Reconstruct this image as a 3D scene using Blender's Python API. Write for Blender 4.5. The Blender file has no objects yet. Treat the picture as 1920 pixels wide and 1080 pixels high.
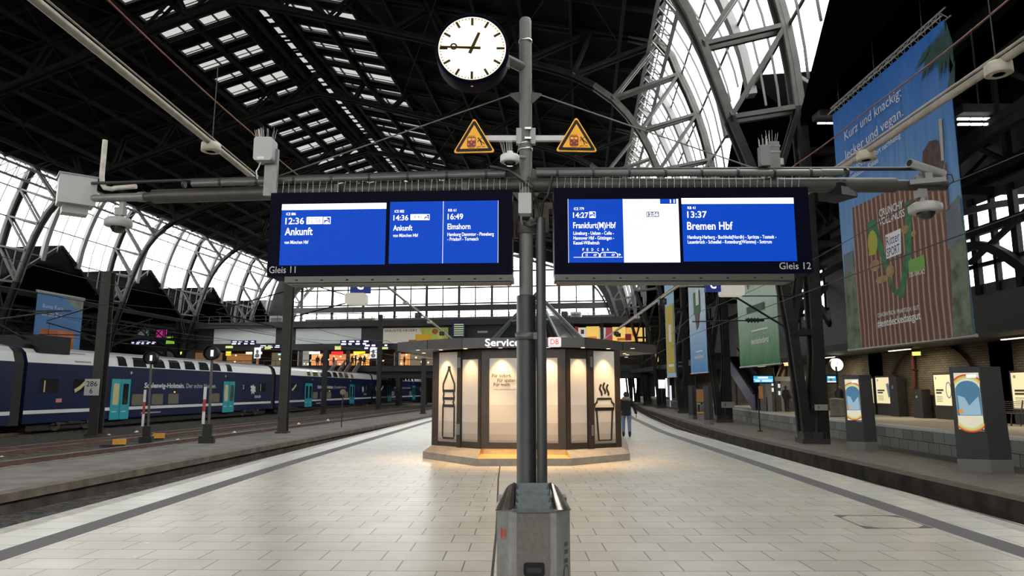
import bpy, bmesh, math, random
from mathutils import Matrix, Vector
random.seed(7)
C = bpy.context.scene.collection
S = bpy.context.scene
R = math.radians
PI = math.pi
# ------------------------------------------------------------------ camera, sky, exposure
FPX, CAMH = 1293.0, 1.75
PITCH = math.atan(190 / FPX)
cd = bpy.data.cameras.new('camera'); cam = bpy.data.objects.new('camera', cd); C.objects.link(cam)
cd.sensor_width = 36.0; cd.lens = FPX / 1920 * 36.0; cd.clip_end = 2000; cd.clip_start = 0.05
cam.location = (0, 0, CAMH); cam.rotation_euler = (PI / 2 + PITCH, 0, 0)
S.camera = cam
EXPO = 3.0
K = 1.0 / 2 ** EXPO
S.view_settings.view_transform = 'Standard'; S.view_settings.look = 'None'
S.view_settings.exposure = EXPO; S.view_settings.gamma = 1.0; S.view_settings.use_curve_mapping = False
w = bpy.data.worlds.new('overcast_sky'); S.world = w; w.use_nodes = True
bg = w.node_tree.nodes['Background']; bg.inputs[0].default_value = (1.0, 0.985, 0.95, 1); bg.inputs[1].default_value = 1.1
S.cycles.use_denoising = True
S.cycles.max_bounces = 6; S.cycles.diffuse_bounces = 4; S.cycles.glossy_bounces = 3
S.cycles.transmission_bounces = 4; S.cycles.transparent_max_bounces = 12
S.cycles.caustics_reflective = False; S.cycles.caustics_refractive = False
S.cycles.sample_clamp_indirect = 4.0

# ------------------------------------------------------------------ where a sight line meets a plane
_cp, _sp = math.cos(PITCH), math.sin(PITCH)
def ray(x, y):
    a, b = x - 960, 540 - y
    return Vector((a, FPX * _cp - b * _sp, FPX * _sp + b * _cp))
def onz(x, y, z=0.0):
    d = ray(x, y); t = (z - CAMH) / d.z; return Vector((d.x * t, d.y * t, z))
def ony(x, y, Y):
    d = ray(x, y); t = Y / d.y; return Vector((d.x * t, Y, CAMH + d.z * t))
def onx(x, y, X):
    d = ray(x, y); t = X / d.x; return Vector((X, d.y * t, CAMH + d.z * t))
def onv(x, y, P, n):
    """sight line with the vertical plane through P (x,y) with plan normal n (x,y)"""
    d = ray(x, y); t = (P[0] * n[0] + P[1] * n[1]) / (d.x * n[0] + d.y * n[1])
    return Vector((d.x * t, d.y * t, CAMH + d.z * t))
HALL = math.atan(130 / 1307.0)       # the hall axis turns right of the sight line
HC, HS = math.cos(HALL), math.sin(HALL)
SKEW = 4.0 / 72.2
def H(u, v, z):
    v = v + SKEW * (9.2 - u)
    return Vector((u * HC + v * HS, -u * HS + v * HC, z))

# ------------------------------------------------------------------ materials
_M = {}
def mat(name, col, rough=0.6, metal=0.0, noise=0.0, nscale=8.0, bump=0.0, bscale=60.0, spec=0.5):
    if name in _M: return _M[name]
    m = bpy.data.materials.new(name); m.use_nodes = True; nt = m.node_tree; p = nt.nodes['Principled BSDF']
    p.inputs['Base Color'].default_value = (*col, 1); p.inputs['Roughness'].default_value = rough
    p.inputs['Metallic'].default_value = metal; p.inputs['Specular IOR Level'].default_value = spec
    if noise or bump:
        tc = nt.nodes.new('ShaderNodeTexCoord')
    if noise:
        n = nt.nodes.new('ShaderNodeTexNoise'); n.inputs['Scale'].default_value = nscale; n.inputs['Detail'].default_value = 5
        r = nt.nodes.new('ShaderNodeValToRGB')
        r.color_ramp.elements[0].position = 0.3; r.color_ramp.elements[1].position = 0.72
        r.color_ramp.elements[0].color = (*[c * (1 - noise) for c in col], 1)
        r.color_ramp.elements[1].color = (*[min(1, c * (1 + noise)) for c in col], 1)
        nt.links.new(tc.outputs['Object'], n.inputs['Vector']); nt.links.new(n.outputs['Fac'], r.inputs['Fac'])
        nt.links.new(r.outputs['Color'], p.inputs['Base Color'])
    if bump:
        n2 = nt.nodes.new('ShaderNodeTexNoise'); n2.inputs['Scale'].default_value = bscale
        b = nt.nodes.new('ShaderNodeBump'); b.inputs['Strength'].default_value = bump
        nt.links.new(tc.outputs['Object'], n2.inputs['Vector']); nt.links.new(n2.outputs['Fac'], b.inputs['Height'])
        nt.links.new(b.outputs['Normal'], p.inputs['Normal'])
    _M[name] = m; return m
def em(name, col, s=1.0):
    if name in _M: return _M[name]
    m = bpy.data.materials.new(name); m.use_nodes = True; p = m.node_tree.nodes['Principled BSDF']
    p.inputs['Base Color'].default_value = (*[c * .3 for c in col], 1); p.inputs['Roughness'].default_value = 0.5
    p.inputs['Specular IOR Level'].default_value = .08; p.inputs['Emission Color'].default_value = (*col, 1); p.inputs['Emission Strength'].default_value = s * K
    _M[name] = m; return m
def glassmat(name, col, transp, gloss=0.06):
    if name in _M: return _M[name]
    m = bpy.data.materials.new(name); m.use_nodes = True; nt = m.node_tree
    for n in list(nt.nodes): nt.nodes.remove(n)
    o = nt.nodes.new('ShaderNodeOutputMaterial'); t = nt.nodes.new('ShaderNodeBsdfTransparent')
    t.inputs[0].default_value = (*[c * transp for c in col], 1)
    g = nt.nodes.new('ShaderNodeBsdfGlossy'); g.inputs['Roughness'].default_value = 0.08
    mx = nt.nodes.new('ShaderNodeMixShader'); mx.inputs[0].default_value = gloss
    nt.links.new(t.outputs[0], mx.inputs[1]); nt.links.new(g.outputs[0], mx.inputs[2]); nt.links.new(mx.outputs[0], o.inputs[0])
    _M[name] = m; return m

# ------------------------------------------------------------------ mesh builder
_fc = {}
def glyphs(s, bold=0.0):
    key = (s, bold)
    if key not in _fc:
        cu = bpy.data.curves.new('lettering', 'FONT'); cu.body = s; cu.size = 1.0; cu.offset = bold; cu.fill_mode = 'FRONT'; cu.resolution_u = 3
        ob = bpy.data.objects.new('lettering', cu)
        me = ob.to_mesh()
        vs = [tuple(v.co) for v in me.vertices]; fs = [tuple(p.vertices) for p in me.polygons]
        ob.to_mesh_clear(); bpy.data.objects.remove(ob); bpy.data.curves.remove(cu)
        _fc[key] = (vs, fs)
    return _fc[key]
class MB:
    def __init__(s): s.v = []; s.f = []; s.m = []; s.sm = []
    def add(s, vs, fs, m=0, smooth=False):
        b = len(s.v); s.v.extend([tuple(q) for q in vs])
        for f in fs: s.f.append([b + i for i in f]); s.m.append(m); s.sm.append(smooth)
        return s
    def poly(s, pts, m=0): return s.add(pts, [range(len(pts))], m)
    def hexa(s, a, m=0): return s.add(a, [(0, 3, 2, 1), (4, 5, 6, 7), (0, 1, 5, 4), (1, 2, 6, 5), (2, 3, 7, 6), (3, 0, 4, 7)], m)
    def box(s, x0, x1, y0, y1, z0, z1, m=0):
        return s.hexa([(x0, y0, z0), (x1, y0, z0), (x1, y1, z0), (x0, y1, z0), (x0, y0, z1), (x1, y0, z1), (x1, y1, z1), (x0, y1, z1)], m)
    def rbox(s, x0, x1, y0, y1, z0, z1, r, m=0, n=3):
        """box rounded about its y axis (front and back flat)"""
        pts = []
        for cx, cz, a0 in ((x1 - r, z1 - r, 0), (x0 + r, z1 - r, 90), (x0 + r, z0 + r, 180), (x1 - r, z0 + r, 270)):
            for i in range(n + 1):
                a = R(a0 + 90 * i / n); pts.append((cx + r * math.cos(a), cz + r * math.sin(a)))
        return s.ext([(p[0], y0, p[1]) for p in pts], (0, y1 - y0, 0), m)
    def ext(s, pts, d, m=0, smooth=False):
        n = len(pts); d = Vector(d); top = [Vector(p) + d for p in pts]
        s.add(list(pts) + top, [list(range(n))[::-1], list(range(n, 2 * n))], m)
        s.add(list(pts) + top, [(i, (i + 1) % n, n + (i + 1) % n, n + i) for i in range(n)], m, smooth); return s
    def prism(s, pts, z0, z1, m=0): return s.ext([(p[0], p[1], z0) for p in pts], (0, 0, z1 - z0), m)
    def beam(s, p0, p1, w, h, m=0, up=(0, 0, 1)):
        p0, p1 = Vector(p0), Vector(p1); d = (p1 - p0).normalized(); up = Vector(up)
        if abs(d.dot(up)) > 0.98: up = Vector((0, 1, 0)) if abs(d.y) < .9 else Vector((1, 0, 0))
        x = d.cross(up).normalized() * w / 2; y = x.cross(d).normalized() * h / 2
        return s.hexa([p0 - x - y, p0 + x - y, p0 + x + y, p0 - x + y, p1 - x - y, p1 + x - y, p1 + x + y, p1 - x + y], m)
    def cyl(s, p0, p1, r0, r1=None, n=14, m=0, caps=True):
        r1 = r0 if r1 is None else r1; p0, p1 = Vector(p0), Vector(p1); d = (p1 - p0).normalized()
        a = d.orthogonal().normalized(); b = d.cross(a)
        A = [p0 + (a * math.cos(2 * PI * i / n) + b * math.sin(2 * PI * i / n)) * r0 for i in range(n)]
        B = [p1 + (a * math.cos(2 * PI * i / n) + b * math.sin(2 * PI * i / n)) * r1 for i in range(n)]
        s.add(A + B, [(i, (i + 1) % n, n + (i + 1) % n, n + i) for i in range(n)], m, True)
        if caps: s.poly(A[::-1], m); s.poly(B, m)
        return s
    def tube(s, pts, r, n=8, m=0):
        pts = [Vector(p) for p in pts]; k = len(pts); rings = []
        d0 = (pts[1] - pts[0]).normalized(); a = d0.orthogonal().normalized()
        for i, p in enumerate(pts):
            d = (pts[min(i + 1, k - 1)] - pts[max(i - 1, 0)]).normalized()
            a = (a - d * a.dot(d)).normalized(); b = d.cross(a)
            rr = r[i] if isinstance(r, (list, tuple)) else r
            rings += [p + (a * math.cos(2 * PI * j / n) + b * math.sin(2 * PI * j / n)) * rr for j in range(n)]
        fs = [(i * n + j, i * n + (j + 1) % n, (i + 1) * n + (j + 1) % n, (i + 1) * n + j) for i in range(k - 1) for j in range(n)]
        s.add(rings, fs, m, True); s.poly(rings[:n][::-1], m); s.poly(rings[-n:], m); return s
    def lathe(s, prof, c=(0, 0, 0), n=24, m=0, axis='Z', smooth=True, caps=True):
        vs = []
        for r, z in prof:
            for i in range(n):
                a = 2 * PI * i / n; x, y = r * math.cos(a), r * math.sin(a)
                vs.append((c[0] + x, c[1] + y, c[2] + z) if axis == 'Z' else (c[0] + x, c[1] - z, c[2] + y))
        k = len(prof)
        s.add(vs, [(i * n + j, i * n + (j + 1) % n, (i + 1) * n + (j + 1) % n, (i + 1) * n + j) for i in range(k - 1) for j in range(n)], m, smooth)
        if caps and prof[0][0] > 1e-6: s.poly(vs[:n][::-1], m)
        if caps and prof[-1][0] > 1e-6: s.poly(vs[-n:], m)
        return s
    def ell(s, c, rx, ry, rz, m=0, n=12, k=8):
        vs = []
        for i in range(k + 1):
            t = -PI / 2 + PI * i / k
            for j in range(n):
                a = 2 * PI * j / n
                vs.append((c[0] + rx * math.cos(t) * math.cos(a), c[1] + ry * math.cos(t) * math.sin(a), c[2] + rz * math.sin(t)))
        s.add(vs, [(i * n + j, i * n + (j + 1) % n, (i + 1) * n + (j + 1) % n, (i + 1) * n + j) for i in range(k) for j in range(n)], m, True); return s
    def loft(s, rings, m=0):
        n = len(rings[0]); vs = [q for r in rings for q in r]
        s.add(vs, [(i * n + j, i * n + (j + 1) % n, (i + 1) * n + (j + 1) % n, (i + 1) * n + j) for i in range(len(rings) - 1) for j in range(n)], m, True)
        s.poly(rings[0][::-1], m); s.poly(rings[-1], m); return s
    def text(s, t, x0, z, cap, m=0, x1=None, y=-0.003, bold=0.0, align='L', sx=0.85):
        """letters standing in the local XZ plane, facing -Y; x1 given: fitted between x0 and x1"""
        vs, fs = glyphs(t, bold)
        if not vs: return s
        a = min(v[0] for v in vs); b = max(v[0] for v in vs); k = cap / 0.70
        if x1 is not None: kx = (x1 - x0) / (b - a)
        else: kx = k * sx
        off = x0 - a * kx
        if align == 'C' and x1 is None: off = x0 - (a + b) / 2 * kx
        if align == 'R' and x1 is None: off = x0 - b * kx
        return s.add([(off + v[0] * kx, y, z + v[1] * k) for v in vs], fs, m)
    def rect(s, x0, x1, z0, z1, m=0, y=-0.002): return s.poly([(x0, y, z0), (x1, y, z0), (x1, y, z1), (x0, y, z1)], m)
    def line(s, pts, wd, m=0, y=-0.004, closed=False):
        """a stroke of given width in the local XZ plane"""
        P = [Vector((p[0], p[1])) for p in pts]; n = len(P); L = []; Rr = []
        for i in range(n):
            a = P[i - 1] if (i or closed) else P[i]; b = P[(i + 1) % n] if (i < n - 1 or closed) else P[i]
            d = (b - a).normalized(); nn = Vector((-d.y, d.x)) * wd / 2
            L.append(P[i] + nn); Rr.append(P[i] - nn)
        vs = [(q.x, y, q.y) for q in L] + [(q.x, y, q.y) for q in Rr]
        s.add(vs, [(i, (i + 1) % n, n + (i + 1) % n, n + i) for i in range(n if closed else n - 1)], m); return s
    def xf(s, M, i0=0):
        for i in range(i0, len(s.v)): s.v[i] = tuple(M @ Vector(s.v[i]))
        return s
def mesh(name, mb, mats, M=None):
    me = bpy.data.meshes.new(name)
    vs = mb.v if M is None else [tuple(M @ Vector(q)) for q in mb.v]
    me.from_pydata(vs, [], mb.f)
    if not isinstance(mats, (list, tuple)): mats = [mats]
    for q in mats: me.materials.append(q)
    me.polygons.foreach_set('material_index', mb.m); me.polygons.foreach_set('use_smooth', mb.sm)
    me.update(); return me
def struct(name, mb, mats):
    o = bpy.data.objects.new(name, mesh(name, mb, mats)); C.objects.link(o); o['kind'] = 'structure'; return o
def tag(o, label, cat, group=None, kind=None):
    o['label'] = label; o['category'] = cat
    if group: o['group'] = group
    if kind: o['kind'] = kind
    return o
def thing(name, label, cat, loc=(0, 0, 0), rz=0.0, group=None):
    o = bpy.data.objects.new(name, None); o.empty_display_size = .1; C.objects.link(o)
    o.location = loc; o.rotation_euler = (0, 0, rz)
    o['_T'] = 0; del o['_T']
    return tag(o, label, cat, group)
def TM(o): return Matrix.Translation(o.location) @ Matrix.Rotation(o.rotation_euler.z, 4, 'Z')
def part(parent, name, mb, mats, world=False, label=None, base=None):
    """a mesh child in the parent's own frame (world=True: the builder holds world coordinates of thing `base`)"""
    M = None
    if world: M = TM(base or parent).inverted()
    o = bpy.data.objects.new(name, mesh(name, mb, mats, M)); C.objects.link(o); o.parent = parent
    if label: o['label'] = label
    return o
def solo(name, mb, mats, label, cat, group=None, loc=(0, 0, 0), rz=0.0):
    o = bpy.data.objects.new(name, mesh(name, mb, mats)); C.objects.link(o); o.location = loc; o.rotation_euler = (0, 0, rz)
    return tag(o, label, cat, group)
def copy_thing(t, loc, rz=0.0, label=None, scale=None):
    r = t.copy(); C.objects.link(r); r.location = loc; r.rotation_euler = (0, 0, rz)
    if label: r['label'] = label
    if scale: r.scale = (scale,) * 3
    for ch in list(t.children):
        c = ch.copy(); C.objects.link(c); c.parent = r
        for g in list(ch.children):
            d = g.copy(); C.objects.link(d); d.parent = c
    return r
def lerp(a, b, t): return a + (b - a) * t
def spot(name, loc, target, power, col, size=1.0, blend=.6, r=.03):
    l = bpy.data.lights.new(name, 'SPOT'); l.energy = power; l.color = col; l.spot_size = size; l.spot_blend = blend; l.shadow_soft_size = r
    o = bpy.data.objects.new(name, l); C.objects.link(o); o.location = loc
    o.rotation_euler = (Vector(target) - Vector(loc)).to_track_quat('-Z', 'Y').to_euler(); return o
def point(name, loc, power, col, r=.05):
    l = bpy.data.lights.new(name, 'POINT'); l.energy = power; l.color = col; l.shadow_soft_size = r
    o = bpy.data.objects.new(name, l); C.objects.link(o); o.location = loc; return o

# palette
STEEL = mat('painted_steel', (.12, .12, .115), .55, 0, .15, 5)
ARCH = mat('arch_steel', (.062, .060, .057), .6, 0, .35, 1.2)
DARK = mat('dark_iron', (.022, .021, .021), .6, 0, .3, 3)
BLACK = mat('black_paint', (.006, .006, .007), .55, spec=.25)
ROOF = mat('roof_boards', (.0060, .0058, .0060), .9, 0, .5, .6, spec=.1)
PURL = mat('roof_purlin_iron', (.016, .016, .016), .85, 0, .3, 1, spec=.15)
GREY = mat('galvanised_steel', (.165, .168, .165), .45, .3, .18, 9)
LGREY = mat('light_grey_housing', (.36, .37, .37), .5, 0, .06, 6)
WHITE = mat('white_paint', (.75, .75, .73), .45)
NAVY = mat('navy_housing', (.0012, .0018, .009), .55, spec=.04)
BROWNSTEEL = mat('brown_grey_steel', (.032, .029, .025), .5, 0, .25, 7)
CABLE = mat('black_cable', (.012, .012, .012), .5)
GLASS = glassmat('roof_glass', (.97, 1, 1), .92, 0.004)
MILKY = glassmat('skylight_glass', (.95, .98, .96), .075, .01)
GABLE = mat('gable_tar_roof', (.0016, .0016, .0016), .95, spec=0.0)
COLUMN = mat('dark_column_iron', (.016, .015, .0145), .7, 0, .35, 2, spec=.2)  # arch iron, darker in the columns
CLEAR = glassmat('clear_glass', (.85, .9, .9), .8, .10)
LETTER = em('white_letters', (1, 1, 1), 1.3)
# ================================================================== the hall
UC, HW = -26.9, 36.1
BAY, V0 = 17.5, 28.9
VB, VF = -32.0, 131.0
ARCHV = [V0 + BAY * k for k in (-3, -2, 0, 1, 2, 3, 4, 5, 6)]
OUT = [(36.3, -.75), (36.3, 4), (36.3, 9), (36.2, 13.5), (35.85, 17.2), (35.1, 20.5), (34.0, 23.5), (32.65, 26.0), (28, 27.2), (22, 28.74), (16, 30.28), (10, 31.83), (5, 33.1), (0, 34.4)]
INN = [(35.75, -.75), (35.4, 4), (34.7, 9), (33.4, 13.2), (32.4, 16.6), (31.2, 19.5), (29.4, 22.0), (26.6, 24.0), (23, 25.3), (18, 26.9), (13, 28.5), (8, 30.0), (4, 31.2), (0, 32.2)]
def crom(P, sub):
    out = []
    for i in range(len(P) - 1):
        p0, p1, p2, p3 = P[max(i - 1, 0)], P[i], P[i + 1], P[min(i + 2, len(P) - 1)]
        for k in range(sub):
            t = k / sub
            out.append(tuple(.5 * (2 * p1[j] + (p2[j] - p0[j]) * t + (2 * p0[j] - 5 * p1[j] + 4 * p2[j] - p3[j]) * t * t + (3 * p1[j] - p0[j] - 3 * p2[j] + p3[j]) * t ** 3) for j in range(2)))
    out.append(P[-1]); return out
OUTS, INNS = crom(OUT, 2), crom(INN, 2)
def chord(mb, side, prof, v, wv, th, m=0, hi=99, lo=-1):
    n = len(prof); q = []
    for i in range(n):
        a, b = prof[max(i - 1, 0)], prof[min(i + 1, n - 1)]
        dx, dz = b[0] - a[0], b[1] - a[1]; L = math.hypot(dx, dz); nx, nz = -dz / L * th / 2, dx / L * th / 2
        w, z = prof[i]
        q += [H(UC + side * (w + nx), v - wv / 2, z + nz), H(UC + side * (w - nx), v - wv / 2, z - nz), H(UC + side * (w - nx), v + wv / 2, z - nz), H(UC + side * (w + nx), v + wv / 2, z + nz)]
    fs = [(i * 4 + j, i * 4 + (j + 1) % 4, (i + 1) * 4 + (j + 1) % 4, (i + 1) * 4 + j) for i in range(n - 1) for j in range(4)]
    for i in range(n - 1):
        mb.add(q[i * 4:i * 4 + 8], [(j, (j + 1) % 4, 4 + (j + 1) % 4, 4 + j) for j in range(4)], 2 if i < lo else m if i < hi else 1)
    mb.poly(q[:4], m); mb.poly(q[-4:], m)
for k, v in enumerate(ARCHV):
    mb = MB()
    for side in (1, -1):
        for dv in (-.32, .32):
            chord(mb, side, OUTS, v + dv, .18, .42, 0, 15, 6)
            chord(mb, side, INNS, v + dv, .20, .32, 0, 13, 6)
        chord(mb, side, OUTS, v, .85, .10, 0, 15, 6); chord(mb, side, INNS, v, .75, .08, 0, 13, 6)
        for i in range(len(OUTS) - 1):
            w0, z0 = OUTS[i]; w1, z1 = INNS[i]
            w2, z2 = OUTS[i + 1]; w3, z3 = INNS[i + 1]
            mi = 2 if i < 6 else 0 if i < 14 else 1
            for dv in (-.3, .3):
                if i % 2 == 0: mb.beam(H(UC + side * w0, v + dv, z0), H(UC + side * w1, v + dv, z1), .20, .20, mi)
                if i % 4 == 0 and i + 2 < len(OUTS): mb.beam(H(UC + side * w1, v + dv, z1), H(UC + side * OUTS[i + 2][0], v + dv, OUTS[i + 2][1]), .20, .20, mi)
                if i % 4 == 2 and i + 2 < len(OUTS): mb.beam(H(UC + side * w1, v + dv, z1), H(UC + side * OUTS[i + 2][0], v + dv, OUTS[i + 2][1]), .20, .20, mi)
            mb.beam(H(UC + side * w1, v - .5 + (i % 2), z1), H(UC + side * w3, v + .5 - (i % 2), z3), .07, .07, mi)
    struct('ceiling_arch', mb, [ARCH, PURL, COLUMN])  # one arch iron: shade under the roof put into a darker tone
# column pedestals
for v in ARCHV:
    for side, u in ((1, 9.2 - .14), (-1, UC - HW + .14)):
        mb = MB()
        for (du, dv, z0, z1) in ((.50, .50, -.75, -.15), (.42, .42, -.15, .1), (.36, .36, .1, .95)):
            p = [H(u - du, v - dv, 0), H(u + du, v - dv, 0), H(u + du, v + dv, 0), H(u - du, v + dv, 0)]
            mb.prism([(q.x, q.y) for q in p], z0, z1)
        struct('column_pedestal', mb, DARK)
# roof deck with skylight openings
rows = []
for k in range(-4, 7):
    for i in range(6):
        a = V0 + BAY * k + 2.9 + 5.75 * (i // 2) + (3.5 if i % 2 else 0); ln = 1.95 if i % 2 == 0 else 1.15
        if VB < a and a + 1.9 < VF: rows.append((a, a + ln))
vbr = sorted({VB, VF} | {x for r in rows for x in r})
wbr = [.45, 2.5, 5.25, 6.05, 8.8, 16, 24, 32.65]
def rz(w): return 34.4 - .2573 * w
mb = MB(); gl = MB(); fr = MB()
holes = {(2.5, 5.25), (6.05, 8.8)}
for side in (1, -1):
    for i in range(len(wbr) - 1):
        a, b = wbr[i], wbr[i + 1]
        if (a, b) not in holes:
            mb.poly([H(UC + side * a, VB, rz(a)), H(UC + side * b, VB, rz(b)), H(UC + side * b, VF, rz(b)), H(UC + side * a, VF, rz(a))]); continue
        for j in range(len(vbr) - 1):
            c, d = vbr[j], vbr[j + 1]
            q = [H(UC + side * a, c, rz(a)), H(UC + side * b, c, rz(b)), H(UC + side * b, d, rz(b)), H(UC + side * a, d, rz(a))]
            if any(abs(c - r[0]) < 1e-6 for r in rows):
                gl.poly(q)
                mid = lerp(a, b, (.35 if a > 6 else .52) if side == -1 else (.15 if a > 6 else .33))
                fr.beam(H(UC + side * mid, c, rz(mid) - .05), H(UC + side * mid, d, rz(mid) - .05), .12, .14)
                for e in (a, b): fr.beam(H(UC + side * e, c - .1, rz(e) - .05), H(UC + side * e, d + .1, rz(e) - .05), .08, .2)
                for e in (c, d): fr.beam(H(UC + side * a, e, rz(a) - .05), H(UC + side * b, e, rz(b) - .05), .08, .2)
                fr.beam(H(UC + side * a, lerp(c, d, .7), rz(a) - .02), H(UC + side * b, lerp(c, d, .7), rz(b) - .02), .06, .06)
            else: mb.poly(q)
# ridge slit
vv = VB
while vv < VF:
    e = min(vv + 2.6, VF)
    gl.poly([H(UC - .45, vv, rz(.45)), H(UC + .05, vv, rz(.45)), H(UC + .05, e - .5, rz(.45)), H(UC - .45, e - .5, rz(.45))])
    mb.poly([H(UC - .45, e - .5, rz(.45)), H(UC + .05, e - .5, rz(.45)), H(UC + .05, e, rz(.45)), H(UC - .45, e, rz(.45))])
    vv = e
mb.poly([H(UC + .05, VB, rz(.45)), H(UC + .45, VB, rz(.45)), H(UC + .45, VF, rz(.45)), H(UC + .05, VF, rz(.45))])
struct('ceiling', mb, ROOF); struct('window_1', gl, MILKY)
struct('window_frame', fr, mat('skylight_frame', (.05, .05, .05), .7))
# purlins and rafters
mb = MB()
for side in (1, -1):
    for w_ in (1.1, 2.3, 5.6, 9.2, 12.5, 16, 19.5, 23, 26.5, 30):
        mb.beam(H(UC + side * w_, VB, rz(w_) - .35), H(UC + side * w_, VF, rz(w_) - .35), .2, .45)
    for k in range(-3, 6):
        for t in (.25, .5, .75):
            v = V0 + BAY * (k + t)
            mb.beam(H(UC + side * .3, v, rz(.3) - .25), H(UC + side * 32.5, v, rz(32.5) - .25), .16, .3)
        v0, v1 = V0 + BAY * k, V0 + BAY * (k + 1)
        for a, b in ((9.2, 16), (16, 23), (23, 30)):
            mb.beam(H(UC + side * a, v0, rz(a) - .7), H(UC + side * b, v1, rz(b) - .7), .06, .06)
            mb.beam(H(UC + side * b, v0, rz(b) - .7), H(UC + side * a, v1, rz(a) - .7), .06, .06)
struct('ceiling_purlins', mb, PURL)
# catwalk along the ridge
mb = MB()
for a in (-1.5, 1.6):
    mb.beam(H(UC + a, VB, rz(1) - .9), H(UC + a, VF, rz(1) - .9), .08, .12)
v = VB
while v < VF:
    mb.beam(H(UC + .5, v, rz(1) - 1.0), H(UC + 1.6, v, rz(1) - 1.0), .3, .05); mb.beam(H(UC + 1.6, v, rz(1) - 1.0), H(UC + 1.6, v + 1, rz(1) - .1), .05, .05); v += 1.4
struct('ceiling_catwalk', mb, PURL)
# glazed haunches: glass, ribs, glazing bars
GP = [(36.1, 13.2), (36.0, 15.3), (35.8, 17.2), (35.5, 19.0), (35.1, 20.5), (34.6, 22.0), (34.0, 23.5), (33.35, 24.8), (32.65, 26.0)]
for side, nm in ((1, 'window_2'), (-1, 'window_3')):
    mb = MB(); bars = MB(); ribs = MB()
    for i in range(len(GP) - 1):
        (a, za), (b, zb) = GP[i], GP[i + 1]
        mb.poly([H(UC + side * (a + .25), VB, za), H(UC + side * (a + .25), VF, za), H(UC + side * (b + .25), VF, zb), H(UC + side * (b + .25), VB, zb)])
    for i, (a, za) in enumerate(GP):
        if i % 2 == 0 and za > 18.8: bars.beam(H(UC + side * (a + .18), VB, za), H(UC + side * (a + .18), VF, za), .10, .14)
        elif i % 2 == 0 and za > 13.5:
            tg = (za - 12.6) / 6.15 / 2
            for k in range(-4, 6):
                vk = V0 + BAY * k; p_, q_ = max(vk - tg * 0, VB), vk
                bars.beam(H(UC + side * (a + .18), max(VB, vk), za), H(UC + side * (a + .18), max(VB, vk) + BAY * tg, za), .10, .14); bars.beam(H(UC + side * (a + .18), max(VB, vk + BAY * (1 - tg)), za), H(UC + side * (a + .18), max(VB + .1, vk + BAY), za), .10, .14)
    n = int((VF - VB) / (BAY / 9))
    gp = crom(GP, 1)
    for k in range(-4, 7):
        for j in range(9):
            v = V0 + BAY * (k + j / 9)
            if not VB < v < VF or j == 0: continue
            zg = 12.6 + 6.15 * (1 - abs(2 * j / 9 - 1)); up_ = [q for q in gp if q[1] > zg + .25]
            lo_ = [q for q in gp if q[1] <= zg + .25]
            if lo_: f_ = (zg - lo_[-1][1]) / (up_[0][1] - lo_[-1][1]); up_ = [(lerp(lo_[-1][0], up_[0][0], f_), zg)] + up_
            if j % 3 == 0: chord(ribs, side, up_, v, .62, .40)
            else: chord(bars, side, up_, v, .07, .10)
    # thickened edge girder at the top of the glazing
    for (w_, z_) in ((32.5, 26.0), (31.9, 25.2), (33.0, 24.2)):
        ribs.beam(H(UC + side * w_, VB, z_), H(UC + side * w_, VF, z_), .22, .22)
    v = VB
    while v < VF:
        ribs.beam(H(UC + side * 32.5, v, 26), H(UC + side * 31.9, v + .7, 25.2), .08, .08); ribs.beam(H(UC + side * 31.9, v + .7, 25.2), H(UC + side * 33.0, v, 24.2), .08, .08)
        ribs.beam(H(UC + side * 31.9, v + .7, 25.2), H(UC + side * 33.0, v + 1.4, 24.2), .08, .08); v += 1.4
    struct(nm, mb, GLASS); struct(nm.replace('window', 'window_bars'), bars, mat('glazing_bar', (.10, .10, .10), .6)); struct(nm.replace('window', 'window_ribs'), ribs, mat('glazing_rib', (.20, .20, .20), .6))
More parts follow.
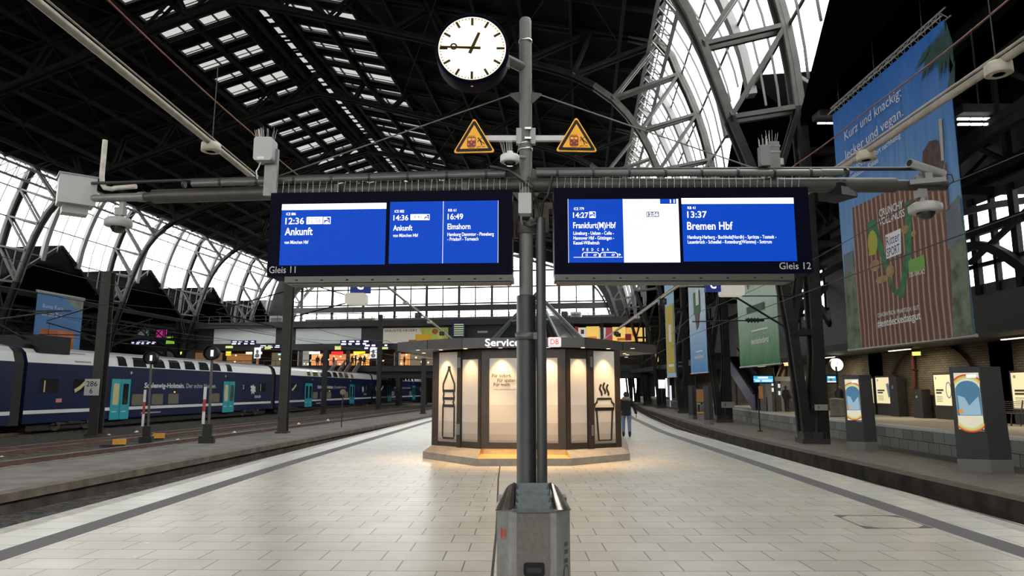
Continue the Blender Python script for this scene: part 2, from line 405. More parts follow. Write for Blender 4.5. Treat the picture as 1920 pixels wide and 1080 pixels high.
# transverse gable roofs of the side aisles
for side, w_out in ((1, 60), (-1, 60)):
    for k in range(-4, 6):
        va, vb = V0 + BAY * k, V0 + BAY * (k + 1)
        vm = (va + vb) / 2
        if va < VB - 3: va = VB
        w0, w1 = HW + .1, HW + (14 if side > 0 else 15)
        mb = MB(); A = []
        for w_ in (w0, w1):
            A += [H(UC + side * w_, va, 12.6), H(UC + side * w_, vm, 18.75), H(UC + side * w_, vb, 12.6), H(UC + side * w_, vb, 13.0), H(UC + side * w_, vm, 19.15), H(UC + side * w_, va, 13.0)]
        n = 6
        mb.add(A, [(5, 4, 3, 2, 1, 0), (6, 7, 8, 9, 10, 11)] + [(i, (i + 1) % n, n + (i + 1) % n, n + i) for i in range(n)])
        # dark panel over the open gable front, standing in for the shade inside
        w_ = w0 - .05
        mb.poly([H(UC + side * w_, va, 12.6), H(UC + side * w_, vb, 12.6), H(UC + side * w_, vm, 18.75)])
        struct('ceiling_gable', mb, GABLE)
        mb = MB(); w_ = w0 - .28 if side < 0 else w0 + 2.6
        mb.beam(H(UC + side * w_, va, 12.9), H(UC + side * w_, vm, 19.0), .3, .35); mb.beam(H(UC + side * w_, vm, 19.0), H(UC + side * w_, vb, 12.9), .3, .35)
        mb.beam(H(UC + side * w_, va, 12.5), H(UC + side * w_, vb, 12.5), .3, .5)
        for z_ in (9.3, 11.0): mb.beam(H(UC + side * w_, va, z_), H(UC + side * w_, vb, z_), .25, .3)
        for i in range(8):
            a, b = lerp(va, vb, i / 8), lerp(va, vb, (i + 1) / 8)
            mb.beam(H(UC + side * w_, a, 9.3), H(UC + side * w_, b, 11.0), .12, .12); mb.beam(H(UC + side * w_, b, 9.3), H(UC + side * w_, b, 11.0), .12, .12)
        # flat arch under the girder
        pr = []
        for i in range(13):
            t = i / 12; pr.append(H(UC + side * w_, lerp(va, vb, t), 6.4 + 2.7 * math.sin(PI * t) ** .7))
        for i in range(12): mb.beam(pr[i], pr[i + 1], .25, .3)
        struct('trim_girder', mb, PURL)
# aisle girders reaching from the columns to the outer walls
for v in ARCHV:
    mb = MB()
    for side in (1, -1):
        w1 = HW + (11.5 if side > 0 else 14.5)
        for z_ in (9.6, 11.6): mb.beam(H(UC + side * HW, v, z_), H(UC + side * w1, v, z_), .3, .3)
        for i in range(6):
            a, b = lerp(HW, w1, i / 6), lerp(HW, w1, (i + 1) / 6)
            mb.beam(H(UC + side * a, v, 9.6), H(UC + side * b, v, 11.6), .14, .14); mb.beam(H(UC + side * b, v, 9.6), H(UC + side * b, v, 11.6), .14, .14)
        for i in range(8):
            t0, t1 = i / 8, (i + 1) / 8
            mb.beam(H(UC + side * lerp(HW, w1, t0), v, 6.0 + 3.2 * math.sin(PI * t0 / 1.6)), H(UC + side * lerp(HW, w1, t1), v, 6.0 + 3.2 * math.sin(PI * t1 / 1.6)), .2, .25)
    struct('trim_aisle_girder', mb, PURL)
# left outer wall with a band of small windows
UL = UC - HW - 14
mb = MB(); gl = MB()
def wallquad(m_, u, v0, v1, z0, z1): m_.poly([H(u, v0, z0), H(u, v1, z0), H(u, v1, z1), H(u, v0, z1)])
wallquad(mb, UL, VB, VF + 2, -.8, 9.0); wallquad(mb, UL, VB, VF + 2, 11.2, 19.5)
for k in range(-4, 6):
    va = V0 + BAY * k; wallquad(mb, UL, va, va + 5, 9, 11.2); wallquad(mb, UL, va + 12.5, va + BAY, 9, 11.2); wallquad(gl, UL, max(va + 5, VB), va + 12.5, 9, 11.2)
    for i in range(6): mb.beam(H(UL + .1, va + 5 + 1.5 * i, 9), H(UL + .1, va + 5 + 1.5 * i, 11.2), .15, .2)
struct('wall_left', mb, DARK); struct('window_4', gl, GLASS)
# far end wall: glazed above the bridge, solid dark piers and openings below
mb = MB(); gl = MB(); dk = MB()
prof = OUTS[6:]
ring = [(UC + w_, z_) for w_, z_ in prof] + [(UC - w_, z_) for w_, z_ in prof[::-1]]
ring = [(UC + 36.1, 9.0)] + ring[1:-1] + [(UC - 36.1, 9.0)]
gl.poly([H(a, VF, b) for a, b in ring])
def arch_z(du):
    du = abs(du); P = OUTS[6:]
    for i in range(len(P) - 1):
        if P[i + 1][0] <= du <= P[i][0]:
            t = (P[i][0] - du) / max(1e-6, P[i][0] - P[i + 1][0]); return lerp(P[i][1], P[i + 1][1], t)
    return 13.5
nm = 22
for i in range(nm + 1):
    u = UC - 36 + 72 * i / nm; big = i % 2 == 0
    mb.beam(H(u, VF - .2, 4.6), H(u, VF - .2, arch_z(u - UC)), .42 if big else .2, .5 if big else .25, up=(1, 0, 0))
for z_ in (12.2, 15.3, 18.4, 21.5, 24.6, 27.7):
    for zz, h_ in ((z_, .28), (z_ + .75, .10)):
        if zz > 26: hw = (34.4 - zz) / .2573
        else: hw = 36 if zz < 18 else 34
        mb.beam(H(UC - hw, VF - .3, zz), H(UC + hw, VF - .3, zz), .25, h_)
mb.beam(H(UC - 36, VF - .6, 17.5), H(UC + 36, VF - .6, 17.5), .6, 1.1)
rg = MB()
for side in (1, -1):
    for i in range(len(OUTS) - 1):
        q = [OUTS[i], OUTS[i + 1], INNS[i + 1], INNS[i]]
        for d0, d1 in ((-1.6, -1.6), (-.6, -.6)): rg.poly([H(UC + side * a, VF + d0, b) for a, b in q])
        rg.poly([H(UC + side * INNS[i][0], VF - 1.6, INNS[i][1]), H(UC + side * INNS[i + 1][0], VF - 1.6, INNS[i + 1][1]), H(UC + side * INNS[i + 1][0], VF - .6, INNS[i + 1][1]), H(UC + side * INNS[i][0], VF - .6, INNS[i][1])])
struct('trim_end_arch', rg, mat('end_arch_plate', (.022, .021, .021), .7, 0, .2, 1, spec=.2))
struct('window_5', gl, GLASS); struct('window_bars_far', mb, mat('end_wall_bar', (.06, .06, .06), .6))
for a, b in ((UL - 2, 7.2), (10.2, 13.6), (14.2, 15.2), (16, 17), (17.6, 40)):
    dk.poly([H(a, VF + .3, -1), H(b, VF + .3, -1), H(b, VF + .3, 4.6), H(a, VF + .3, 4.6)])
dk.poly([H(UL - 2, VF + .3, 4.6), H(40, VF + .3, 4.6), H(40, VF + .3, 9.1), H(UL - 2, VF + .3, 9.1)])
for s_, a, b in ((1, UC + 36, UC + 52), (-1, UC - 52, UC - 36)):
    dk.poly([H(a, VF + .3, 9), H(b, VF + .3, 9), H(b, VF + .3, 20), H(a, VF + .3, 20)])
struct('wall_far', dk, DARK)
# wall behind the viewer: solid foot, open band, top closed to cut frontal light
mb = MB()
mb.poly([H(UL - 2, VB, -1), H(30, VB, -1), H(30, VB, 7), H(UL - 2, VB, 7)]); mb.poly([H(UC - 35, VB, 16), H(UC + 35, VB, 16), H(UC + 33, VB, 26), H(UC, VB, 34.4), H(UC - 33, VB, 26)])
for a, b in ((UL - 2, UC - 36), (UC + 36, 30)): mb.poly([H(a, VB, 7), H(b, VB, 7), H(b, VB, 20), H(a, VB, 20)])
for i in range(19): mb.beam(H(UC - 36 + 4 * i, VB, 7), H(UC - 36 + 4 * i, VB, arch_z(-36 + 4 * i)), .3, .4, up=(1, 0, 0))
struct('wall_near', mb, DARK)
# ================================================================== platforms, ballast, rails
def ground_mat(name, c1, c2, scale, rough=.9, stones=0.0, sscale=9.0, cdark=None):
    m = bpy.data.materials.new(name); m.use_nodes = True; nt = m.node_tree; p = nt.nodes['Principled BSDF']; p.inputs['Roughness'].default_value = rough
    tc = nt.nodes.new('ShaderNodeTexCoord'); n = nt.nodes.new('ShaderNodeTexNoise'); n.inputs['Scale'].default_value = scale; n.inputs['Detail'].default_value = 6
    r = nt.nodes.new('ShaderNodeValToRGB'); r.color_ramp.elements[0].position = .3; r.color_ramp.elements[1].position = .7
    r.color_ramp.elements[0].color = (*c1, 1); r.color_ramp.elements[1].color = (*c2, 1)
    nt.links.new(tc.outputs['Object'], n.inputs['Vector']); nt.links.new(n.outputs['Fac'], r.inputs['Fac']); last = r.outputs['Color']
    if stones:
        v = nt.nodes.new('ShaderNodeTexVoronoi'); v.inputs['Scale'].default_value = sscale
        mx = nt.nodes.new('ShaderNodeMixRGB'); mx.blend_type = 'MULTIPLY'; mx.inputs[0].default_value = stones
        nt.links.new(tc.outputs['Object'], v.inputs['Vector']); nt.links.new(last, mx.inputs[1]); nt.links.new(v.outputs['Color'], mx.inputs[2]); last = mx.outputs[0]
        b = nt.nodes.new('ShaderNodeBump'); b.inputs['Strength'].default_value = .8; b.inputs['Distance'].default_value = .05
        nt.links.new(v.outputs['Distance'], b.inputs['Height']); nt.links.new(b.outputs['Normal'], p.inputs['Normal'])
    nt.links.new(last, p.inputs['Base Color']); return m
def slab_mat(name, c1, c2, mortar, bw, rh, msize, rot=0.0, rough=.33, off=(0, 0), bump=.25, offset=.37):
    m = bpy.data.materials.new(name); m.use_nodes = True; nt = m.node_tree; p = nt.nodes['Principled BSDF']
    tc = nt.nodes.new('ShaderNodeTexCoord'); mp = nt.nodes.new('ShaderNodeMapping'); mp.inputs['Rotation'].default_value = (0, 0, rot); mp.inputs['Location'].default_value = (*off, 0)
    b = nt.nodes.new('ShaderNodeTexBrick'); b.inputs['Scale'].default_value = 1.0; b.inputs['Brick Width'].default_value = bw; b.inputs['Row Height'].default_value = rh
    b.inputs['Mortar Size'].default_value = msize; b.inputs['Mortar Smooth'].default_value = .1; b.inputs['Color1'].default_value = (*c1, 1); b.inputs['Color2'].default_value = (*c2, 1); b.inputs['Mortar'].default_value = (*mortar, 1)
    b.offset = offset; b.offset_frequency = 2; b.squash_frequency = 3; b.squash = 1.0
    n = nt.nodes.new('ShaderNodeTexNoise'); n.inputs['Scale'].default_value = .9; n.inputs['Detail'].default_value = 9; n.inputs['Roughness'].default_value = .65
    r = nt.nodes.new('ShaderNodeValToRGB'); r.color_ramp.elements[0].position = .25; r.color_ramp.elements[1].position = .7
    r.color_ramp.elements[0].color = (.74, .71, .66, 1); r.color_ramp.elements[1].color = (1, 1, 1, 1)
    n2 = nt.nodes.new('ShaderNodeTexNoise'); n2.inputs['Scale'].default_value = 90; n2.inputs['Detail'].default_value = 3
    r2 = nt.nodes.new('ShaderNodeValToRGB'); r2.color_ramp.elements[0].position = .3; r2.color_ramp.elements[1].position = .6
    r2.color_ramp.elements[0].color = (.86, .86, .86, 1); r2.color_ramp.elements[1].color = (1, 1, 1, 1)
    mx = nt.nodes.new('ShaderNodeMixRGB'); mx.blend_type = 'MULTIPLY'; mx.inputs[0].default_value = 1
    mx2 = nt.nodes.new('ShaderNodeMixRGB'); mx2.blend_type = 'MULTIPLY'; mx2.inputs[0].default_value = 1
    L = nt.links.new
    L(tc.outputs['Object'], mp.inputs['Vector']); L(mp.outputs['Vector'], b.inputs['Vector']); L(tc.outputs['Object'], n.inputs['Vector']); L(tc.outputs['Object'], n2.inputs['Vector'])
    L(n.outputs['Fac'], r.inputs['Fac']); L(n2.outputs['Fac'], r2.inputs['Fac'])
    L(b.outputs['Color'], mx.inputs[1]); L(r.outputs['Color'], mx.inputs[2]); L(mx.outputs[0], mx2.inputs[1]); L(r2.outputs['Color'], mx2.inputs[2]); L(mx2.outputs[0], p.inputs['Base Color'])
    bp = nt.nodes.new('ShaderNodeBump'); bp.inputs['Strength'].default_value = bump; bp.inputs['Distance'].default_value = .01; bp.invert = True
    L(b.outputs['Fac'], bp.inputs['Height']); L(bp.outputs['Normal'], p.inputs['Normal'])
    p.inputs['Roughness'].default_value = rough; p.inputs['Specular IOR Level'].default_value = .5
    return m
def pl_x(P, y):
    for a, b in zip(P, P[1:]):
        if a[1] <= y <= b[1]: return lerp(a[0], b[0], (y - a[1]) / (b[1] - a[1]))
    return P[0][0] if y < P[0][1] else P[-1][0]
LE = [(-6.9, -30), (-6.6, 0), (-6.5, 9), (-6.36, 17.3), (-5.9, 30), (-5.3, 43), (-3.2, 62), (1.0, 104), (3.5, 128)]
RE = [(6.0, -30), (6.4, 0), (6.6, 9), (6.94, 18.9), (7.3, 31.3), (8.5, 43.2), (9.7, 53.2), (12.2, 72), (16.5, 104), (19.5, 128)]
LN = [(-14.0, -30), (-11.5, 0), (-10.3, 14.1), (-9.3, 25.4), (-7.7, 43), (-5.6, 66), (-2.0, 104), (0.2, 128)]
LF = [(-18.5, -30), (-15.8, 0), (-13.9, 18.9), (-12.3, 33.5), (-9.6, 60), (-5.6, 104), (-3.4, 128)]
RN = [(9.1, -30), (9.4, 0), (9.6, 12.9), (9.9, 26.9), (10.15, 33), (11.1, 45), (12.9, 62.4), (14.3, 76), (18.2, 104), (21.0, 128)]
RF = [(13.5, -30), (13.7, 0), (13.8, 19), (14.0, 27), (14.4, 38), (16.9, 60), (20.8, 104), (23.2, 128)]
RW = [(19.2, -30), (19.2, 0), (19.2, 38), (21.6, 60), (26.0, 104), (28.5, 128)]
YS = sorted({p[1] for P in (LE, RE, LN, LF, RN, RF, RW) for p in P})
def strip(mb, A, B, za, zb=None, m=0, y0=-30, y1=128, oa=0, ob=0):
    zb = za if zb is None else zb
    ys = [y0] + [y for y in YS if y0 < y < y1] + [y1]
    for a, b in zip(ys, ys[1:]):
        mb.poly([(pl_x(A, a) + oa, a, za), (pl_x(B, a) + ob, a, zb), (pl_x(B, b) + ob, b, zb), (pl_x(A, b) + oa, b, za)], m)
SLAB1 = slab_mat('platform_slabs', (.50, .475, .42), (.56, .535, .48), (.15, .14, .12), .64, .42, .008, .021, off=(.0, .12))
SLAB2 = slab_mat('platform_slabs_east', (.50, .475, .42), (.56, .535, .48), (.15, .14, .12), .64, .42, .008, -.006, off=(.2, .12))
EDGE = mat('edge_concrete', (.40, .385, .35), .7, 0, .22, 5)
EDGES = slab_mat('edge_slabs', (.56, .545, .505), (.60, .59, .55), (.24, .23, .21), 2.4, .46, .01, 0, off=(.5, .1))
def tactile():
    m = bpy.data.materials.new('ribbed_guide_strip'); m.use_nodes = True; nt = m.node_tree; p = nt.nodes['Principled BSDF']; p.inputs['Base Color'].default_value = (.095, .088, .092, 1); p.inputs['Roughness'].default_value = .55
    tc = nt.nodes.new('ShaderNodeTexCoord'); wv = nt.nodes.new('ShaderNodeTexWave'); wv.bands_direction = 'X'; wv.inputs['Scale'].default_value = 8.0
    b = nt.nodes.new('ShaderNodeBump'); b.inputs['Strength'].default_value = .6; b.inputs['Distance'].default_value = .01
    nt.links.new(tc.outputs['Object'], wv.inputs['Vector']); nt.links.new(wv.outputs['Fac'], b.inputs['Height']); nt.links.new(b.outputs['Normal'], p.inputs['Normal']); return m
TACT = tactile()
JX = [(-.18, -30), (-.165, 7.0), (-.30, 16), (.2, 45), (8, 104), (12, 128)]
mb = MB()
# surface split into bands: kerb | white edge band | guide strip | slabs | slabs | guide strip | edge band | kerb
def off(P, d): return [(x + d, y) for x, y in P]
LS0 = [(-5.75, -30), (-5.68, 0), (-5.62, 8), (-5.55, 16), (-5.05, 29), (-4.75, 38), (-4.35, 47), (-2.3, 62), (1.9, 104), (4.4, 128)]
LS1 = [(x + .36, y) for x, y in LS0]
RS1 = [(5.35, -30), (5.6, 0), (5.72, 8), (6.0, 16.5), (6.4, 29), (7.6, 43), (8.8, 53.2), (11.3, 72), (15.6, 104), (18.6, 128)]
RS0 = [(x - .36, y) for x, y in RS1]
strip(mb, LE, LE, 0, m=1, ob=.27); strip(mb, LE, LS0, 0, m=2, oa=.27); strip(mb, LS0, LS1, .0, m=3)
strip(mb, LS1, JX, 0, m=0, ob=-.014); strip(mb, JX, JX, -.004, m=5, oa=-.014, ob=.014); strip(mb, JX, RS0, 0, m=4, oa=.014); strip(mb, RS0, RS1, 0, m=3); strip(mb, RS1, RE, 0, m=2, ob=-.27); strip(mb, RE, RE, 0, m=1, oa=-.27)
struct('floor', mb, [SLAB1, EDGE, EDGES, TACT, SLAB2, mat('joint_dirt', (.05, .045, .04), .9)])
# platform side walls
OLDWALL = ground_mat('sooty_platform_wall', (.016, .012, .010), (.065, .052, .043), 2.2)
mb = MB()
strip(mb, LE, LE, -.12, -.78, oa=.18, ob=.18); strip(mb, RE, RE, -.12, -.78, oa=-.18, ob=-.18)
strip(mb, LE, LE, 0, -.12, m=1); strip(mb, RE, RE, 0, -.12, m=1); strip(mb, LE, LE, -.12, -.12, m=1, ob=.18); strip(mb, RE, RE, -.12, -.12, m=1, oa=-.18)
struct('trim_1', mb, [OLDWALL, EDGE])
# luggage platforms
ASPH = ground_mat('old_asphalt', (.095, .085, .078), (.19, .172, .157), 1.1)
KERB = ground_mat('old_stone_kerb', (.07, .058, .048), (.165, .13, .10), 2.5)
mb = MB()
strip(mb, LF, LN, -.35, oa=.3, ob=-.42); strip(mb, LN, LN, -.345, m=1, oa=-.42); strip(mb, LF, LF, -.345, m=1, ob=.3)
strip(mb, LN, LN, -.345, -.52, m=1); strip(mb, LF, LF, -.345, -.52, m=1); strip(mb, LN, LN, -.52, -.80, m=2, oa=-.06, ob=-.06); strip(mb, LF, LF, -.52, -.80, m=2, oa=.06, ob=.06)
struct('floor_left', mb, [ASPH, KERB, OLDWALL])
PAV = slab_mat('luggage_platform_pavers', (.21, .19, .178), (.26, .235, .22), (.15, .135, .128), .2, .1, .004, rough=.75)
mb = MB()
strip(mb, RN, RF, -.35, oa=.5); strip(mb, RN, RN, -.345, m=1, ob=.5); strip(mb, RN, RN, -.345, -.80, m=2)
struct('floor_right', mb, [PAV, KERB, OLDWALL])
# far right platform with its block wall
BLOCK = None
def blockmat():
    m = bpy.data.materials.new('concrete_blocks'); m.use_nodes = True; nt = m.node_tree; p = nt.nodes['Principled BSDF']; p.inputs['Roughness'].default_value = .85
    tc = nt.nodes.new('ShaderNodeTexCoord'); sx = nt.nodes.new('ShaderNodeSeparateXYZ'); cx = nt.nodes.new('ShaderNodeCombineXYZ')
    b = nt.nodes.new('ShaderNodeTexBrick'); b.inputs['Scale'].default_value = 1; b.inputs['Brick Width'].default_value = .62; b.inputs['Row Height'].default_value = .36; b.inputs['Mortar Size'].default_value = .012
    b.inputs['Color1'].default_value = (.15, .155, .143, 1); b.inputs['Color2'].default_value = (.22, .225, .21, 1); b.inputs['Mortar'].default_value = (.03, .03, .03, 1)
    nt.links.new(tc.outputs['Object'], sx.inputs[0]); nt.links.new(sx.outputs[1], cx.inputs[0]); nt.links.new(sx.outputs[2], cx.inputs[1]); nt.links.new(cx.outputs[0], b.inputs['Vector']); nt.links.new(b.outputs['Color'], p.inputs['Base Color']); return m
mb = MB()
strip(mb, RF, RW, .45, oa=.45); strip(mb, RF, RF, .45, m=1, oa=-.04, ob=.45); strip(mb, RF, RF, .45, .36, m=1, oa=-.04, ob=-.04); strip(mb, RF, RF, .36, -.36, m=2)
struct('floor_far_right', mb, [mat('far_platform_paving', (.36, .335, .29), .7, 0, .12, 2), mat('far_platform_edge', (.50, .49, .46), .6, 0, .1, 4), blockmat()])
# ballast
BALL = ground_mat('ballast', (.045, .037, .032), (.17, .15, .135), 3.0, .95, .75, 10.0)
mb = MB(); mb.poly([(-95, -40, -.78), (60, -40, -.78), (60, 137, -.78), (-95, 137, -.78)]); struct('ground', mb, BALL)
mb = MB(); mb.poly([(-300, 137, -.8), (300, 137, -.8), (300, 600, -.8), (-300, 600, -.8)]); mb.poly([(-300, -400, -.8), (300, -400, -.8), (300, -40, -.8), (-300, -40, -.8)]); struct('ground', mb, mat('pale_outdoor_ground', (.5, .5, .48), .9))
# a few loose pale stones in the ballast
RAILM = mat('rusty_rail', (.11, .065, .05), .55, .2, .3, 4); RAILT = mat('worn_rail_head', (.34, .32, .30), .3, .7)
SLEEP = mat('concrete_sleeper', (.10, .085, .075), .9, 0, .3, 3)
def track(cx, gauge=1.5, y0=-28, y1=130, sl=True):
    mb = MB(); ys = [y0 + 4 * i for i in range(int((y1 - y0) / 4) + 1)]
    for s_ in (-.5, .5):
        for a, b in zip(ys, ys[1:]):
            xa, xb = cx(a) + gauge * s_, cx(b) + gauge * s_
            mb.beam((xa, a, -.665), (xb, b, -.665), .07, .12, 0); mb.beam((xa, a, -.60), (xb, b, -.60), .07, .02, 1); mb.beam((xa, a, -.735), (xb, b, -.735), .15, .02, 0)
    if sl:
        y = y0
        while y < y1: mb.box(cx(y) - 1.25, cx(y) + 1.25, y - .12, y + .12, -.80, -.735, 2); y += .65
    return mb
def mid(A, B): return lambda y: (pl_x(A, y) + pl_x(B, y)) / 2
tl = lambda y: (pl_x(LE, y) + pl_x(LN, y)) / 2 + .68; tr = mid(RE, RN)
tA = lambda y: pl_x(LF, y) - 2.6; tB = lambda y: pl_x(LF, y) - 7.2
TRAIN = [(-27.0, -30), (-26.9, 20), (-26.5, 38), (-24.2, 68), (-19.8, 104), (-14.6, 135)]
tT = lambda y: pl_x(TRAIN, y) - 1.5
for fn, lab in ((tl, 'railway track in the dark trough left of the pale platform'), (tr, 'railway track in the dark trough right of the pale platform'), (tA, 'rusty railway track just beyond the left asphalt platform'), (tB, 'middle railway track between the asphalt platform and the blue train'), (tT, 'railway track under the blue double-deck train')):
    t = thing('railway_track', lab, 'track'); m_ = track(fn)
    part(t, 'rails', m_, [RAILM, RAILT, SLEEP])
# brick wall of the right aisle with blind arches
def brickmat():
    m = bpy.data.materials.new('sooty_yellow_brick'); m.use_nodes = True; nt = m.node_tree; p = nt.nodes['Principled BSDF']; p.inputs['Roughness'].default_value = .85
    tc = nt.nodes.new('ShaderNodeTexCoord'); sx = nt.nodes.new('ShaderNodeSeparateXYZ'); cx = nt.nodes.new('ShaderNodeCombineXYZ')
    b = nt.nodes.new('ShaderNodeTexBrick'); b.inputs['Scale'].default_value = 1; b.inputs['Brick Width'].default_value = .3; b.inputs['Row Height'].default_value = .1; b.inputs['Mortar Size'].default_value = .012
    b.inputs['Color1'].default_value = (.20, .165, .11, 1); b.inputs['Color2'].default_value = (.28, .23, .155, 1); b.inputs['Mortar'].default_value = (.06, .05, .04, 1)
    n = nt.nodes.new('ShaderNodeTexNoise'); n.inputs['Scale'].default_value = .7; n.inputs['Detail'].default_value = 6
    mx = nt.nodes.new('ShaderNodeMixRGB'); mx.blend_type = 'MULTIPLY'; mx.inputs[0].default_value = .8
    L = nt.links.new; L(tc.outputs['Object'], sx.inputs[0]); L(sx.outputs[1], cx.inputs[0]); L(sx.outputs[2], cx.inputs[1]); L(cx.outputs[0], b.inputs['Vector']); L(tc.outputs['Object'], n.inputs['Vector'])
    L(b.outputs['Color'], mx.inputs[1]); L(n.outputs['Fac'], mx.inputs[2]); L(mx.outputs[0], p.inputs['Base Color']); return m
BRICK = brickmat()
mb = MB()
strip(mb, RW, RW, .45, 4.3, ob=0)
strip(mb, RW, RW, 4.3, 4.3, m=1, oa=-.25, ob=0); strip(mb, RW, RW, 4.0, 4.3, m=1, oa=-.25, ob=-.25)
AC = [13.0, 22.4, 31.8, 41.2, 50.6, 60]
for yc in AC:
    for i in range(16):
        a0, a1 = PI * i / 16, PI * (i + 1) / 16
        p0 = (pl_x(RW, yc) - .06, yc - 3.3 * math.cos(a0), 1.7 + 2.15 * math.sin(a0)); p1 = (pl_x(RW, yc) - .06, yc - 3.3 * math.cos(a1), 1.7 + 2.15 * math.sin(a1))
        mb.beam(p0, p1, .16, .26, 2, up=(1, 0, 0))
    for s_ in (-1, 1):
        y = yc + s_ * 4.7; x = pl_x(RW, y); mb.box(x - .14, x + .1, y - .55, y + .55, .45, 4.0, 0)
struct('wall_right', mb, [BRICK, mat('wall_cornice', (.05, .048, .045), .7), mat('brick_arch_band', (.085, .05, .038), .85, 0, .3, 4)])
# dark upper wall with window openings over the brick wall
mb = MB(); gl = MB(); br = MB()
WY = [(7.5, 15.5), (24.5, 31.5), (42.5, 48.5)]
strip(mb, RW, RW, 4.3, 6.0); strip(mb, RW, RW, 9.3, 20)
e = -30
for a, b in WY + [(128, 128)]:
    strip(mb, RW, RW, 6.0, 9.3, y0=e, y1=a)
    if a < 128: strip(gl, RW, RW, 6.0, 9.3, y0=a, y1=b, oa=.1, ob=.1)
    e = b
for a, b in WY:
    x = pl_x(RW, (a + b) / 2)
    n = 6
    for i in range(n + 1):
        y = lerp(a, b, i / n); br.box(x - .1, x + .1, y - (.16 if i % 2 else .09), y + (.16 if i % 2 else .09), 5.6, 9.6)
    br.box(x - .15, x + .1, a, b, 8.0, 8.35); br.box(x - .1, x + .1, a, b, 6.7, 6.85)
    for i in range(10):
        t0, t1 = i / 10, (i + 1) / 10
        br.beam((x - .3, lerp(a, b, t0), 5.7 + 1.9 * math.sin(PI * t0)), (x - .3, lerp(a, b, t1), 5.7 + 1.9 * math.sin(PI * t1)), .3, .35)
    br.beam((x - .3, a, 8.3), (x - .3, (a + b) / 2, 6.9), .18, .18); br.beam((x - .3, b, 8.3), (x - .3, (a + b) / 2, 6.9), .18, .18)
struct('wall_right_upper', mb, DARK); struct('window_6', gl, GLASS); struct('trim_2', br, PURL)
# lattice girders and slim rooflights over the right aisle
mb = MB(); 
for z_ in (10.2, 12.4):
    for yy in range(-20, 60, 20): mb.beam((18.7, yy, z_), (18.7, yy + 20, z_), .3, .4)
for i in range(26):
    y = -20 + 3 * i; mb.beam((18.7, y, 10.2), (18.7, y + 3, 12.4), .16, .16); mb.beam((18.7, y, 10.2), (18.7, y, 12.4), .22, .22)
struct('trim_3', mb, PURL)
# ================================================================== sign mast with its two arms
MY = 5.62
mx0 = ony(987, 700, MY).x
t = thing('sign_mast', 'tall grey round mast with two long side arms standing behind the litter bin', 'mast', (mx0, MY, 0))
def zat(px, py, Y=MY): return ony(px, py, Y).z
ztop = zat(984, 34); zsl = zat(987, 556); rlow = 18.3 / 1307 * MY; rup = 12.6 / 1307 * MY
BL = Matrix.Identity(4)
m_ = MB(); m_.lathe([(0, 0), (rlow * 1.25, 0), (rlow * 1.25, .06), (rlow, .08), (rlow, zsl), (rlow * .98, zsl + .005), (rlow * .7, zsl + .01)], n=24); part(t, 'lower_sleeve', m_, mat('dark_grey_sleeve', (.014, .0145, .015), .42, 0, .15, 3))
m_ = MB(); m_.lathe([(rup * 1.06, zsl), (rup * 1.06, zat(984, 345)), (rup, zat(984, 340)), (rup, zat(984, 82)), (rup * .96, zat(984, 80)), (rup * .96, ztop - .03), (rup * .8, ztop - .008), (0, ztop)], n=24); part(t, 'pole', m_, STEEL)
for py in (80, 272, 283):
    m_ = MB(); m_.lathe([(rup * 1.05, 0), (rup * 1.12, 0), (rup * 1.12, .018), (rup * 1.05, .018)], c=(0, 0, zat(984, py)), n=20); part(t, 'clamp_band', m_, mat('bright_clamp', (.55, .55, .53), .25, .8))
for py in (246, 264):
    m_ = MB(); m_.box(-.01, .045, -rup - .02, -rup + .02, zat(984, py) - .008, zat(984, py) + .008)
    part(t, 'clamp_bolt', m_, mat('bright_clamp', (.55, .55, .53), .25, .8))
cx_ = ony(1015, 700, MY - .02).x - mx0; rc = 9.6 / 1307 * MY
m_ = MB(); m_.cyl((cx_, -.05, .75), (cx_, -.05, zat(1015, 412)), rc, n=16); part(t, 'conduit', m_, mat('conduit_grey', (.042, .044, .045), .4, .1))
m_ = MB(); m_.lathe([(rlow, 0), (rlow + .012, 0), (rlow + .012, .055), (rlow, .055)], c=(0, 0, zat(987, 637)), n=20); m_.box(0, cx_ + rc, -.07, -.055 + .02, zat(987, 637), zat(987, 637) + .055); part(t, 'bracket', m_, mat('bracket_grey', (.09, .09, .088), .45, .3))
# sign bracket plate and cross tube
zs = zat(987, 260)
m_ = MB(); a0 = ony(968, 260, MY).x - mx0; a1 = ony(1004, 260, MY).x - mx0
m_.box(a0, a1, -.04, -.02 + .03, zat(987, 272), zat(987, 243)); part(t, 'mounting_plate', m_, mat('plate_grey', (.22, .22, .22), .45, .4))
m_ = MB(); m_.box(ony(905, 260, MY).x - mx0, ony(1065, 260, MY).x - mx0, -.02, .02, zs - .022, zs + .022); part(t, 'cross_tube', m_, mat('tube_grey', (.35, .35, .35), .4, .4))
# arms
LA0 = Vector((-.02, 0, zat(985, 348))); YL = MY + .40
pL = ony(165, 366, YL); LA1 = Vector((pL.x - mx0, pL.y - MY, LA0.z))
YR = MY - .08
pR = ony(1772, 333, YR); RA1 = Vector((pR.x - mx0, pR.y - MY, LA0.z - .02))
m_ = MB(); m_.cyl(LA0, LA0.lerp(LA1, .84), .062, n=16); m_.cyl(LA0.lerp(LA1, .80), LA0.lerp(LA1, .86), .040, n=14)
o = part(t, 'arm', m_, BROWNSTEEL)
m_ = MB(); m_.cyl(LA0.lerp(LA1, .86), LA1, .039, .036, n=14); m_.cyl(LA0.lerp(LA1, .86), LA0.lerp(LA1, .875), .046, n=14); part(o, 'arm_tip', m_, GREY)
m_ = MB(); m_.cyl(LA0, LA0.lerp(RA1, .88), .062, n=16); m_.cyl(LA0.lerp(RA1, .84), RA1, .045, n=14); part(t, 'arm', m_, BROWNSTEEL)
COND = mat('arm_conduit', (.095, .10, .098), .4, .2)
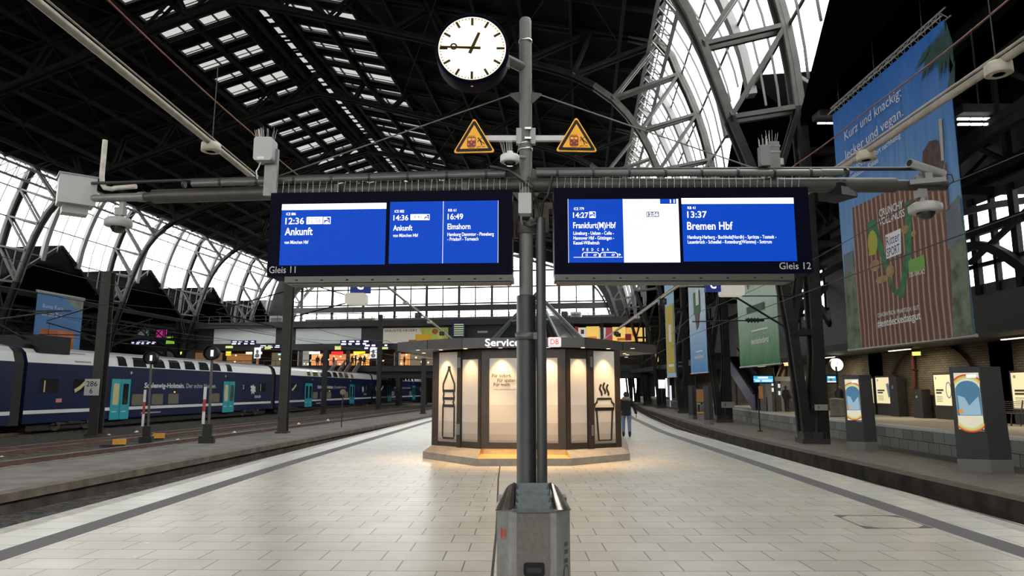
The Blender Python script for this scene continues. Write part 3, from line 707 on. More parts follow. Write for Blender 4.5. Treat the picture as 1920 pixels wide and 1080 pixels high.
def along(A, B, s0, s1, dy, dz): 
    return [A.lerp(B, lerp(s0, s1, i / 6)) + Vector((0, dy, dz)) for i in range(7)]
m_ = MB(); m_.tube(along(LA0, LA1, .04, .74, -.07, .085), .030, 10); part(t, 'arm_conduit', m_, COND)
m_ = MB(); m_.tube(along(LA0, RA1, .03, .74, -.07, .085), .030, 10); m_.tube(along(LA0, RA1, .70, .75, -.07, .085), .033, 10); part(t, 'arm_conduit', m_, COND)
m_ = MB(); m_.tube(along(LA0, LA1, .05, .985, -.05, .125), .014, 6); m_.tube(along(LA0, RA1, .03, .93, -.05, .125), .016, 6)
for A, B in ((LA0, LA1), (LA0, RA1)):
    for i in range(9):
        q = A.lerp(B, .08 + .085 * i) + Vector((0, -.07, .085)); m_.cyl(q - Vector((.01, 0, 0)), q + Vector((.01, 0, 0)), .036, n=10)
part(t, 'cable', m_, CABLE)
# upright cable pipe near the left arm end
q0 = LA0.lerp(LA1, .88) + Vector((0, -.03, .09)); q1 = LA0.lerp(LA1, .965) + Vector((0, -.03, .075)); q2 = ony(188, 266, YL); q2 = Vector((q2.x - mx0, q2.y - MY, q2.z))
up = [q0, q0.lerp(q1, .6), q1 + Vector((.1, 0, 0)), q1 + Vector((.035, 0, .012)), q1 + Vector((.008, 0, .05)), q1 + Vector((0, 0, .12)), Vector((q1.x, q1.y, q2.z))]
m_ = MB(); m_.tube(up, .022, 10); part(t, 'cable_pipe', m_, mat('weathered_pipe', (.42, .39, .35), .5, 0, .25, 14))
# gussets and stay rods
zg = zat(984, 183)
for s_ in (-1, 1):
    m_ = MB(); m_.ext([(s_ * rup * .9, -.006, zg - .06), (s_ * (rup + .085), -.006, zg + .02), (s_ * (rup + .085), -.006, zg + .035), (s_ * rup * .9, -.006, zg + .05)], (0, .012, 0)); part(t, 'gusset', m_, BROWNSTEEL)
za_ = LA0.z
for s_ in (-1, 1):
    m_ = MB(); m_.ext([(s_ * rup, -.008, za_ - .14), (s_ * (rup + .16), -.008, za_ + .05), (s_ * (rup + .16), -.008, za_ + .09), (s_ * rup, -.008, za_ + .15)], (0, .016, 0)); part(t, 'gusset', m_, BROWNSTEEL)
for B in (LA1, RA1):
    s_ = -1 if B is LA1 else 1
    m_ = MB(); m_.cyl((s_ * (rup + .07), 0, zg + .025), LA0.lerp(B, .62) + Vector((0, .02, .07)), .0065, n=8); part(t, 'stay_rod', m_, STEEL)
# junction under the boards: collar, rusty hanger plate, sagging cables
m_ = MB(); m_.lathe([(rup * 1.05, 0), (rup * 1.5, .01), (rup * 1.5, .10), (rup * 1.3, .13), (rup * 1.05, .14)], c=(0, 0, zat(987, 440)), n=18); part(t, 'collar', m_, mat('rough_collar', (.10, .09, .08), .6, .2, .4, 20))
m_ = MB(); z1, z0 = zat(985, 378), zat(985, 442)
m_.box(ony(962, 400, MY).x - mx0, ony(1038, 400, MY).x - mx0, .10, .13, z1 - .03, z1 + .02); m_.box(ony(1003, 400, MY).x - mx0, ony(1030, 400, MY).x - mx0, .09, .12, z0 + .05, z1 - .03); m_.box(ony(962, 400, MY).x - mx0, ony(972, 400, MY).x - mx0, .09, .12, z0, z1)
part(t, 'hanger_plate', m_, mat('weathered_plate', (.13, .11, .085), .7, 0, .35, 12))
m_ = MB()
c0 = Vector((cx_, -.05, zat(1015, 412)))
m_.tube([Vector((.02, -.08, za_ + .05)), Vector((.05, -.10, za_ - .10)), c0 + Vector((-.03, -.01, .16)), c0], .012, 6)
m_.tube([Vector((.22, -.09, za_ + .06)), Vector((.18, -.11, za_ - .12)), c0 + Vector((.02, -.01, .14)), c0], .012, 6)
m_.tube([Vector((-.30, -.08, za_ + .14)), Vector((-.14, -.11, za_ + .10)), Vector((-.04, -.11, za_ + .02)), Vector((.05, -.1, za_ - .05))], .014, 6)
m_.tube([c0, c0 + Vector((-.03, -.02, -.05)), c0 + Vector((-.09, -.05, -.08)), c0 + Vector((-.15, -.03, -.05))], .012, 6)
part(t, 'loose_cable', m_, CABLE)
MAST = t

# ------------------------------------------------------------------ station clock on the mast
CYk = MY - .20
cc = ony(886, 98, CYk); cr = 68.5 / 1307 * CYk * 1.0 / math.cos(PITCH) * math.cos(PITCH)
cr = (ony(955, 98, CYk).x - ony(818, 98, CYk).x) / 2
t = thing('station_clock', 'large round illuminated station clock showing quarter to one, on the mast', 'clock', cc)
m_ = MB(); m_.lathe([(cr * .80, -.15), (cr * .97, -.15), (cr, -.13), (cr, .06), (cr * .99, .085), (cr * .925, .085), (cr * .915, .06)], n=56, axis='Y', caps=False); part(t, 'case', m_, NAVY)
m_ = MB(); m_.lathe([(cr * .915, .066), (0, .066)], n=56, axis='Y'); part(t, 'dial', m_, em('clock_dial', (1.0, .90, .70), 1.12))
HAND = mat('clock_brown', (.045, .028, .008), .6, spec=.1)
m_ = MB(); rd = cr * .895
for i in range(60):
    a = 2 * PI * i / 60; d = Vector((math.sin(a), 0, math.cos(a)))
    big = i % 5 == 0; r1 = rd * .985; r0 = rd * (.74 if i % 15 == 0 else .76) if big else rd * .93
    wd = rd * (.075 if big else .024); s_ = Vector((math.cos(a), 0, -math.sin(a))) * wd / 2; y = Vector((0, -.068, 0))
    m_.poly([d * r0 - s_ + y, d * r0 + s_ + y, d * r1 + s_ + y, d * r1 - s_ + y])
part(t, 'minute_marks', m_, HAND)
def hand(name, ang, r1, r0, w1, w0, y, ring=False):
    m_ = MB(); a = R(ang); d = Vector((math.sin(a), 0, math.cos(a))); s_ = Vector((math.cos(a), 0, -math.sin(a))); yy = Vector((0, y, 0))
    m_.ext([d * -r0 - s_ * w0 / 2 + yy, d * -r0 + s_ * w0 / 2 + yy, d * r1 + s_ * w1 / 2 + yy, d * r1 - s_ * w1 / 2 + yy], (0, .004, 0)); return m_, d, yy
m_, d, yy = hand('h', 23, rd * .54, rd * .18, rd * .085, rd * .10, -.074); part(t, 'hour_hand', m_, HAND)
m_, d, yy = hand('m', 272, rd * .97, rd * .26, rd * .05, rd * .085, -.080); part(t, 'minute_hand', m_, HAND)
m_, d, yy = hand('s', 272.5, rd * .92, rd * .2, rd * .018, rd * .02, -.086)
c_ = d * rd * .55
pts = [(c_.x + rd * .085 * math.cos(2 * PI * i / 20), c_.z + rd * .085 * math.sin(2 * PI * i / 20)) for i in range(20)]
m_.line(pts, rd * .05, y=-.087, closed=True); part(t, 'second_hand', m_, HAND)
m_ = MB(); m_.cyl((cr * .9, .08, -.02), (mx0 - cc.x, MY - cc.y, -.05), .045, n=12); m_.box(cr * .92, cr * 1.02, -.02, .02, -.14, -.05); part(t, 'bracket', m_, mat('clock_bracket', (.11, .11, .11), .5, .3))
m_ = MB(); m_.cyl((0, -.02, -cr - .004), (0, -.02, -cr + .02), .012, n=10); part(t, 'lock_screw', m_, mat('bright_screw', (.7, .7, .7), .2, .9))

# ------------------------------------------------------------------ triangular warning signs
YEL = mat('warning_yellow', (.88, .41, .004), .5); WRED = mat('warning_red', (.20, .012, .010), .5)
def warn(c, ang, lab):
    t = thing('warning_sign', lab, 'sign', c, ang, 'triangular warning signs on the mast')
    Hh = .31; W = .36
    def tri(k, r, y, n=5):
        pts = []; V = [(-W / 2 * k, -Hh / 3 * k), (W / 2 * k, -Hh / 3 * k), (0, Hh * 2 / 3 * k)]
        for i, a in enumerate((210, 330, 90)):
            v = V[i]; l = math.hypot(*v); q = (v[0] * (1 - 2 * r / l), v[1] * (1 - 2 * r / l))
            for j in range(n + 1):
                b = R(a - 60 + 120 * j / n); pts.append((q[0] + r * math.cos(b), y, q[1] + r * math.sin(b)))
        return pts
    m_ = MB(); m_.ext(tri(1.0, .016, 0), (0, .012, 0)); part(t, 'plate', m_, YEL)
    m_ = MB(); m_.poly(tri(.91, .014, -.002)); part(t, 'black_border', m_, BLACK)
    m_ = MB(); m_.poly(tri(.67, .003, -.004)); part(t, 'yellow_field', m_, YEL)
    m_ = MB(); y = -.006; ox, oz = -.022, -.012          # train front
    m_.rbox(ox - .037, ox + .037, y, y + .001, oz - .045, oz + .045, .012)
    m_.line([(ox - .028, oz + .052), (ox + .03, oz + .052)], .004, y=y); m_.line([(ox - .016, oz + .046), (ox - .016, oz + .052)], .003, y=y); m_.line([(ox + .018, oz + .046), (ox + .018, oz + .052)], .003, y=y)
    m_.line([(ox + .05, oz - .07), (ox + .05, oz - .043), (ox + .08, oz - .043)], .006, y=y); m_.line([(ox + .09, oz - .043), (ox + .115, oz - .043)], .006, y=y)
    for z in (oz - .053, oz - .059, oz - .065): m_.line([(ox - .026 - (oz - .053 - z) * .4, z), (ox + .026 + (oz - .053 - z) * .4, z)], .003, y=y)
    part(t, 'train_symbol', m_, WRED)
    m_ = MB(); y = -.0075
    m_.rect(ox - .030, ox - .003, oz + .012, oz + .034, 0, y); m_.rect(ox + .003, ox + .030, oz + .012, oz + .034, 0, y)
    for x, z in ((ox - .024, oz - .02), (ox + .024, oz - .02), (ox, oz - .002)): m_.poly([(x + .005 * math.cos(2 * PI * i / 10), y, z + .005 * math.sin(2 * PI * i / 10)) for i in range(10)])
    part(t, 'train_windows', m_, YEL)
    m_ = MB(); y = -.007
    hx, hz = ox + .060, oz + .030
    m_.poly([(hx + .007 * math.cos(2 * PI * i / 12), y, hz + .007 * math.sin(2 * PI * i / 12)) for i in range(12)])
    m_.line([(hx + .004, hz - .008), (hx + .022, hz - .032)], .013, y=y); m_.line([(hx + .020, hz - .030), (hx + .036, hz - .036), (hx + .052, hz - .052)], .007, y=y); m_.line([(hx + .018, hz - .032), (hx + .028, hz - .052), (hx + .024, hz - .064)], .007, y=y)
    m_.line([(hx + .008, hz - .010), (hx + .024, hz - .002), (hx + .034, hz + .010)], .005, y=y); m_.line([(hx + .004, hz - .010), (hx - .006, hz - .020), (hx - .004, hz - .034)], .005, y=y)
    part(t, 'falling_figure', m_, BLACK); 
    m_ = MB(); m_.box(-.03, .03, .012, .05, -.04, .04); part(t, 'clamp', m_, GREY)
    return t
warn(ony(889, 264, MY - .06), R(-4), 'yellow triangular falling-off-platform warning sign below the round clock')
warn(ony(1081, 262, MY - .06), R(3), 'yellow triangular falling-off-platform warning sign right of the mast')

# ------------------------------------------------------------------ surveillance cameras, boxes on the arms
def spikes(parent, n, area, h0, h1, spread=.25, mname='spike'):
    proto = None
    m_ = MB(); m_.cyl((0, 0, 0), (0, 0, 1), .0022, .0012, n=5); me = mesh('spike', m_, mat('spike_wire', (.42, .42, .40), .35, .7))
    for i in range(n):
        o = bpy.data.objects.new('spike', me); C.objects.link(o); o.parent = parent
        x = random.uniform(-1, 1); y = random.uniform(-1, 1)
        o.location = (area[0] + x * area[3], area[1] + y * area[4], area[2]); o.scale = (1, 1, random.uniform(h0, h1)); o.rotation_euler = (random.uniform(-spread, spread) * .6, x * spread + random.uniform(-.08, .08), 0)
def dome(c, r, lab, h=.075, prof='flat', spikes_n=0, hang=.15):
    t = thing('dome_camera', lab, 'camera', c)
    if prof == 'flat':
        m_ = MB(); m_.lathe([(0, .055), (r * .75, .05), (r * .98, .03), (r, .015), (r, -.015), (r * .93, -.03), (r * .5, -.032)], n=28); part(t, 'housing', m_, mat('camera_housing', (.32, .32, .31), .4))
        m_ = MB(); m_.lathe([(r * .55, -.03), (r * .52, -.05), (r * .38, -.075), (r * .2, -.086), (0, -.09)], n=24); part(t, 'dome', m_, mat('smoked_dome', (.012, .012, .013), .08))
    else:
        m_ = MB(); m_.lathe([(0, h * 1.6), (r * .32, h * 1.6), (r * .34, h * 1.1), (r * .5, h * .95), (r * .92, h * .8), (r, h * .6), (r, -h * .45), (r * .93, -h * .6), (r * .6, -h * .62)], n=28); part(t, 'housing', m_, mat('camera_white', (.62, .64, .64), .35))
        m_ = MB(); m_.lathe([(r * .62, -h * .6), (r * .58, -h * .85), (r * .4, -h * 1.15), (0, -h * 1.3)], n=24); part(t, 'dome', m_, mat('smoked_dome', (.012, .012, .013), .08))
    m_ = MB()
    if prof == 'flat': m_.cyl((0, .02, .05), (0, .02, .05 + hang * .35), .02, n=10); m_.box(-.045, .03, .0, .07, .05 + hang * .3, .05 + hang); m_.box(-.02, .02, .02, .06, .05 + hang, .05 + hang + .09)
    else: m_.cyl((.0, .03, h), (r * .95 + .05, .10, h + .01), .014, n=8)
    part(t, 'bracket', m_, mat('camera_bracket', (.24, .24, .235), .5))
    if spikes_n: spikes(t, spikes_n, (0, .02, h * 1.2 if prof != 'flat' else .06, r * .8, r * .4), .10, .15)
    return t
dome(ony(956, 299, MY - .16), 18.5 / 1307 * MY, 'white round dome camera with wire spikes left of the mast', h=.042, prof='tall', spikes_n=12)
d = dome(ony(222, 419, YL - .05), 25 / 1307 * YL, 'flat round dome camera hanging below the left mast arm', hang=.10)
dome(ony(1735, 392, YR - .02), 30 / 1307 * YR, 'flat round dome camera hanging below the right arm end', hang=.17)
# grey sensor box at the left arm end
bc = ony(140, 362, YL)
t = thing('sensor_box', 'pale grey square sensor box at the outer end of the left arm', 'box', bc, R(38))
m_ = MB(); m_.box(-.13, .15, -.13, .10, -.12, .13); m_.poly([(-.135, -.135, -.125), (.155, -.135, -.125), (.155, -.135, .135), (-.135, -.135, .135)]); part(t, 'housing', m_, LGREY)
m_ = MB(); m_.box(-.09, .11, -.07, .08, -.20, -.12); part(t, 'lower_box', m_, mat('lower_box_grey', (.34, .34, .33), .5))  # slightly darker grey than the housing
m_ = MB(); m_.box(-.14, .16, -.14, .11, .13, .145); part(t, 'lid', m_, mat('box_lid', (.2, .2, .2), .5))
m_ = MB(); m_.cyl((.15, .0, 0), (.17, .0, 0), .05, n=16); m_.cyl((.15, -.08, .0), (.156, -.08, 0), .012, n=10); part(t, 'flange', m_, mat('box_flange', (.40, .41, .42), .4))
# cabinet on the left arm
YLc = MY + .02
c_ = ony(498, 284, YLc - .02); wbx = 18 / 1307 * YLc
t = thing('antenna_box', 'grey rounded equipment box with bird spikes upright on the left arm', 'box', c_)
m_ = MB(); m_.rbox(-wbx, wbx, -.07, .06, -.098, .105, .022); part(t, 'housing', m_, mat('box_grey', (.34, .345, .345), .5))
m_ = MB(); m_.rect(-wbx * .55, wbx * .2, -.088, -.068, 0, -.071); part(t, 'label_plate', m_, mat('label_white', (.6, .6, .58), .5))
m_ = MB(); zb = LA0.z - c_.z; m_.box(-.01, wbx + .02, .02, .06, zb - .08, .03); part(t, 'bracket', m_, GREY)
m_ = MB(); m_.tube([(-.03, -.02, -.1), (-.035, -.04, -.15), (-.05, -.05, -.19), (-.045, -.03, -.25)], .006, 6); part(t, 'cable', m_, mat('white_cable', (.6, .6, .58), .5))
spikes(t, 16, (0, 0, .10, wbx * .9, .04), .08, .12, .2)
# cabinet on the right arm
c_ = ony(1441, 288, YR + .02)
t = thing('antenna_box', 'dark grey strapped equipment box with bird spikes upright on the right arm', 'box', c_)
m_ = MB(); m_.box(-.012, .075, -.05, .05, -.17, .09); part(t, 'housing', m_, GREY)
m_ = MB(); m_.rbox(-.10, -.02, -.09, -.02, -.13, .045, .012); part(t, 'antenna_panel', m_, mat('box_dark_grey', (.16, .165, .165), .5))
m_ = MB()
for z in (.05, .0): m_.box(-.02, .08, -.056, .056, z - .006, z + .006)
part(t, 'strap', m_, mat('strap_steel', (.6, .6, .6), .25, .8))
m_ = MB(); m_.box(.08, .115, -.02, .02, -.10, -.045); part(t, 'junction', m_, LGREY)
spikes(t, 9, (-.06, -.05, .045, .04, .02), .06, .10, .15); spikes(t, 6, (.03, 0, .09, .04, .03), .07, .12, .15)
# grey junction box with four spikes on the mast
c_ = ony(984, 383, MY - .13)
t = thing('junction_box', 'small grey junction box with four spikes on the mast between the displays', 'box', c_)
hw = 12.2 / 1307 * MY
m_ = MB(); m_.rbox(-hw, hw, -.04, .05, -.086, .086, .006); part(t, 'housing', m_, LGREY)
m_ = MB(); m_.box(-hw * .8, hw * .8, -.03, .045, -.11, -.086); part(t, 'cable_entry', m_, mat('entry_dark', (.06, .06, .06), .5))
m_ = MB(); m_.tube([(-.03, -.02, -.1), (-.03, -.03, -.14), (-.02, -.01, -.17)], .008, 6); part(t, 'cable', m_, GREY)
m_ = MB(); m_.cyl((0, 0, 0), (0, 0, .10), .002, .0015, n=5); me = mesh('spike', m_, mat('spike_wire', (.42, .42, .40), .35, .7))
for x in (-.04, -.018, .008, .032):
    o = bpy.data.objects.new('spike', me); C.objects.link(o); o.parent = t; o.location = (x, 0, .086)
# bullet camera at the right arm end
c_ = ony(1738, 318, YR - .06)
t = thing('bullet_camera', 'tube-shaped surveillance camera on top of the right arm end', 'camera', c_, R(-20))
m_ = MB(); A, B = Vector((-.13, -.10, .035)), Vector((.13, .06, -.035)); m_.cyl(A, B, .034, n=18); m_.cyl(A + Vector((-.012, -.01, .003)), A, .037, n=18); part(t, 'housing', m_, mat('camera_silver', (.45, .46, .46), .3, .5))
m_ = MB(); m_.cyl(A + Vector((-.013, -.0105, .0031)), A + Vector((-.016, -.0125, .0035)), .028, n=16); part(t, 'lens', m_, BLACK)
m_ = MB(); m_.box(-.02, .03, -.03, .03, -.12, -.01); m_.box(-.14, .12, -.05, .05, -.125, -.085); part(t, 'bracket', m_, mat('camera_bracket_dark', (.15, .15, .145), .5))
m_ = MB(); m_.tube([B, B + Vector((.06, .02, -.005)), B + Vector((.07, .02, -.06)), B + Vector((.03, .02, -.09))], .006, 6); part(t, 'cable', m_, CABLE)
# speaker box under the right arm
c_ = ony(1568, 362, YR + .08)
t = thing('projector_box', 'black box unit hanging under the right arm beside the display', 'box', c_, R(25))
m_ = MB(); m_.box(-.10, .10, -.12, .10, -.055, .05); part(t, 'housing', m_, BLACK)
m_ = MB(); m_.box(-.085, .085, -.125, -.119, -.05, .02); part(t, 'front_panel', m_, mat('panel_grey', (.12, .12, .12), .4))
m_ = MB(); m_.box(-.02, .02, -.02, .02, .05, .11); part(t, 'bracket', m_, DARK)
# ================================================================== the two departure boards
BLUE = em('screen_blue', (.001, .050, .44), 1.0); SWHITE = em('screen_white', (1, 1, 1), 1.5); SDARK = em('screen_ghost_text', (.62, .64, .68), 1.0)
def board(name_lab, pl, pr, ztop_px, x_of, y_of):
    pass
def make_board(lab, PL, PR, Hh):
    rz_ = math.atan2(PR.y - PL.y, PR.x - PL.x)
    t = thing('departure_board', lab, 'display', PL, rz_, 'platform departure boards')
    W = (Vector((PR.x, PR.y)) - Vector((PL.x, PL.y))).length
    m_ = MB(); m_.box(0, W, 0, .26, 0, Hh); part(t, 'housing', m_, NAVY)
    return t, W
def lamp_strip(t, x0, x1):
    m_ = MB(); m_.box(x0, x1, .0, .2, -.055, -.004); m_.box(x0 + .02, x1 - .02, .02, .18, -.068, -.055)
    o = part(t, 'lower_rail', m_, mat('rail_grey', (.060, .057, .050), .45, .3))
    m_ = MB(); n = 9
    for i in range(n):
        x = lerp(x0 + .1, x1 - .1, i / (n - 1)); m_.ell((x, 0, -.035), .012, .006, .006, n=8, k=5)
    part(o, 'rivets', m_, BLACK)
def spike_strip(t, W, Hh, n):
    m_ = MB(); m_.box(0.01, W - .01, .02, .05, Hh, Hh + .006); o = part(t, 'spike_strip', m_, mat('spike_strip_white', (.5, .5, .5), .5))
    m_ = MB(); m_.cyl((0, 0, 0), (0, 0, .105), .0020, .0012, n=5); me = mesh('spike', m_, mat('spike_wire', (.42, .42, .40), .35, .7))
    for i in range(n):
        q = bpy.data.objects.new('spike', me); C.objects.link(q); q.parent = o; q.location = (lerp(.03, W - .03, i / (n - 1)), .035, Hh); q.rotation_euler = (random.uniform(-.05, .05), random.uniform(-.03, .12), 0)
def icon(m_, x0, x1, z0, z1, y):   # stylised outage box pictogram
    w_, h_ = x1 - x0, z1 - z0
    m_.rect(x0, x1, z0, z1, 1, y); m_.rect(x0 + w_ * .1, x1 - w_ * .1, z0 + h_ * .1, z1 - h_ * .1, 0, y - .001)
    m_.rect(x0 + w_ * .1, x0 + w_ * .45, z0 + h_ * .55, z1 - h_ * .1, 1, y - .002); m_.poly([(x0 + w_ * (.5 + .3 * math.cos(PI * i / 8)), y - .002, z0 + h_ * (.1 + .3 * math.sin(PI * i / 8))) for i in range(9)], 1)
    m_.line([(x0 + w_ * .45, z0 + h_ * .75), (x0 + w_ * .75, z0 + h_ * .45)], w_ * .08, 1, y - .003)
# ---- right board
YD = MY - .14
b0 = ony(1040, 513.5, YD); b1 = ony(1525, 511, YD - .03)
zt = ony(1040, 352.5, YD).z; b1.z = b0.z
t, W = make_board('right hand blue departure board reading Gleis 12', b0, b1, zt - b0.z); Hh = zt - b0.z
X = lambda p: (p - 1040) / 485 * W
Z = lambda p: (513 - p) / 161 * Hh
m_ = MB(); m_.rect(X(1067), X(1171), Z(492.5), Z(374), 0, -.004); m_.rect(X(1171), X(1277), Z(492.5), Z(374), 1, -.004); m_.rect(X(1066), X(1067.2), Z(493), Z(373), 2, -.005); m_.rect(X(1171), X(1171.8), Z(493), Z(373), 2, -.005)
m_.rect(X(1242), X(1273), Z(383.5), Z(374), 0, -.005)
part(t, 'screen', m_, [BLUE, SWHITE, em('screen_edge', (.6, .65, .8), .9)])
m_ = MB(); m_.rect(X(1283), X(1496), Z(491), Z(383.6), 0, -.004); m_.rect(X(1283), X(1496), Z(383.6), Z(372.5), 1, -.004); part(t, 'screen', m_, [BLUE, SWHITE])
m_ = MB(); q = lambda s, x0, x1, zb, cap, b=.006, m=0, y=-.007: m_.text(s, X(x0), Z(zb), cap / 161 * Hh, m, X(x1), y, b)
q('ICE 779', 1078, 1097, 394.5, 5); q('14:27', 1076, 1105, 409, 10, .012); q('Frankfurt(M)Hbf', 1076, 1157, 428.5, 11, .012)
q('Lüneburg - Uelzen - Celle -', 1076, 1153, 441, 6.5); q('Hannover Hbf - Göttingen -', 1076, 1153, 450, 6.5); q('Kassel-Wilhelmsh', 1076, 1125, 459, 6.5)
for i, ch in enumerate('FEDCBA'): q(ch, (1093, 1101, 1110, 1121, 1130, 1139)[i], (1096, 1104, 1113.5, 1124, 1133, 1142.5)[i], 471, 5)
m_.line([(X(1076), Z(482.8)), (X(1168), Z(482.8))], .004, 0, -.007)
for a, b in ((1092.5, 1124.5), (1126.5, 1159)):
    m_.line([(X(a), Z(482)), (X(a), Z(477)), (X(a + 3), Z(474)), (X(b - 4), Z(474)), (X(b), Z(477)), (X(b), Z(482))], .006, 0, -.007)
    for k_ in (7, 9.5): m_.line([(X(a + k_), Z(481)), (X(a + k_), Z(476))], .003, 0, -.007)
    q('A|F', a + 21, a + 27, 480.5, 4)
m_.line([(X(1160), Z(478)), (X(1165), Z(478))], .004, 0, -.007); m_.line([(X(1162), Z(476)), (X(1165), Z(478)), (X(1162), Z(480))], .004, 0, -.007)
q('11', 1261, 1270, 382, 7, .02)
q('RB 41', 1294, 1309, 393.5, 5); q('13:37', 1293, 1330, 409.5, 12, .012); q('Bremen Hbf', 1292, 1378, 432, 14.5, .012)
q('Hamburg-Harburg - Buchholz(Nordh) - Sprötze - Tostedt -', 1292, 1459, 449, 6.5); q('Lauenbrück - Scheeßel - Rotenburg(Wümme) - Sottrum', 1292, 1450, 458, 6.5)
part(t, 'lettering', m_, LETTER)
m_ = MB(); icon(m_, X(1107), X(1119), Z(409.5), Z(397.5), -.007); part(t, 'pictogram', m_, [BLUE, SWHITE])
m_ = MB(); q('12:36', 1183, 1211, 409.5, 11, .01); q('Ankunft', 1183, 1218, 427, 9, .02); q('RE 83', 1184, 1202, 392, 4)
part(t, 'faded_lettering', m_, SDARK, label='pale ghost lettering on the white panel')
m_ = MB(); m_.rect(X(1215.5), X(1239.5), Z(408), Z(398), 0, -.006); part(t, 'time_box', m_, em('box_navy', (.10, .13, .22), 1.0))
m_ = MB(); m_.text('12:56', X(1217), Z(406.3), 6.8 / 161 * Hh, 0, X(1238), -.008, .03); part(t, 'time_lettering', m_, LETTER)
m_ = MB(); m_.text('Gleis 12', X(1462), Z(505.5), 12.5 / 161 * Hh, 0, X(1521), -.004, .0); part(t, 'platform_lettering', m_, mat('grey_lettering', (.46, .46, .46), .5))
lamp_strip(t, X(1040), X(1489)); spike_strip(t, W * .985, Hh, 36)
m_ = MB()
for x in (X(1105), X(1290), X(1440)): m_.box(x - .02, x + .02, .10, .14, Hh, Hh + .10)
part(t, 'hanger', m_, BROWNSTEEL)
# ---- left board
b1 = ony(960, 514, YD); b0 = onz(500, 518, b1.z); zt = ony(960, 355, YD).z
t, W = make_board('left hand blue departure board reading Gleis 11', b0, b1, zt - b1.z); Hh = zt - b1.z
def XY(px, py):
    P = onv(px, py, (b0.x, b0.y), (-(b1.y - b0.y), b1.x - b0.x)); return ((P.x - b0.x) ** 2 + (P.y - b0.y) ** 2) ** .5, P.z - b0.z
X = lambda p: XY(p, 450)[0]
Zt = lambda px, py: XY(px, py)[1]
m_ = MB(); xa, xb = X(526), X(723); za, zb_, zc = Zt(620, 497), Zt(620, 393), Zt(620, 382)
m_.rect(xa, xb, za, zb_, 0, -.004); m_.rect(xa, xb, zb_, zc, 1, -.004); part(t, 'screen', m_, [BLUE, SWHITE])
m_ = MB(); xc, xd, xe = X(730), X(830.5), X(934); z0, z1 = Zt(830, 494), Zt(830, 377.5)
m_.rect(xc, xe, z0, z1, 0, -.004); m_.rect(xd - .003, xd + .003, z0, z1, 1, -.005); m_.rect(xe - .003, xe + .002, z0, z1, 1, -.005); part(t, 'screen', m_, [BLUE, em('screen_edge', (.6, .65, .8), .9)])
m_ = MB()
def q(s, x0, x1, ybase, cap, b=.006, m=0, y=-.007): m_.text(s, X(x0), Zt((x0 + x1) / 2, ybase), cap / 158 * Hh, m, X(x1), y, b)
q('ICE 886', 535, 553, 404, 5); q('12:36', 534, 569, 420.5, 12, .012); q('Ankunft', 534, 586, 441, 14, .014); q('von München Hbf', 534, 579, 457.5, 6.5)
q('ICE 882', 739, 757, 399, 5); q('14:36', 737, 765, 413.5, 10, .012); q('Ankunft', 737, 773, 432.5, 10, .012); q('von München Hbf', 737, 784, 444.5, 6)
q('RB 61', 840, 855, 397, 5); q('16:49', 839, 868, 411.5, 10.5, .012); q('Elmshorn', 839, 882, 430, 10.5, .012)
q('Hamburg Dammtor - Pinneberg', 839, 926, 442.5, 6.5); q('- Prisdorf - Tornesch', 839, 897, 451.5, 6.5)
part(t, 'lettering', m_, LETTER)
for a_ in ((573.5, 604, 590, 420.5, 407), (769, 794, 780, 413, 402)):
    m_ = MB(); m_.rect(X(a_[0]), X(a_[1]), Zt(a_[2], a_[3]), Zt(a_[2], a_[4]), 0, -.006); part(t, 'time_box', m_, SWHITE)
for a_ in ((605.5, 619, 612, 420.5, 407), (794.5, 805, 800, 413, 402)):
    m_ = MB(); icon(m_, X(a_[0]), X(a_[1]), Zt(a_[2], a_[3]), Zt(a_[2], a_[4]), -.007); part(t, 'pictogram', m_, [BLUE, SWHITE])
m_ = MB(); q('12:56', 577, 601, 418, 9, .01, 0, -.008); q('14:46', 772, 791, 411, 7.5, .01, 0, -.008); part(t, 'faded_lettering', m_, em('ghost_digits', (.40, .42, .48), .9))
m_ = MB(); m_.text('Gleis 11', X(508), Zt(530, 512), 12.5 / 158 * Hh, 0, X(557), -.004, .0); part(t, 'platform_lettering', m_, mat('grey_lettering', (.46, .46, .46), .5))
lamp_strip(t, X(537), X(962)); spike_strip(t, W * .99, Hh, 38)
m_ = MB()
for x in (X(620), X(868)): m_.box(x - .02, x + .02, .10, .14, Hh, Hh + .10)
part(t, 'hanger', m_, BROWNSTEEL)

# ================================================================== litter bin in front of the mast
YB = 4.93
bz = ony(1000, 958, YB).z
bx = ony(1001, 958, YB).x
t = thing('litter_bin', 'grey metal recycling bin with angled louvred lid in front of the mast', 'bin', (bx, YB, 0))
STAIN = mat('brushed_bin_steel', (.125, .118, .108), .48, .35, .14, 30, .06, 200); STAIN2 = mat('bin_side_steel', (.205, .203, .195), .42, .4, .12, 16)
hw = ony(1045, 958, YB).x - bx - .008; hW = ony(1072, 958, YB + .08).x - bx - .01; dep = .58
plan = [(-hw, 0), (hw, 0), (hw + .02, .01), (hW, .13), (hW, dep - .13), (hw, dep), (-hw, dep), (-hW, dep - .13), (-hW, .13), (-hw - .02, .01)]
m_ = MB(); m_.prism(plan, .06, bz - .005); part(t, 'body', m_, STAIN2)
m_ = MB(); m_.prism([(x * .94, .02 + y * .94) for x, y in plan], 0, .06); part(t, 'plinth', m_, BLACK)
m_ = MB(); m_.box(-hw + .035, hw - .045, -.010, .0, .09, bz - .015); part(t, 'door', m_, STAIN)
m_ = MB(); zl = ony(1001, 1067, YB).z; m_.rbox(-.072, .072, -.016, -.011, zl - .045, zl + .045, .02, 0, 5); o = part(t, 'door_recess', m_, BLACK)
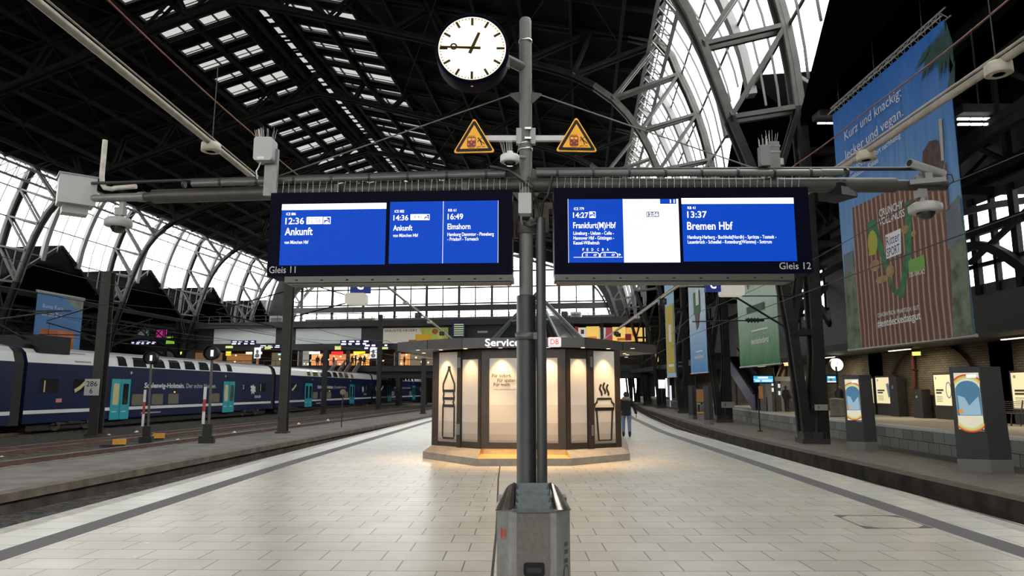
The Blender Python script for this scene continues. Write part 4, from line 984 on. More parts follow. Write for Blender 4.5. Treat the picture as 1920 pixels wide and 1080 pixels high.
m_ = MB(); m_.rbox(-.05, .05, -.02, -.0165, zl - .02, zl + .012, .01, 0, 4); part(o, 'latch', m_, mat('latch_dark', (.012, .012, .013), .4, .2))
# louvred sloping lid
zr = bz + .0; yt = dep * .64; zt_ = ony(1001, 906, YB + yt).z
fw0, fw1 = hw + .005, ony(1032, 906, YB + yt).x - bx
m_ = MB(); ns = 4
GAL = mat('zinc_louvre', (.085, .10, .108), .5, .3, .25, 18)
for i in range(ns):
    t0, t1 = i / ns, (i + 1) / ns
    w0, w1 = lerp(fw0 - .03, fw1 - .015, t0), lerp(fw0 - .03, fw1 - .015, t1)
    y0, y1 = lerp(-.03, yt, t0), lerp(-.03, yt, t1); z0, z1 = lerp(zr + .015, zt_, t0), lerp(zr + .015, zt_, t1)
    m_.poly([(-w0, y0, z0), (w0, y0, z0), (w1 * .82, y1 - .01, z1 - .055), (-w1 * .82, y1 - .01, z1 - .055)])
    m_.poly([(-w1, y1, z1), (-w1 * .82, y1 - .01, z1 - .055), (w1 * .82, y1 - .01, z1 - .055), (w1, y1, z1)])
    m_.poly([(w0, y0, z0), (w1, y1, z1), (w1 * .82, y1 - .01, z1 - .055)]); m_.poly([(-w0, y0, z0), (-w1 * .82, y1 - .01, z1 - .055), (-w1, y1, z1)])
m_.box(-fw0 + .015, fw0 - .015, -.045, -.03, zr - .002, zr + .02)
m_.box(-fw1, fw1, yt, yt + .02, zr, zt_); part(t, 'louvres', m_, GAL)
POL = mat('polished_bin_hood', (.42, .36, .32), .16, .9, .45, 5)
for s_ in (-1, 1):
    m_ = MB(); n = 8; A = []; B = []
    for i in range(n + 1):
        u = i / n; xo = s_ * lerp(fw0 - .012, hW + .012, u); A.append((xo, -.04 + .17 * u ** 1.5, zr + .012 - .03 * u ** 2)); xi = s_ * lerp(fw1 - .0, fw1 + .055, u); B.append((xi, yt - .0, zt_ - .03 * u ** 2))
    vs = A + B; m_.add(vs, [(i, i + 1, n + 2 + i, n + 1 + i) for i in range(n)], 0, True)
    m_.poly([A[-1], (s_ * (hW + .012), dep * .7, zr - .018), B[-1]])
    m_.beam(A[0], B[0], .012, .012)
    part(t, 'hood', m_, POL)
m_ = MB(); m_.prism([(-hW, yt + .02), (hW, yt + .02), (hW, dep - .02), (-hW, dep - .02)], bz - .01, bz + .03); part(t, 'rear_cap', m_, STAIN2)
# side logo and recycling lettering
MS = Matrix.Translation((-hW - .002, .30, 0)) @ Matrix.Rotation(R(-90), 4, 'Z')
RED = mat('logo_red', (.55, .05, .03), .5)
c0, c1 = (-hw - .022, .008), (-hW - .003, .128)
def side_frame(a, b, zc):
    d = Vector((b[0] - a[0], b[1] - a[1], 0)); L = d.length; ang = math.atan2(d.y, d.x)
    return Matrix.Translation((a[0], a[1], zc)) @ Matrix.Rotation(ang, 4, 'Z'), L
Mf, L = side_frame((-hW, .13), (-hw - .02, .01), bz - .20)
m_ = MB(); x0, x1 = L * .38, L * .74
m_.line([(x0, 0), (x1, 0), (x1, .075), (x0, .075)], .007, 0, -.004, True); m_.text('DB', x0 + .006, .016, .044, 0, x1 - .006, -.004, .02); m_.xf(Mf); part(t, 'logo', m_, RED)
Mf, L = side_frame((hw + .02, .01), (hW, .13), bz - .45)
m_ = MB()
def vtext(s, x, z0, z1, w_):
    i0 = len(m_.v); m_.text(s, 0, 0, w_, 0, z1 - z0, -.004, .01); m_.xf(Matrix.Translation((x, 0, z0)) @ Matrix.Rotation(R(-90), 4, 'Y'), i0)
for zz in (.09, .15, .20): m_.rect(L * .42, L * .72, zz, zz + .03, 0, -.004)
m_.xf(Mf); part(t, 'stencil_lettering', m_, mat('stencil_dark', (.06, .055, .05), .6)); m_ = MB()
m_.line([(L * .57 + .03 * math.cos(2 * PI * i / 16), .02 + .055 * math.sin(2 * PI * i / 16)) for i in range(16)], .012, 0, -.004, True)
m_.xf(Mf); part(t, 'stencil_marks', m_, mat('stencil_dark', (.06, .055, .05), .6))

# ================================================================== kiosk
def gp(px, py, z): q = onz(px, py, z); return (q.x, q.y)
KW = [gp(810, 834, .31), gp(902, 841, .31), gp(1062, 843, .31), gp(1165, 838, .31)]
ctr = ((KW[1][0] + KW[2][0]) / 2, (KW[1][1] + KW[2][1]) / 2)
fd = Vector((KW[2][0] - KW[1][0], KW[2][1] - KW[1][1])).normalized(); nb = Vector((-fd.y, fd.x))   # nb: into the kiosk
DEPTH = 6.4
def mirror(p):   # mirrored across the kiosk's middle line
    v = Vector((p[0] - ctr[0], p[1] - ctr[1])); return (p[0] + nb.x * 2 * (DEPTH / 2 - v.dot(nb)), p[1] + nb.y * 2 * (DEPTH / 2 - v.dot(nb)))
t = thing('kiosk', 'brown polygonal service kiosk with lit cream panels on the pale platform', 'kiosk', (ctr[0], ctr[1], 0))
BRZ = mat('kiosk_bronze', (.030, .0225, .0165), .45, .2, .15, 8); BRZ2 = mat('kiosk_bronze_dark', (.02, .016, .013), .42, .3)
FASC = mat('kiosk_fascia', (.050, .048, .047), .45, .2); SOFF = mat('kiosk_soffit', (.20, .19, .175), .5)
wall = KW + [mirror(p) for p in KW[::-1]]
ZW = 2.74
m_ = MB(); m_.prism([(lerp(p[0], ctr[0] + nb.x * DEPTH / 2, .05), lerp(p[1], ctr[1] + nb.y * DEPTH / 2, .05)) for p in wall], .1, ZW); part(t, 'core', m_, BRZ2, True)
# base with sloping skirts
B0 = [gp(792.5, 859, 0), gp(894, 874, 0), gp(1071.5, 873.5, 0), gp(1181.5, 863, 0)]
b_out = B0 + [mirror(p) for p in B0[::-1]]
CONC = mat('kiosk_base_concrete', (.21, .20, .185), .7, 0, .15, 6)
n = 8; m_ = MB(); zb = .165
for i in range(n):
    a, b = b_out[i], b_out[(i + 1) % n]; c, d = wall[(i + 1) % n], wall[i]
    m_.poly([(a[0], a[1], 0), (b[0], b[1], 0), (b[0], b[1], zb), (a[0], a[1], zb)])
    if i == 1:
        continue
    m_.poly([(a[0], a[1], zb), (b[0], b[1], zb), (c[0], c[1], .31), (d[0], d[1], .31)])
part(t, 'base', m_, CONC, True)
m_ = MB(); a, b, c, d = b_out[1], b_out[2], wall[2], wall[1]
m_.poly([(a[0], a[1], zb - .01), (b[0], b[1], zb - .01), (c[0], c[1], zb + .02), (d[0], d[1], zb + .02)]); m_.poly([(d[0], d[1], zb), (c[0], c[1], zb), (c[0], c[1], .33), (d[0], d[1], .33)])
m_.poly([(a[0], a[1], zb), (d[0], d[1], .31), (d[0], d[1], zb)]); m_.poly([(b[0], b[1], zb), (c[0], c[1], .31), (c[0], c[1], zb)])
part(t, 'door_step', m_, mat('brass_step', (.66, .46, .20), .34, .35, .12, 10), True)  # brass lightened to carry the reflected lamp glow
# facet helper
def facet(i): 
    a, b = wall[i], wall[i + 1]; d = Vector((b[0] - a[0], b[1] - a[1], 0)); return Matrix.Translation((a[0], a[1], 0)) @ Matrix.Rotation(math.atan2(d.y, d.x), 4, 'Z'), d.length
def fx(i, px, py=750):
    a, b = wall[i], wall[i + 1]; P = onv(px, py, a, (-(b[1] - a[1]), b[0] - a[0])); return math.hypot(P.x - a[0], P.y - a[1]), P.z
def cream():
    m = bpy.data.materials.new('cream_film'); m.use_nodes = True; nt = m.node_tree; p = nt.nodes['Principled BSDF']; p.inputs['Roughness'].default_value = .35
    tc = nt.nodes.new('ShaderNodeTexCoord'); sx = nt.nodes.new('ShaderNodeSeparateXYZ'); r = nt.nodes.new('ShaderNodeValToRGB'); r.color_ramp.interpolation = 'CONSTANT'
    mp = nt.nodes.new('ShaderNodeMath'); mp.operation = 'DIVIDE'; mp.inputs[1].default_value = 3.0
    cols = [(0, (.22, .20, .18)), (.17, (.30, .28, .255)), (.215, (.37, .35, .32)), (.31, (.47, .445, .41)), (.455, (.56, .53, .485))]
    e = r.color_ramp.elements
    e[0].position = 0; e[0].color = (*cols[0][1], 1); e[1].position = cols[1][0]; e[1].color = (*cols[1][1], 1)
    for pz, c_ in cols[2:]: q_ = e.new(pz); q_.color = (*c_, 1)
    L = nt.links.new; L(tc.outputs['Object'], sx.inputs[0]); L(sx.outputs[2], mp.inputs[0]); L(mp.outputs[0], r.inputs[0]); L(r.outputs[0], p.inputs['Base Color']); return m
CREAM = cream(); LINE = mat('pictogram_black', (.012, .010, .008), .5)
def kpart(name, m_, mats, Mf, **k): m_.xf(Mf); return part(t, name, m_, mats, True, **k)
def bottle(m_, x0, x1, z0, z1, wd):
    w_, h_ = x1 - x0, z1 - z0; cx = (x0 + x1) / 2; P = lambda u, v: (cx + u * w_ / 2, z0 + v * h_)
    L = [P(-.14, .945), P(-.3, .9), P(-.75, .80), P(-.97, .755), (P(-1, .72)), P(-1, .655), P(-.86, .62), P(-.96, .565), P(-.96, .54), P(-.80, .50), P(-.96, .455), P(-1, .43), P(-1, .04), P(-.9, .01)]
    Rr = [(2 * cx - a, b) for a, b in L[::-1]]
    m_.line(L + Rr, wd, 0, -.028); m_.line([L[0], Rr[-1]], wd, 0, -.028); m_.rect(*[P(-.24, 0)[0], P(.24, 0)[0], P(0, .93)[1], P(0, 1.0)[1]], 0, -.029)
    for v in (.655, .55, .45): m_.line([P(-.98, v), P(.98, v)], wd * 1.3, 0, -.028)
def cup(m_, x0, x1, z0, z1, wd):
    w_, h_ = x1 - x0, z1 - z0; cx = (x0 + x1) / 2; P = lambda u, v: (cx + u * w_ / 2, z0 + v * h_)
    m_.line([P(-.84, .53), P(-.66, .0), P(.66, .0), P(.84, .53)], wd, 0, -.028)
    m_.line([P(-1, .545), P(1, .545), P(1, .625), P(.8, .655), P(.72, .72), P(-.72, .72), P(-.8, .655), P(-1, .625)], wd, 0, -.028, True); m_.line([P(-1, .54), P(1, .54)], wd * 1.5, 0, -.028)
    for k_, dz in ((-.36, 0), (0, .03), (.36, 0)):
        m_.line([P(k_ + .1 * math.sin(i / 10 * 2 * PI + .6), .775 + dz + .20 * i / 10) for i in range(11)], wd, 0, -.028)
# left facet
Mf, L = facet(0); m_ = MB(); xs = [fx(0, p)[0] for p in (810, 823.5, 859, 866.5, 868, 898.5, 902)]
m_.box(0, xs[1], -.02, .03, .31, ZW); m_.box(xs[2], xs[3], -.05, .03, .30, ZW); m_.box(xs[5] - .02, L, -.03, .03, .31, ZW); m_.box(xs[1], xs[2], -.01, .03, .31, .42); m_.box(xs[3], xs[5], -.025, .03, .31, .46); m_.box(xs[3], xs[5], -.025, .03, 2.50, ZW)
kpart('frame', m_, BRZ, Mf)
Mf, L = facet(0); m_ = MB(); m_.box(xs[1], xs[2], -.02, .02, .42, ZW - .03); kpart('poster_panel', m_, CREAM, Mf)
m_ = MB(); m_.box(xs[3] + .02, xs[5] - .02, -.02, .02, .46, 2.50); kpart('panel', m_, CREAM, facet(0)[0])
m_ = MB(); x0, zz0 = fx(0, 831, 822); x1, zz1 = fx(0, 854, 686); bottle(m_, x0, x1, zz0, zz1, .055); kpart('bottle_outline', m_, LINE, facet(0)[0])
m_ = MB()
for z in (.62, 2.30): m_.box(xs[2] + .02, xs[3] - .01, -.075, -.05, z, z + .26); 
kpart('hinge', m_, mat('hinge_steel', (.22, .22, .21), .35, .6), facet(0)[0])
# front doors
Mf, L = facet(1); xs = [fx(1, p)[0] for p in (902, 917.5, 1046, 1062)]; m_ = MB()
m_.box(0, xs[1], -.03, .05, .31, ZW); m_.box(xs[2], L, -.03, .05, .31, ZW); m_.box(0, L, -.025, .05, .31, .46); m_.box(0, L, -.025, .05, 2.52, ZW)
xm = L / 2; m_.box(xm - .09, xm + .09, -.03, .05, .31, ZW); kpart('door_frame', m_, BRZ, Mf)
for a, b in ((xs[1], xm - .09), (xm + .09, xs[2])):
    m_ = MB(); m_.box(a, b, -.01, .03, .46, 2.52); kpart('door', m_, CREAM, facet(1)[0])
m_ = MB(); h_ = .095
for s_, pa, pb, py in (('Für sofort.', 923, 959, 707), ('Für später.', 933, 968, 716), ('Für mich.', 926, 957.5, 724)):
    x0, z_ = fx(1, pa, py); x1, _ = fx(1, pb, py); m_.text(s_, x0, z_, .082, 0, x1, -.028, .010)
x0, z_ = fx(1, 926, 731.5); x1, _ = fx(1, 968, 731.5); m_.text('www.servicestore.com', x0, z_, .034, 0, x1, -.028)
kpart('lettering', m_, LINE, facet(1)[0])
# right facet
xs = [fx(2, p)[0] for p in (1062, 1067.5, 1100.5, 1106, 1112, 1152, 1165)]; Mf, L = facet(2); m_ = MB()
m_.box(0, xs[1] + .02, -.03, .03, .31, ZW); m_.box(xs[2], xs[4], -.05, .03, .30, ZW); m_.box(xs[5], L, -.02, .03, .31, ZW); m_.box(xs[4], xs[5], -.01, .03, .31, .42); m_.box(xs[1], xs[2], -.025, .03, .31, .46); m_.box(xs[1], xs[2], -.025, .03, 2.50, ZW); kpart('frame', m_, BRZ, Mf)
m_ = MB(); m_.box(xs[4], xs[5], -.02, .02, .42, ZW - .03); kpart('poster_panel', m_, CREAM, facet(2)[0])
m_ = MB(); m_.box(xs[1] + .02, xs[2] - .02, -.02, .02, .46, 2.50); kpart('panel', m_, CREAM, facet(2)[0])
m_ = MB(); x0, zz0 = fx(2, 1115.5, 826); x1, zz1 = fx(2, 1149, 718); cup(m_, x0, x1, zz0, zz1, .055); kpart('cup_outline', m_, LINE, facet(2)[0])
m_ = MB()
for z in (.62, 2.30): m_.box(xs[3] - .01, xs[3] + .05, -.075, -.05, z, z + .26)
kpart('hinge', m_, mat('hinge_steel', (.22, .22, .21), .35, .6), facet(2)[0])
# remaining walls
m_ = MB()
for i in range(3, 8):
    a, b = wall[i], wall[(i + 1) % 8]; m_.poly([(a[0], a[1], .31), (b[0], b[1], .31), (b[0], b[1], ZW), (a[0], a[1], ZW)])
part(t, 'rear_walls', m_, BRZ, True)
# canopy
CZ0, CZ1 = 2.76, 3.0
CN = [gp(745, 656.5, CZ0), gp(801, 655, CZ0), gp(866, 652, CZ0), gp(1097, 651, CZ0), gp(1168, 657.5, CZ0), gp(1231, 663, CZ0)]
CN[0] = gp(745, 659, CZ0); CN = CN + [mirror(CN[5]), mirror(CN[4]), mirror(CN[3]), mirror(CN[2]), mirror(CN[1]), mirror(CN[0])]
m_ = MB(); nC = len(CN)
for i in range(nC):
    a, b = CN[i], CN[(i + 1) % nC]; m_.poly([(a[0], a[1], CZ0), (b[0], b[1], CZ0), (b[0], b[1], CZ1), (a[0], a[1], CZ1)])
m_.poly([(p[0], p[1], CZ1) for p in CN]); part(t, 'canopy', m_, FASC, True)
m_ = MB(); m_.poly([(p[0], p[1], CZ0 + .01) for p in CN[::-1]]); part(t, 'soffit', m_, SOFF, True)
m_ = MB()
for p in CN[1:5]: m_.box(p[0] - .006, p[0] + .006, p[1] - .012, p[1] + .05, CZ0, CZ1)
part(t, 'fascia_joints', m_, BLACK, True)
# glass lantern on the roof
ap = Vector((ctr[0] + nb.x * DEPTH / 2, ctr[1] + nb.y * DEPTH / 2, 0)); az = ony(990, 556, ap.y).z
rr = [(917, 632), (1062, 632)]
m_ = MB(); gl = MB(); Pn = []
for i in range(8):
    a = 2 * PI * (i + .5) / 8; Pn.append(Vector((ap.x + 1.55 * math.cos(a), ap.y + 1.55 * math.sin(a), CZ1 + .02)))
A_ = Vector((ap.x, ap.y, az + .1))
for i in range(8):
    b = Pn[(i + 1) % 8]; m_.beam(Pn[i], A_, .06, .09); m_.beam(Pn[i], b, .09, .12); gl.poly([Pn[i], b, A_])
    q1, q2 = Pn[i].lerp(A_, .45), b.lerp(A_, .45); m_.beam(q1, q2, .04, .05)
part(t, 'lantern_frame', m_, mat('lantern_frame', (.10, .11, .11), .45, .4), True); part(t, 'lantern_glass', gl, CLEAR, True)
# illuminated name sign
a, b = CN[2], CN[3]; d = Vector((b[0] - a[0], b[1] - a[1], 0)); Mc = Matrix.Translation((a[0], a[1], 0)) @ Matrix.Rotation(math.atan2(d.y, d.x), 4, 'Z')
def cx2(px, py): P = onv(px, py, a, (-(b[1] - a[1]), b[0] - a[0])); return math.hypot(P.x - a[0], P.y - a[1]), P.z
x0, z0 = cx2(910, 649); x1, _ = cx2(1024, 649); m_ = MB(); m_.text('Servicestore', x0, z0, .175, 0, x1, -.05, .014); m_.xf(Mc); part(t, 'sign_letters', m_, em('sign_white', (1, 1, 1), 1.8), True)
x0, z0 = cx2(1028, 650.5); x1, z1 = cx2(1052, 632.5); m_ = MB(); m_.rbox(x0, x1, -.05, -.005, z0, z1, .035, 0, 4); m_.xf(Mc); o = part(t, 'logo_box', m_, em('logo_white', (1, .93, .93), 1.05), True)
m_ = MB(); g = .02; m_.line([(x0 + g, z0 + g), (x1 - g, z0 + g), (x1 - g, z1 - g), (x0 + g, z1 - g)], .012, 0, -.053, True); m_.text('DB', x0 + .055, z0 + .06, .125, 0, x1 - .055, -.053, .015); m_.xf(Mc); part(o, 'logo_letters', m_, em('logo_red_lit', (.75, .06, .06), .9), True, base=t)
# downlights in the soffit: discs and their own spot lamps
dl = []
WARM = (1.0, .60, .25)
def dlight(x, y, p, tx, ty, tz=1.0, size=R(62)):
    m_ = MB(); m_.lathe([(.055, -.012), (.05, -.014), (0, -.014)], c=(x, y, CZ0 + .012), n=12); dl.append(part(t, 'downlight', m_, em('downlight_glow', (1, .75, .42), 4.0), True))
    if p: spot('downlight_lamp', (x, y, CZ0 - .02), (tx, ty, tz), p, WARM, size, .8)
def inset(i, px, dist):
    a_, b_ = wall[i], wall[i + 1]; dd = Vector((b_[0] - a_[0], b_[1] - a_[1])).normalized(); nn = Vector((dd.y, -dd.x)); xx = fx(i, px)[0]
    base_ = Vector(a_) + dd * xx; q_ = base_ + nn * dist; return q_.x, q_.y, base_.x + nn.x * .12, base_.y + nn.y * .12
KP = 15 
for i, px, k_ in ((0, 838, 1), (0, 884, .8), (1, 941, 1.3), (1, 1030, 1.3), (2, 1084, .8), (2, 1132, 1.1)):
    x, y, tx, ty = inset(i, px, .24); dlight(x, y, KP * k_, tx, ty, 0.0, R(80))
for i, px in ((1, 925), (1, 1050), (0, 815), (2, 1160)):
    x, y, tx, ty = inset(i, px, .62); dlight(x, y, KP * (2.4 if i == 1 else 1.0), x, y - .1, 0, R(75 if i == 1 else 95))
for q_ in ((CN[5][0] - .7, CN[5][1] + .8), (CN[5][0] - .5, CN[5][1] + 2.2), (CN[0][0] + .6, CN[0][1] + .9), (CN[5][0] - .9, CN[5][1] + .1)): dlight(q_[0], q_[1], KP * .35, q_[0], q_[1], 0, R(100))
KIOSK = t

# access cover let into the slabs
Q = [onz(*p) for p in ((1624, 991), (1749, 990), (1682, 967), (1565, 966))]
cq = (Q[0] + Q[2]) / 2; t = thing('access_cover', 'slab-filled access cover with dark metal corners in the right platform floor', 'cover', (cq.x, cq.y, 0))
L_ = [q - cq for q in Q]; m_ = MB()
for a, b in zip(L_, L_[1:] + L_[:1]): m_.beam(Vector((a.x, a.y, .001)), Vector((b.x, b.y, .001)), .018, .004)
part(t, 'frame', m_, mat('cover_frame', (.09, .088, .085), .5, .3))
for i in range(4):
    a, b, c = L_[i], L_[i - 1], L_[(i + 1) % 4]; m_ = MB(); p = lambda v: (v.x, v.y, .002)
    m_.ext([p(a), p(a + (c - a).normalized() * .19), p(a + (b - a).normalized() * .19)], (0, 0, .003)); part(t, 'corner_plate', m_, mat('cover_frame', (.09, .088, .085), .5, .3))
for px, py in ((305, 997), (275, 1019), (252, 1045)):
    b = onz(px, py, .001); m_ = MB(); m_.ext([(-.03, -.01, 0), (.01, -.025, .0), (.035, .0, 0), (.0, .025, 0)], (0, 0, .004)); solo('paper_scrap', m_, WHITE, 'tiny white paper scrap on the pale slabs left of the bin', 'litter', 'paper scraps on the platform', b)
# ================================================================== people
def skin_body(name, J, E_, rad, mats, parent, root=0, sub=1):
    me = bpy.data.meshes.new(name); me.from_pydata([tuple(j) for j in J], E_, []); me.update()
    o = bpy.data.objects.new(name, me); C.objects.link(o)
    o.modifiers.new('skin', 'SKIN'); s = o.modifiers.new('sub', 'SUBSURF'); s.levels = sub; s.render_levels = sub
    if not me.skin_vertices: me.attributes.new if False else None
    for i, sv in enumerate(me.skin_vertices[0].data):
        r_ = rad[i]; sv.radius = r_ if isinstance(r_, tuple) else (r_, r_); sv.use_root = (i == root)
    bpy.context.view_layer.update()
    dg = bpy.context.evaluated_depsgraph_get(); nm = bpy.data.meshes.new_from_object(o.evaluated_get(dg)); nm.name = name
    nm.materials.clear()
    for q in mats: nm.materials.append(q)
    nm.polygons.foreach_set('use_smooth', [True] * len(nm.polygons))
    bpy.data.objects.remove(o); bpy.data.meshes.remove(me)
    b = bpy.data.objects.new(name, nm); C.objects.link(b); b.parent = parent; return b
SKIN = mat('skin', (.36, .21, .15), .6); JEANS = mat('blue_jeans', (.17, .23, .33), .8, 0, .2, 12); COAT = mat('black_coat', (.012, .012, .013), .8); FUR = mat('beige_fur', (.28, .21, .14), .95, 0, .3, 40)
HAIR = mat('dark_hair', (.02, .015, .012), .7); BOOT = mat('dark_boots', (.02, .014, .012), .5)
def ring(c, rx, ry, n=12, tilt=0): return [(c[0] + rx * math.cos(2 * PI * i / n), c[1] + ry * math.sin(2 * PI * i / n), c[2] + tilt * math.sin(2 * PI * i / n)) for i in range(n)]
def person(lab, loc, rz_, hgt, legm, coatm, hood=True, arm_out=.0, step=.12, group=None, hairm=None, bootm=None):
    t = thing('person', lab, 'person', loc, rz_, group); s = hgt / 1.70
    V = lambda x, y, z: Vector((x * s, y * s, z * s))
    st = step
    # body: one continuous figure, face towards +Y
    J = [V(0, 0, .95), V(0, 0, 1.15), V(0, -.01, 1.36), V(0, 0, 1.46), V(0, .02, 1.54), V(0, .03, 1.63),
         V(-.10, 0, .90), V(-.11, st * .55, .50), V(-.115, st * .3, .09), V(-.12, st * .3 + .14, .035),
         V(.10, 0, .90), V(.11, -st * .2, .49), V(.115, -st, .10), V(.12, -st + .13, .04),
         V(-.19, 0, 1.37), V(-.25, -.03, 1.10), V(-.25, .08, .88), V(-.25, .11, .80),
         V(.19, 0, 1.37), V(.27 + arm_out * .4, -.03, 1.11), V(.28 + arm_out, .09, .90), V(.29 + arm_out * 1.1, .13, .83)]
    E_ = [(0, 1), (1, 2), (2, 3), (3, 4), (4, 5), (0, 6), (6, 7), (7, 8), (8, 9), (0, 10), (10, 11), (11, 12), (12, 13), (2, 14), (14, 15), (15, 16), (16, 17), (2, 18), (18, 19), (19, 20), (20, 21)]
    rad = [(.14, .10), (.125, .09), (.15, .10), .055, (.08, .095), (.06, .075), .085, .058, .04, .035, .085, .058, .04, .035, .055, .042, .032, .03, .055, .042, .032, .03]
    rad = [(r_[0] * s, r_[1] * s) if isinstance(r_, tuple) else r_ * s for r_ in rad]
    skin_body('body', J, E_, rad, [SKIN], t)
    for q in (17, 21):      # hands: palm, four fingers, thumb
        m_ = MB(); h = J[q]; sg = -1 if q == 17 else 1
        m_.ell((h.x, h.y + .01 * s, h.z - .04 * s), .018 * s, .04 * s, .045 * s, n=8, k=5)
        for i, (dy, ln) in enumerate(((-.028, .06), (-.008, .075), (.014, .08), (.034, .07))):
            b_ = h + V(0, dy + .01, -.07); m_.tube([b_, b_ + V(-sg * .006, .004, -ln * .5), b_ + V(-sg * .022, .006, -ln)], [.0095 * s, .009 * s, .007 * s], 6)
        b_ = h + V(-sg * .008, .045, -.03); m_.tube([b_, b_ + V(-sg * .012, .022, -.025), b_ + V(-sg * .02, .026, -.055)], [.011 * s, .010 * s, .008 * s], 6)
        part(t, 'hand', m_, SKIN)
    # trousers follow the legs
    for a, b, c in ((6, 7, 8), (10, 11, 12)):
        m_ = MB(); pts = [J[a] + V(0, 0, .06), J[a].lerp(J[b], .4), J[b] + V(0, 0, .05), J[b] - V(0, 0, .05), J[b].lerp(J[c], .5), J[c] + V(0, 0, .02)]
        m_.tube(pts, [.108 * s, .096 * s, .074 * s, .070 * s, .066 * s, .056 * s], 12); part(t, 'trouser_leg', m_, legm)
    for c, d in ((8, 9), (12, 13)):
        m_ = MB(); m_.tube([J[c] + V(0, 0, .10), J[c] + V(0, -.005, .0), J[c] + V(0, .0, -.03)], [.058 * s, .056 * s, .05 * s], 10); m_.ell(((J[c].x + J[d].x) / 2, (J[c].y + J[d].y) / 2, J[d].z + .005 * s), .048 * s, .125 * s, .042 * s, n=10, k=6); part(t, 'boot', m_, bootm or BOOT)
    m_ = MB()
    m_.loft([ring(V(0, 0, .80), .20 * s, .145 * s), ring(V(0, 0, .90), .205 * s, .15 * s), ring(V(0, 0, 1.05), .185 * s, .14 * s), ring(V(0, -.01, 1.22), .205 * s, .15 * s), ring(V(0, -.01, 1.36), .205 * s, .14 * s), ring(V(0, 0, 1.43), .14 * s, .11 * s), ring(V(0, 0, 1.47), .075 * s, .08 * s)])
    for q in ((14, 15, 16), (18, 19, 20)):
        p0, p1, p2 = (J[i] for i in q); m_.tube([V(0, 0, 1.37).lerp(p0, .55), p0, p0.lerp(p1, .5), p1, p1.lerp(p2, .5), p2 - V(0, 0, .02)], [.07 * s, .085 * s, .075 * s, .066 * s, .060 * s, .054 * s], 10)
    part(t, 'jacket', m_, coatm)
    if hood:
        m_ = MB(); m_.loft([ring(V(0, -.05, 1.36), .17 * s, .10 * s), ring(V(0, -.06, 1.43), .175 * s, .13 * s, tilt=.02), ring(V(0, -.02, 1.50), .12 * s, .12 * s, tilt=.02), ring(V(0, 0, 1.51), .08 * s, .08 * s)]); part(t, 'fur_hood', m_, FUR)
    m_ = MB(); m_.ell((0, .005 * s, 1.60 * s), .088 * s, .108 * s, .115 * s, n=14, k=9); m_.ell((0, -.03 * s, 1.56 * s), .08 * s, .075 * s, .11 * s, n=12, k=8)
    part(t, 'hair', m_, hairm or HAIR)
    m_ = MB(); m_.ell((0, .075 * s, 1.575 * s), .066 * s, .05 * s, .085 * s, n=12, k=8); m_.ell((0, .128 * s, 1.57 * s), .013 * s, .018 * s, .02 * s, n=6, k=4)
    for sx in (-1, 1): m_.ell((sx * .085 * s, .02 * s, 1.575 * s), .012 * s, .025 * s, .032 * s, n=6, k=4)
    part(t, 'face', m_, SKIN)
    m_ = MB()
    for sx in (-1, 1): m_.ell((sx * .028 * s, .118 * s, 1.595 * s), .011 * s, .008 * s, .006 * s, n=6, k=4)
    m_.ell((0, .118 * s, 1.528 * s), .022 * s, .008 * s, .005 * s, n=6, k=4); part(t, 'eyes_and_mouth', m_, mat('face_dark', (.06, .02, .02), .5))
    return t
q = onz(1175, 819, 0)
person('walking person with fur hooded black jacket and blue jeans beside the kiosk', q, R(-6), 1.66, JEANS, COAT, arm_out=.10, step=.10)
person('person in black standing at the counter on the far right platform', Vector((15.95, 40.6, .45)), R(-60), 1.5, COAT, COAT, hood=False, step=.03)
RC = mat('red_jacket', (.30, .02, .03), .8)
q = Vector((18.2, 76.0, .45))
person('person in a red jacket far down the right platform', q, R(150), 1.7, JEANS, RC, hood=False, step=.05)
q = Vector((19.0 - .9, 38.6, .45))
person('person in a dark coat standing behind the round metal bin', Vector((18.55, 39.6, .45)), R(180), 1.55, COAT, mat('navy_coat', (.012, .014, .022), .8), hood=False, step=.02)
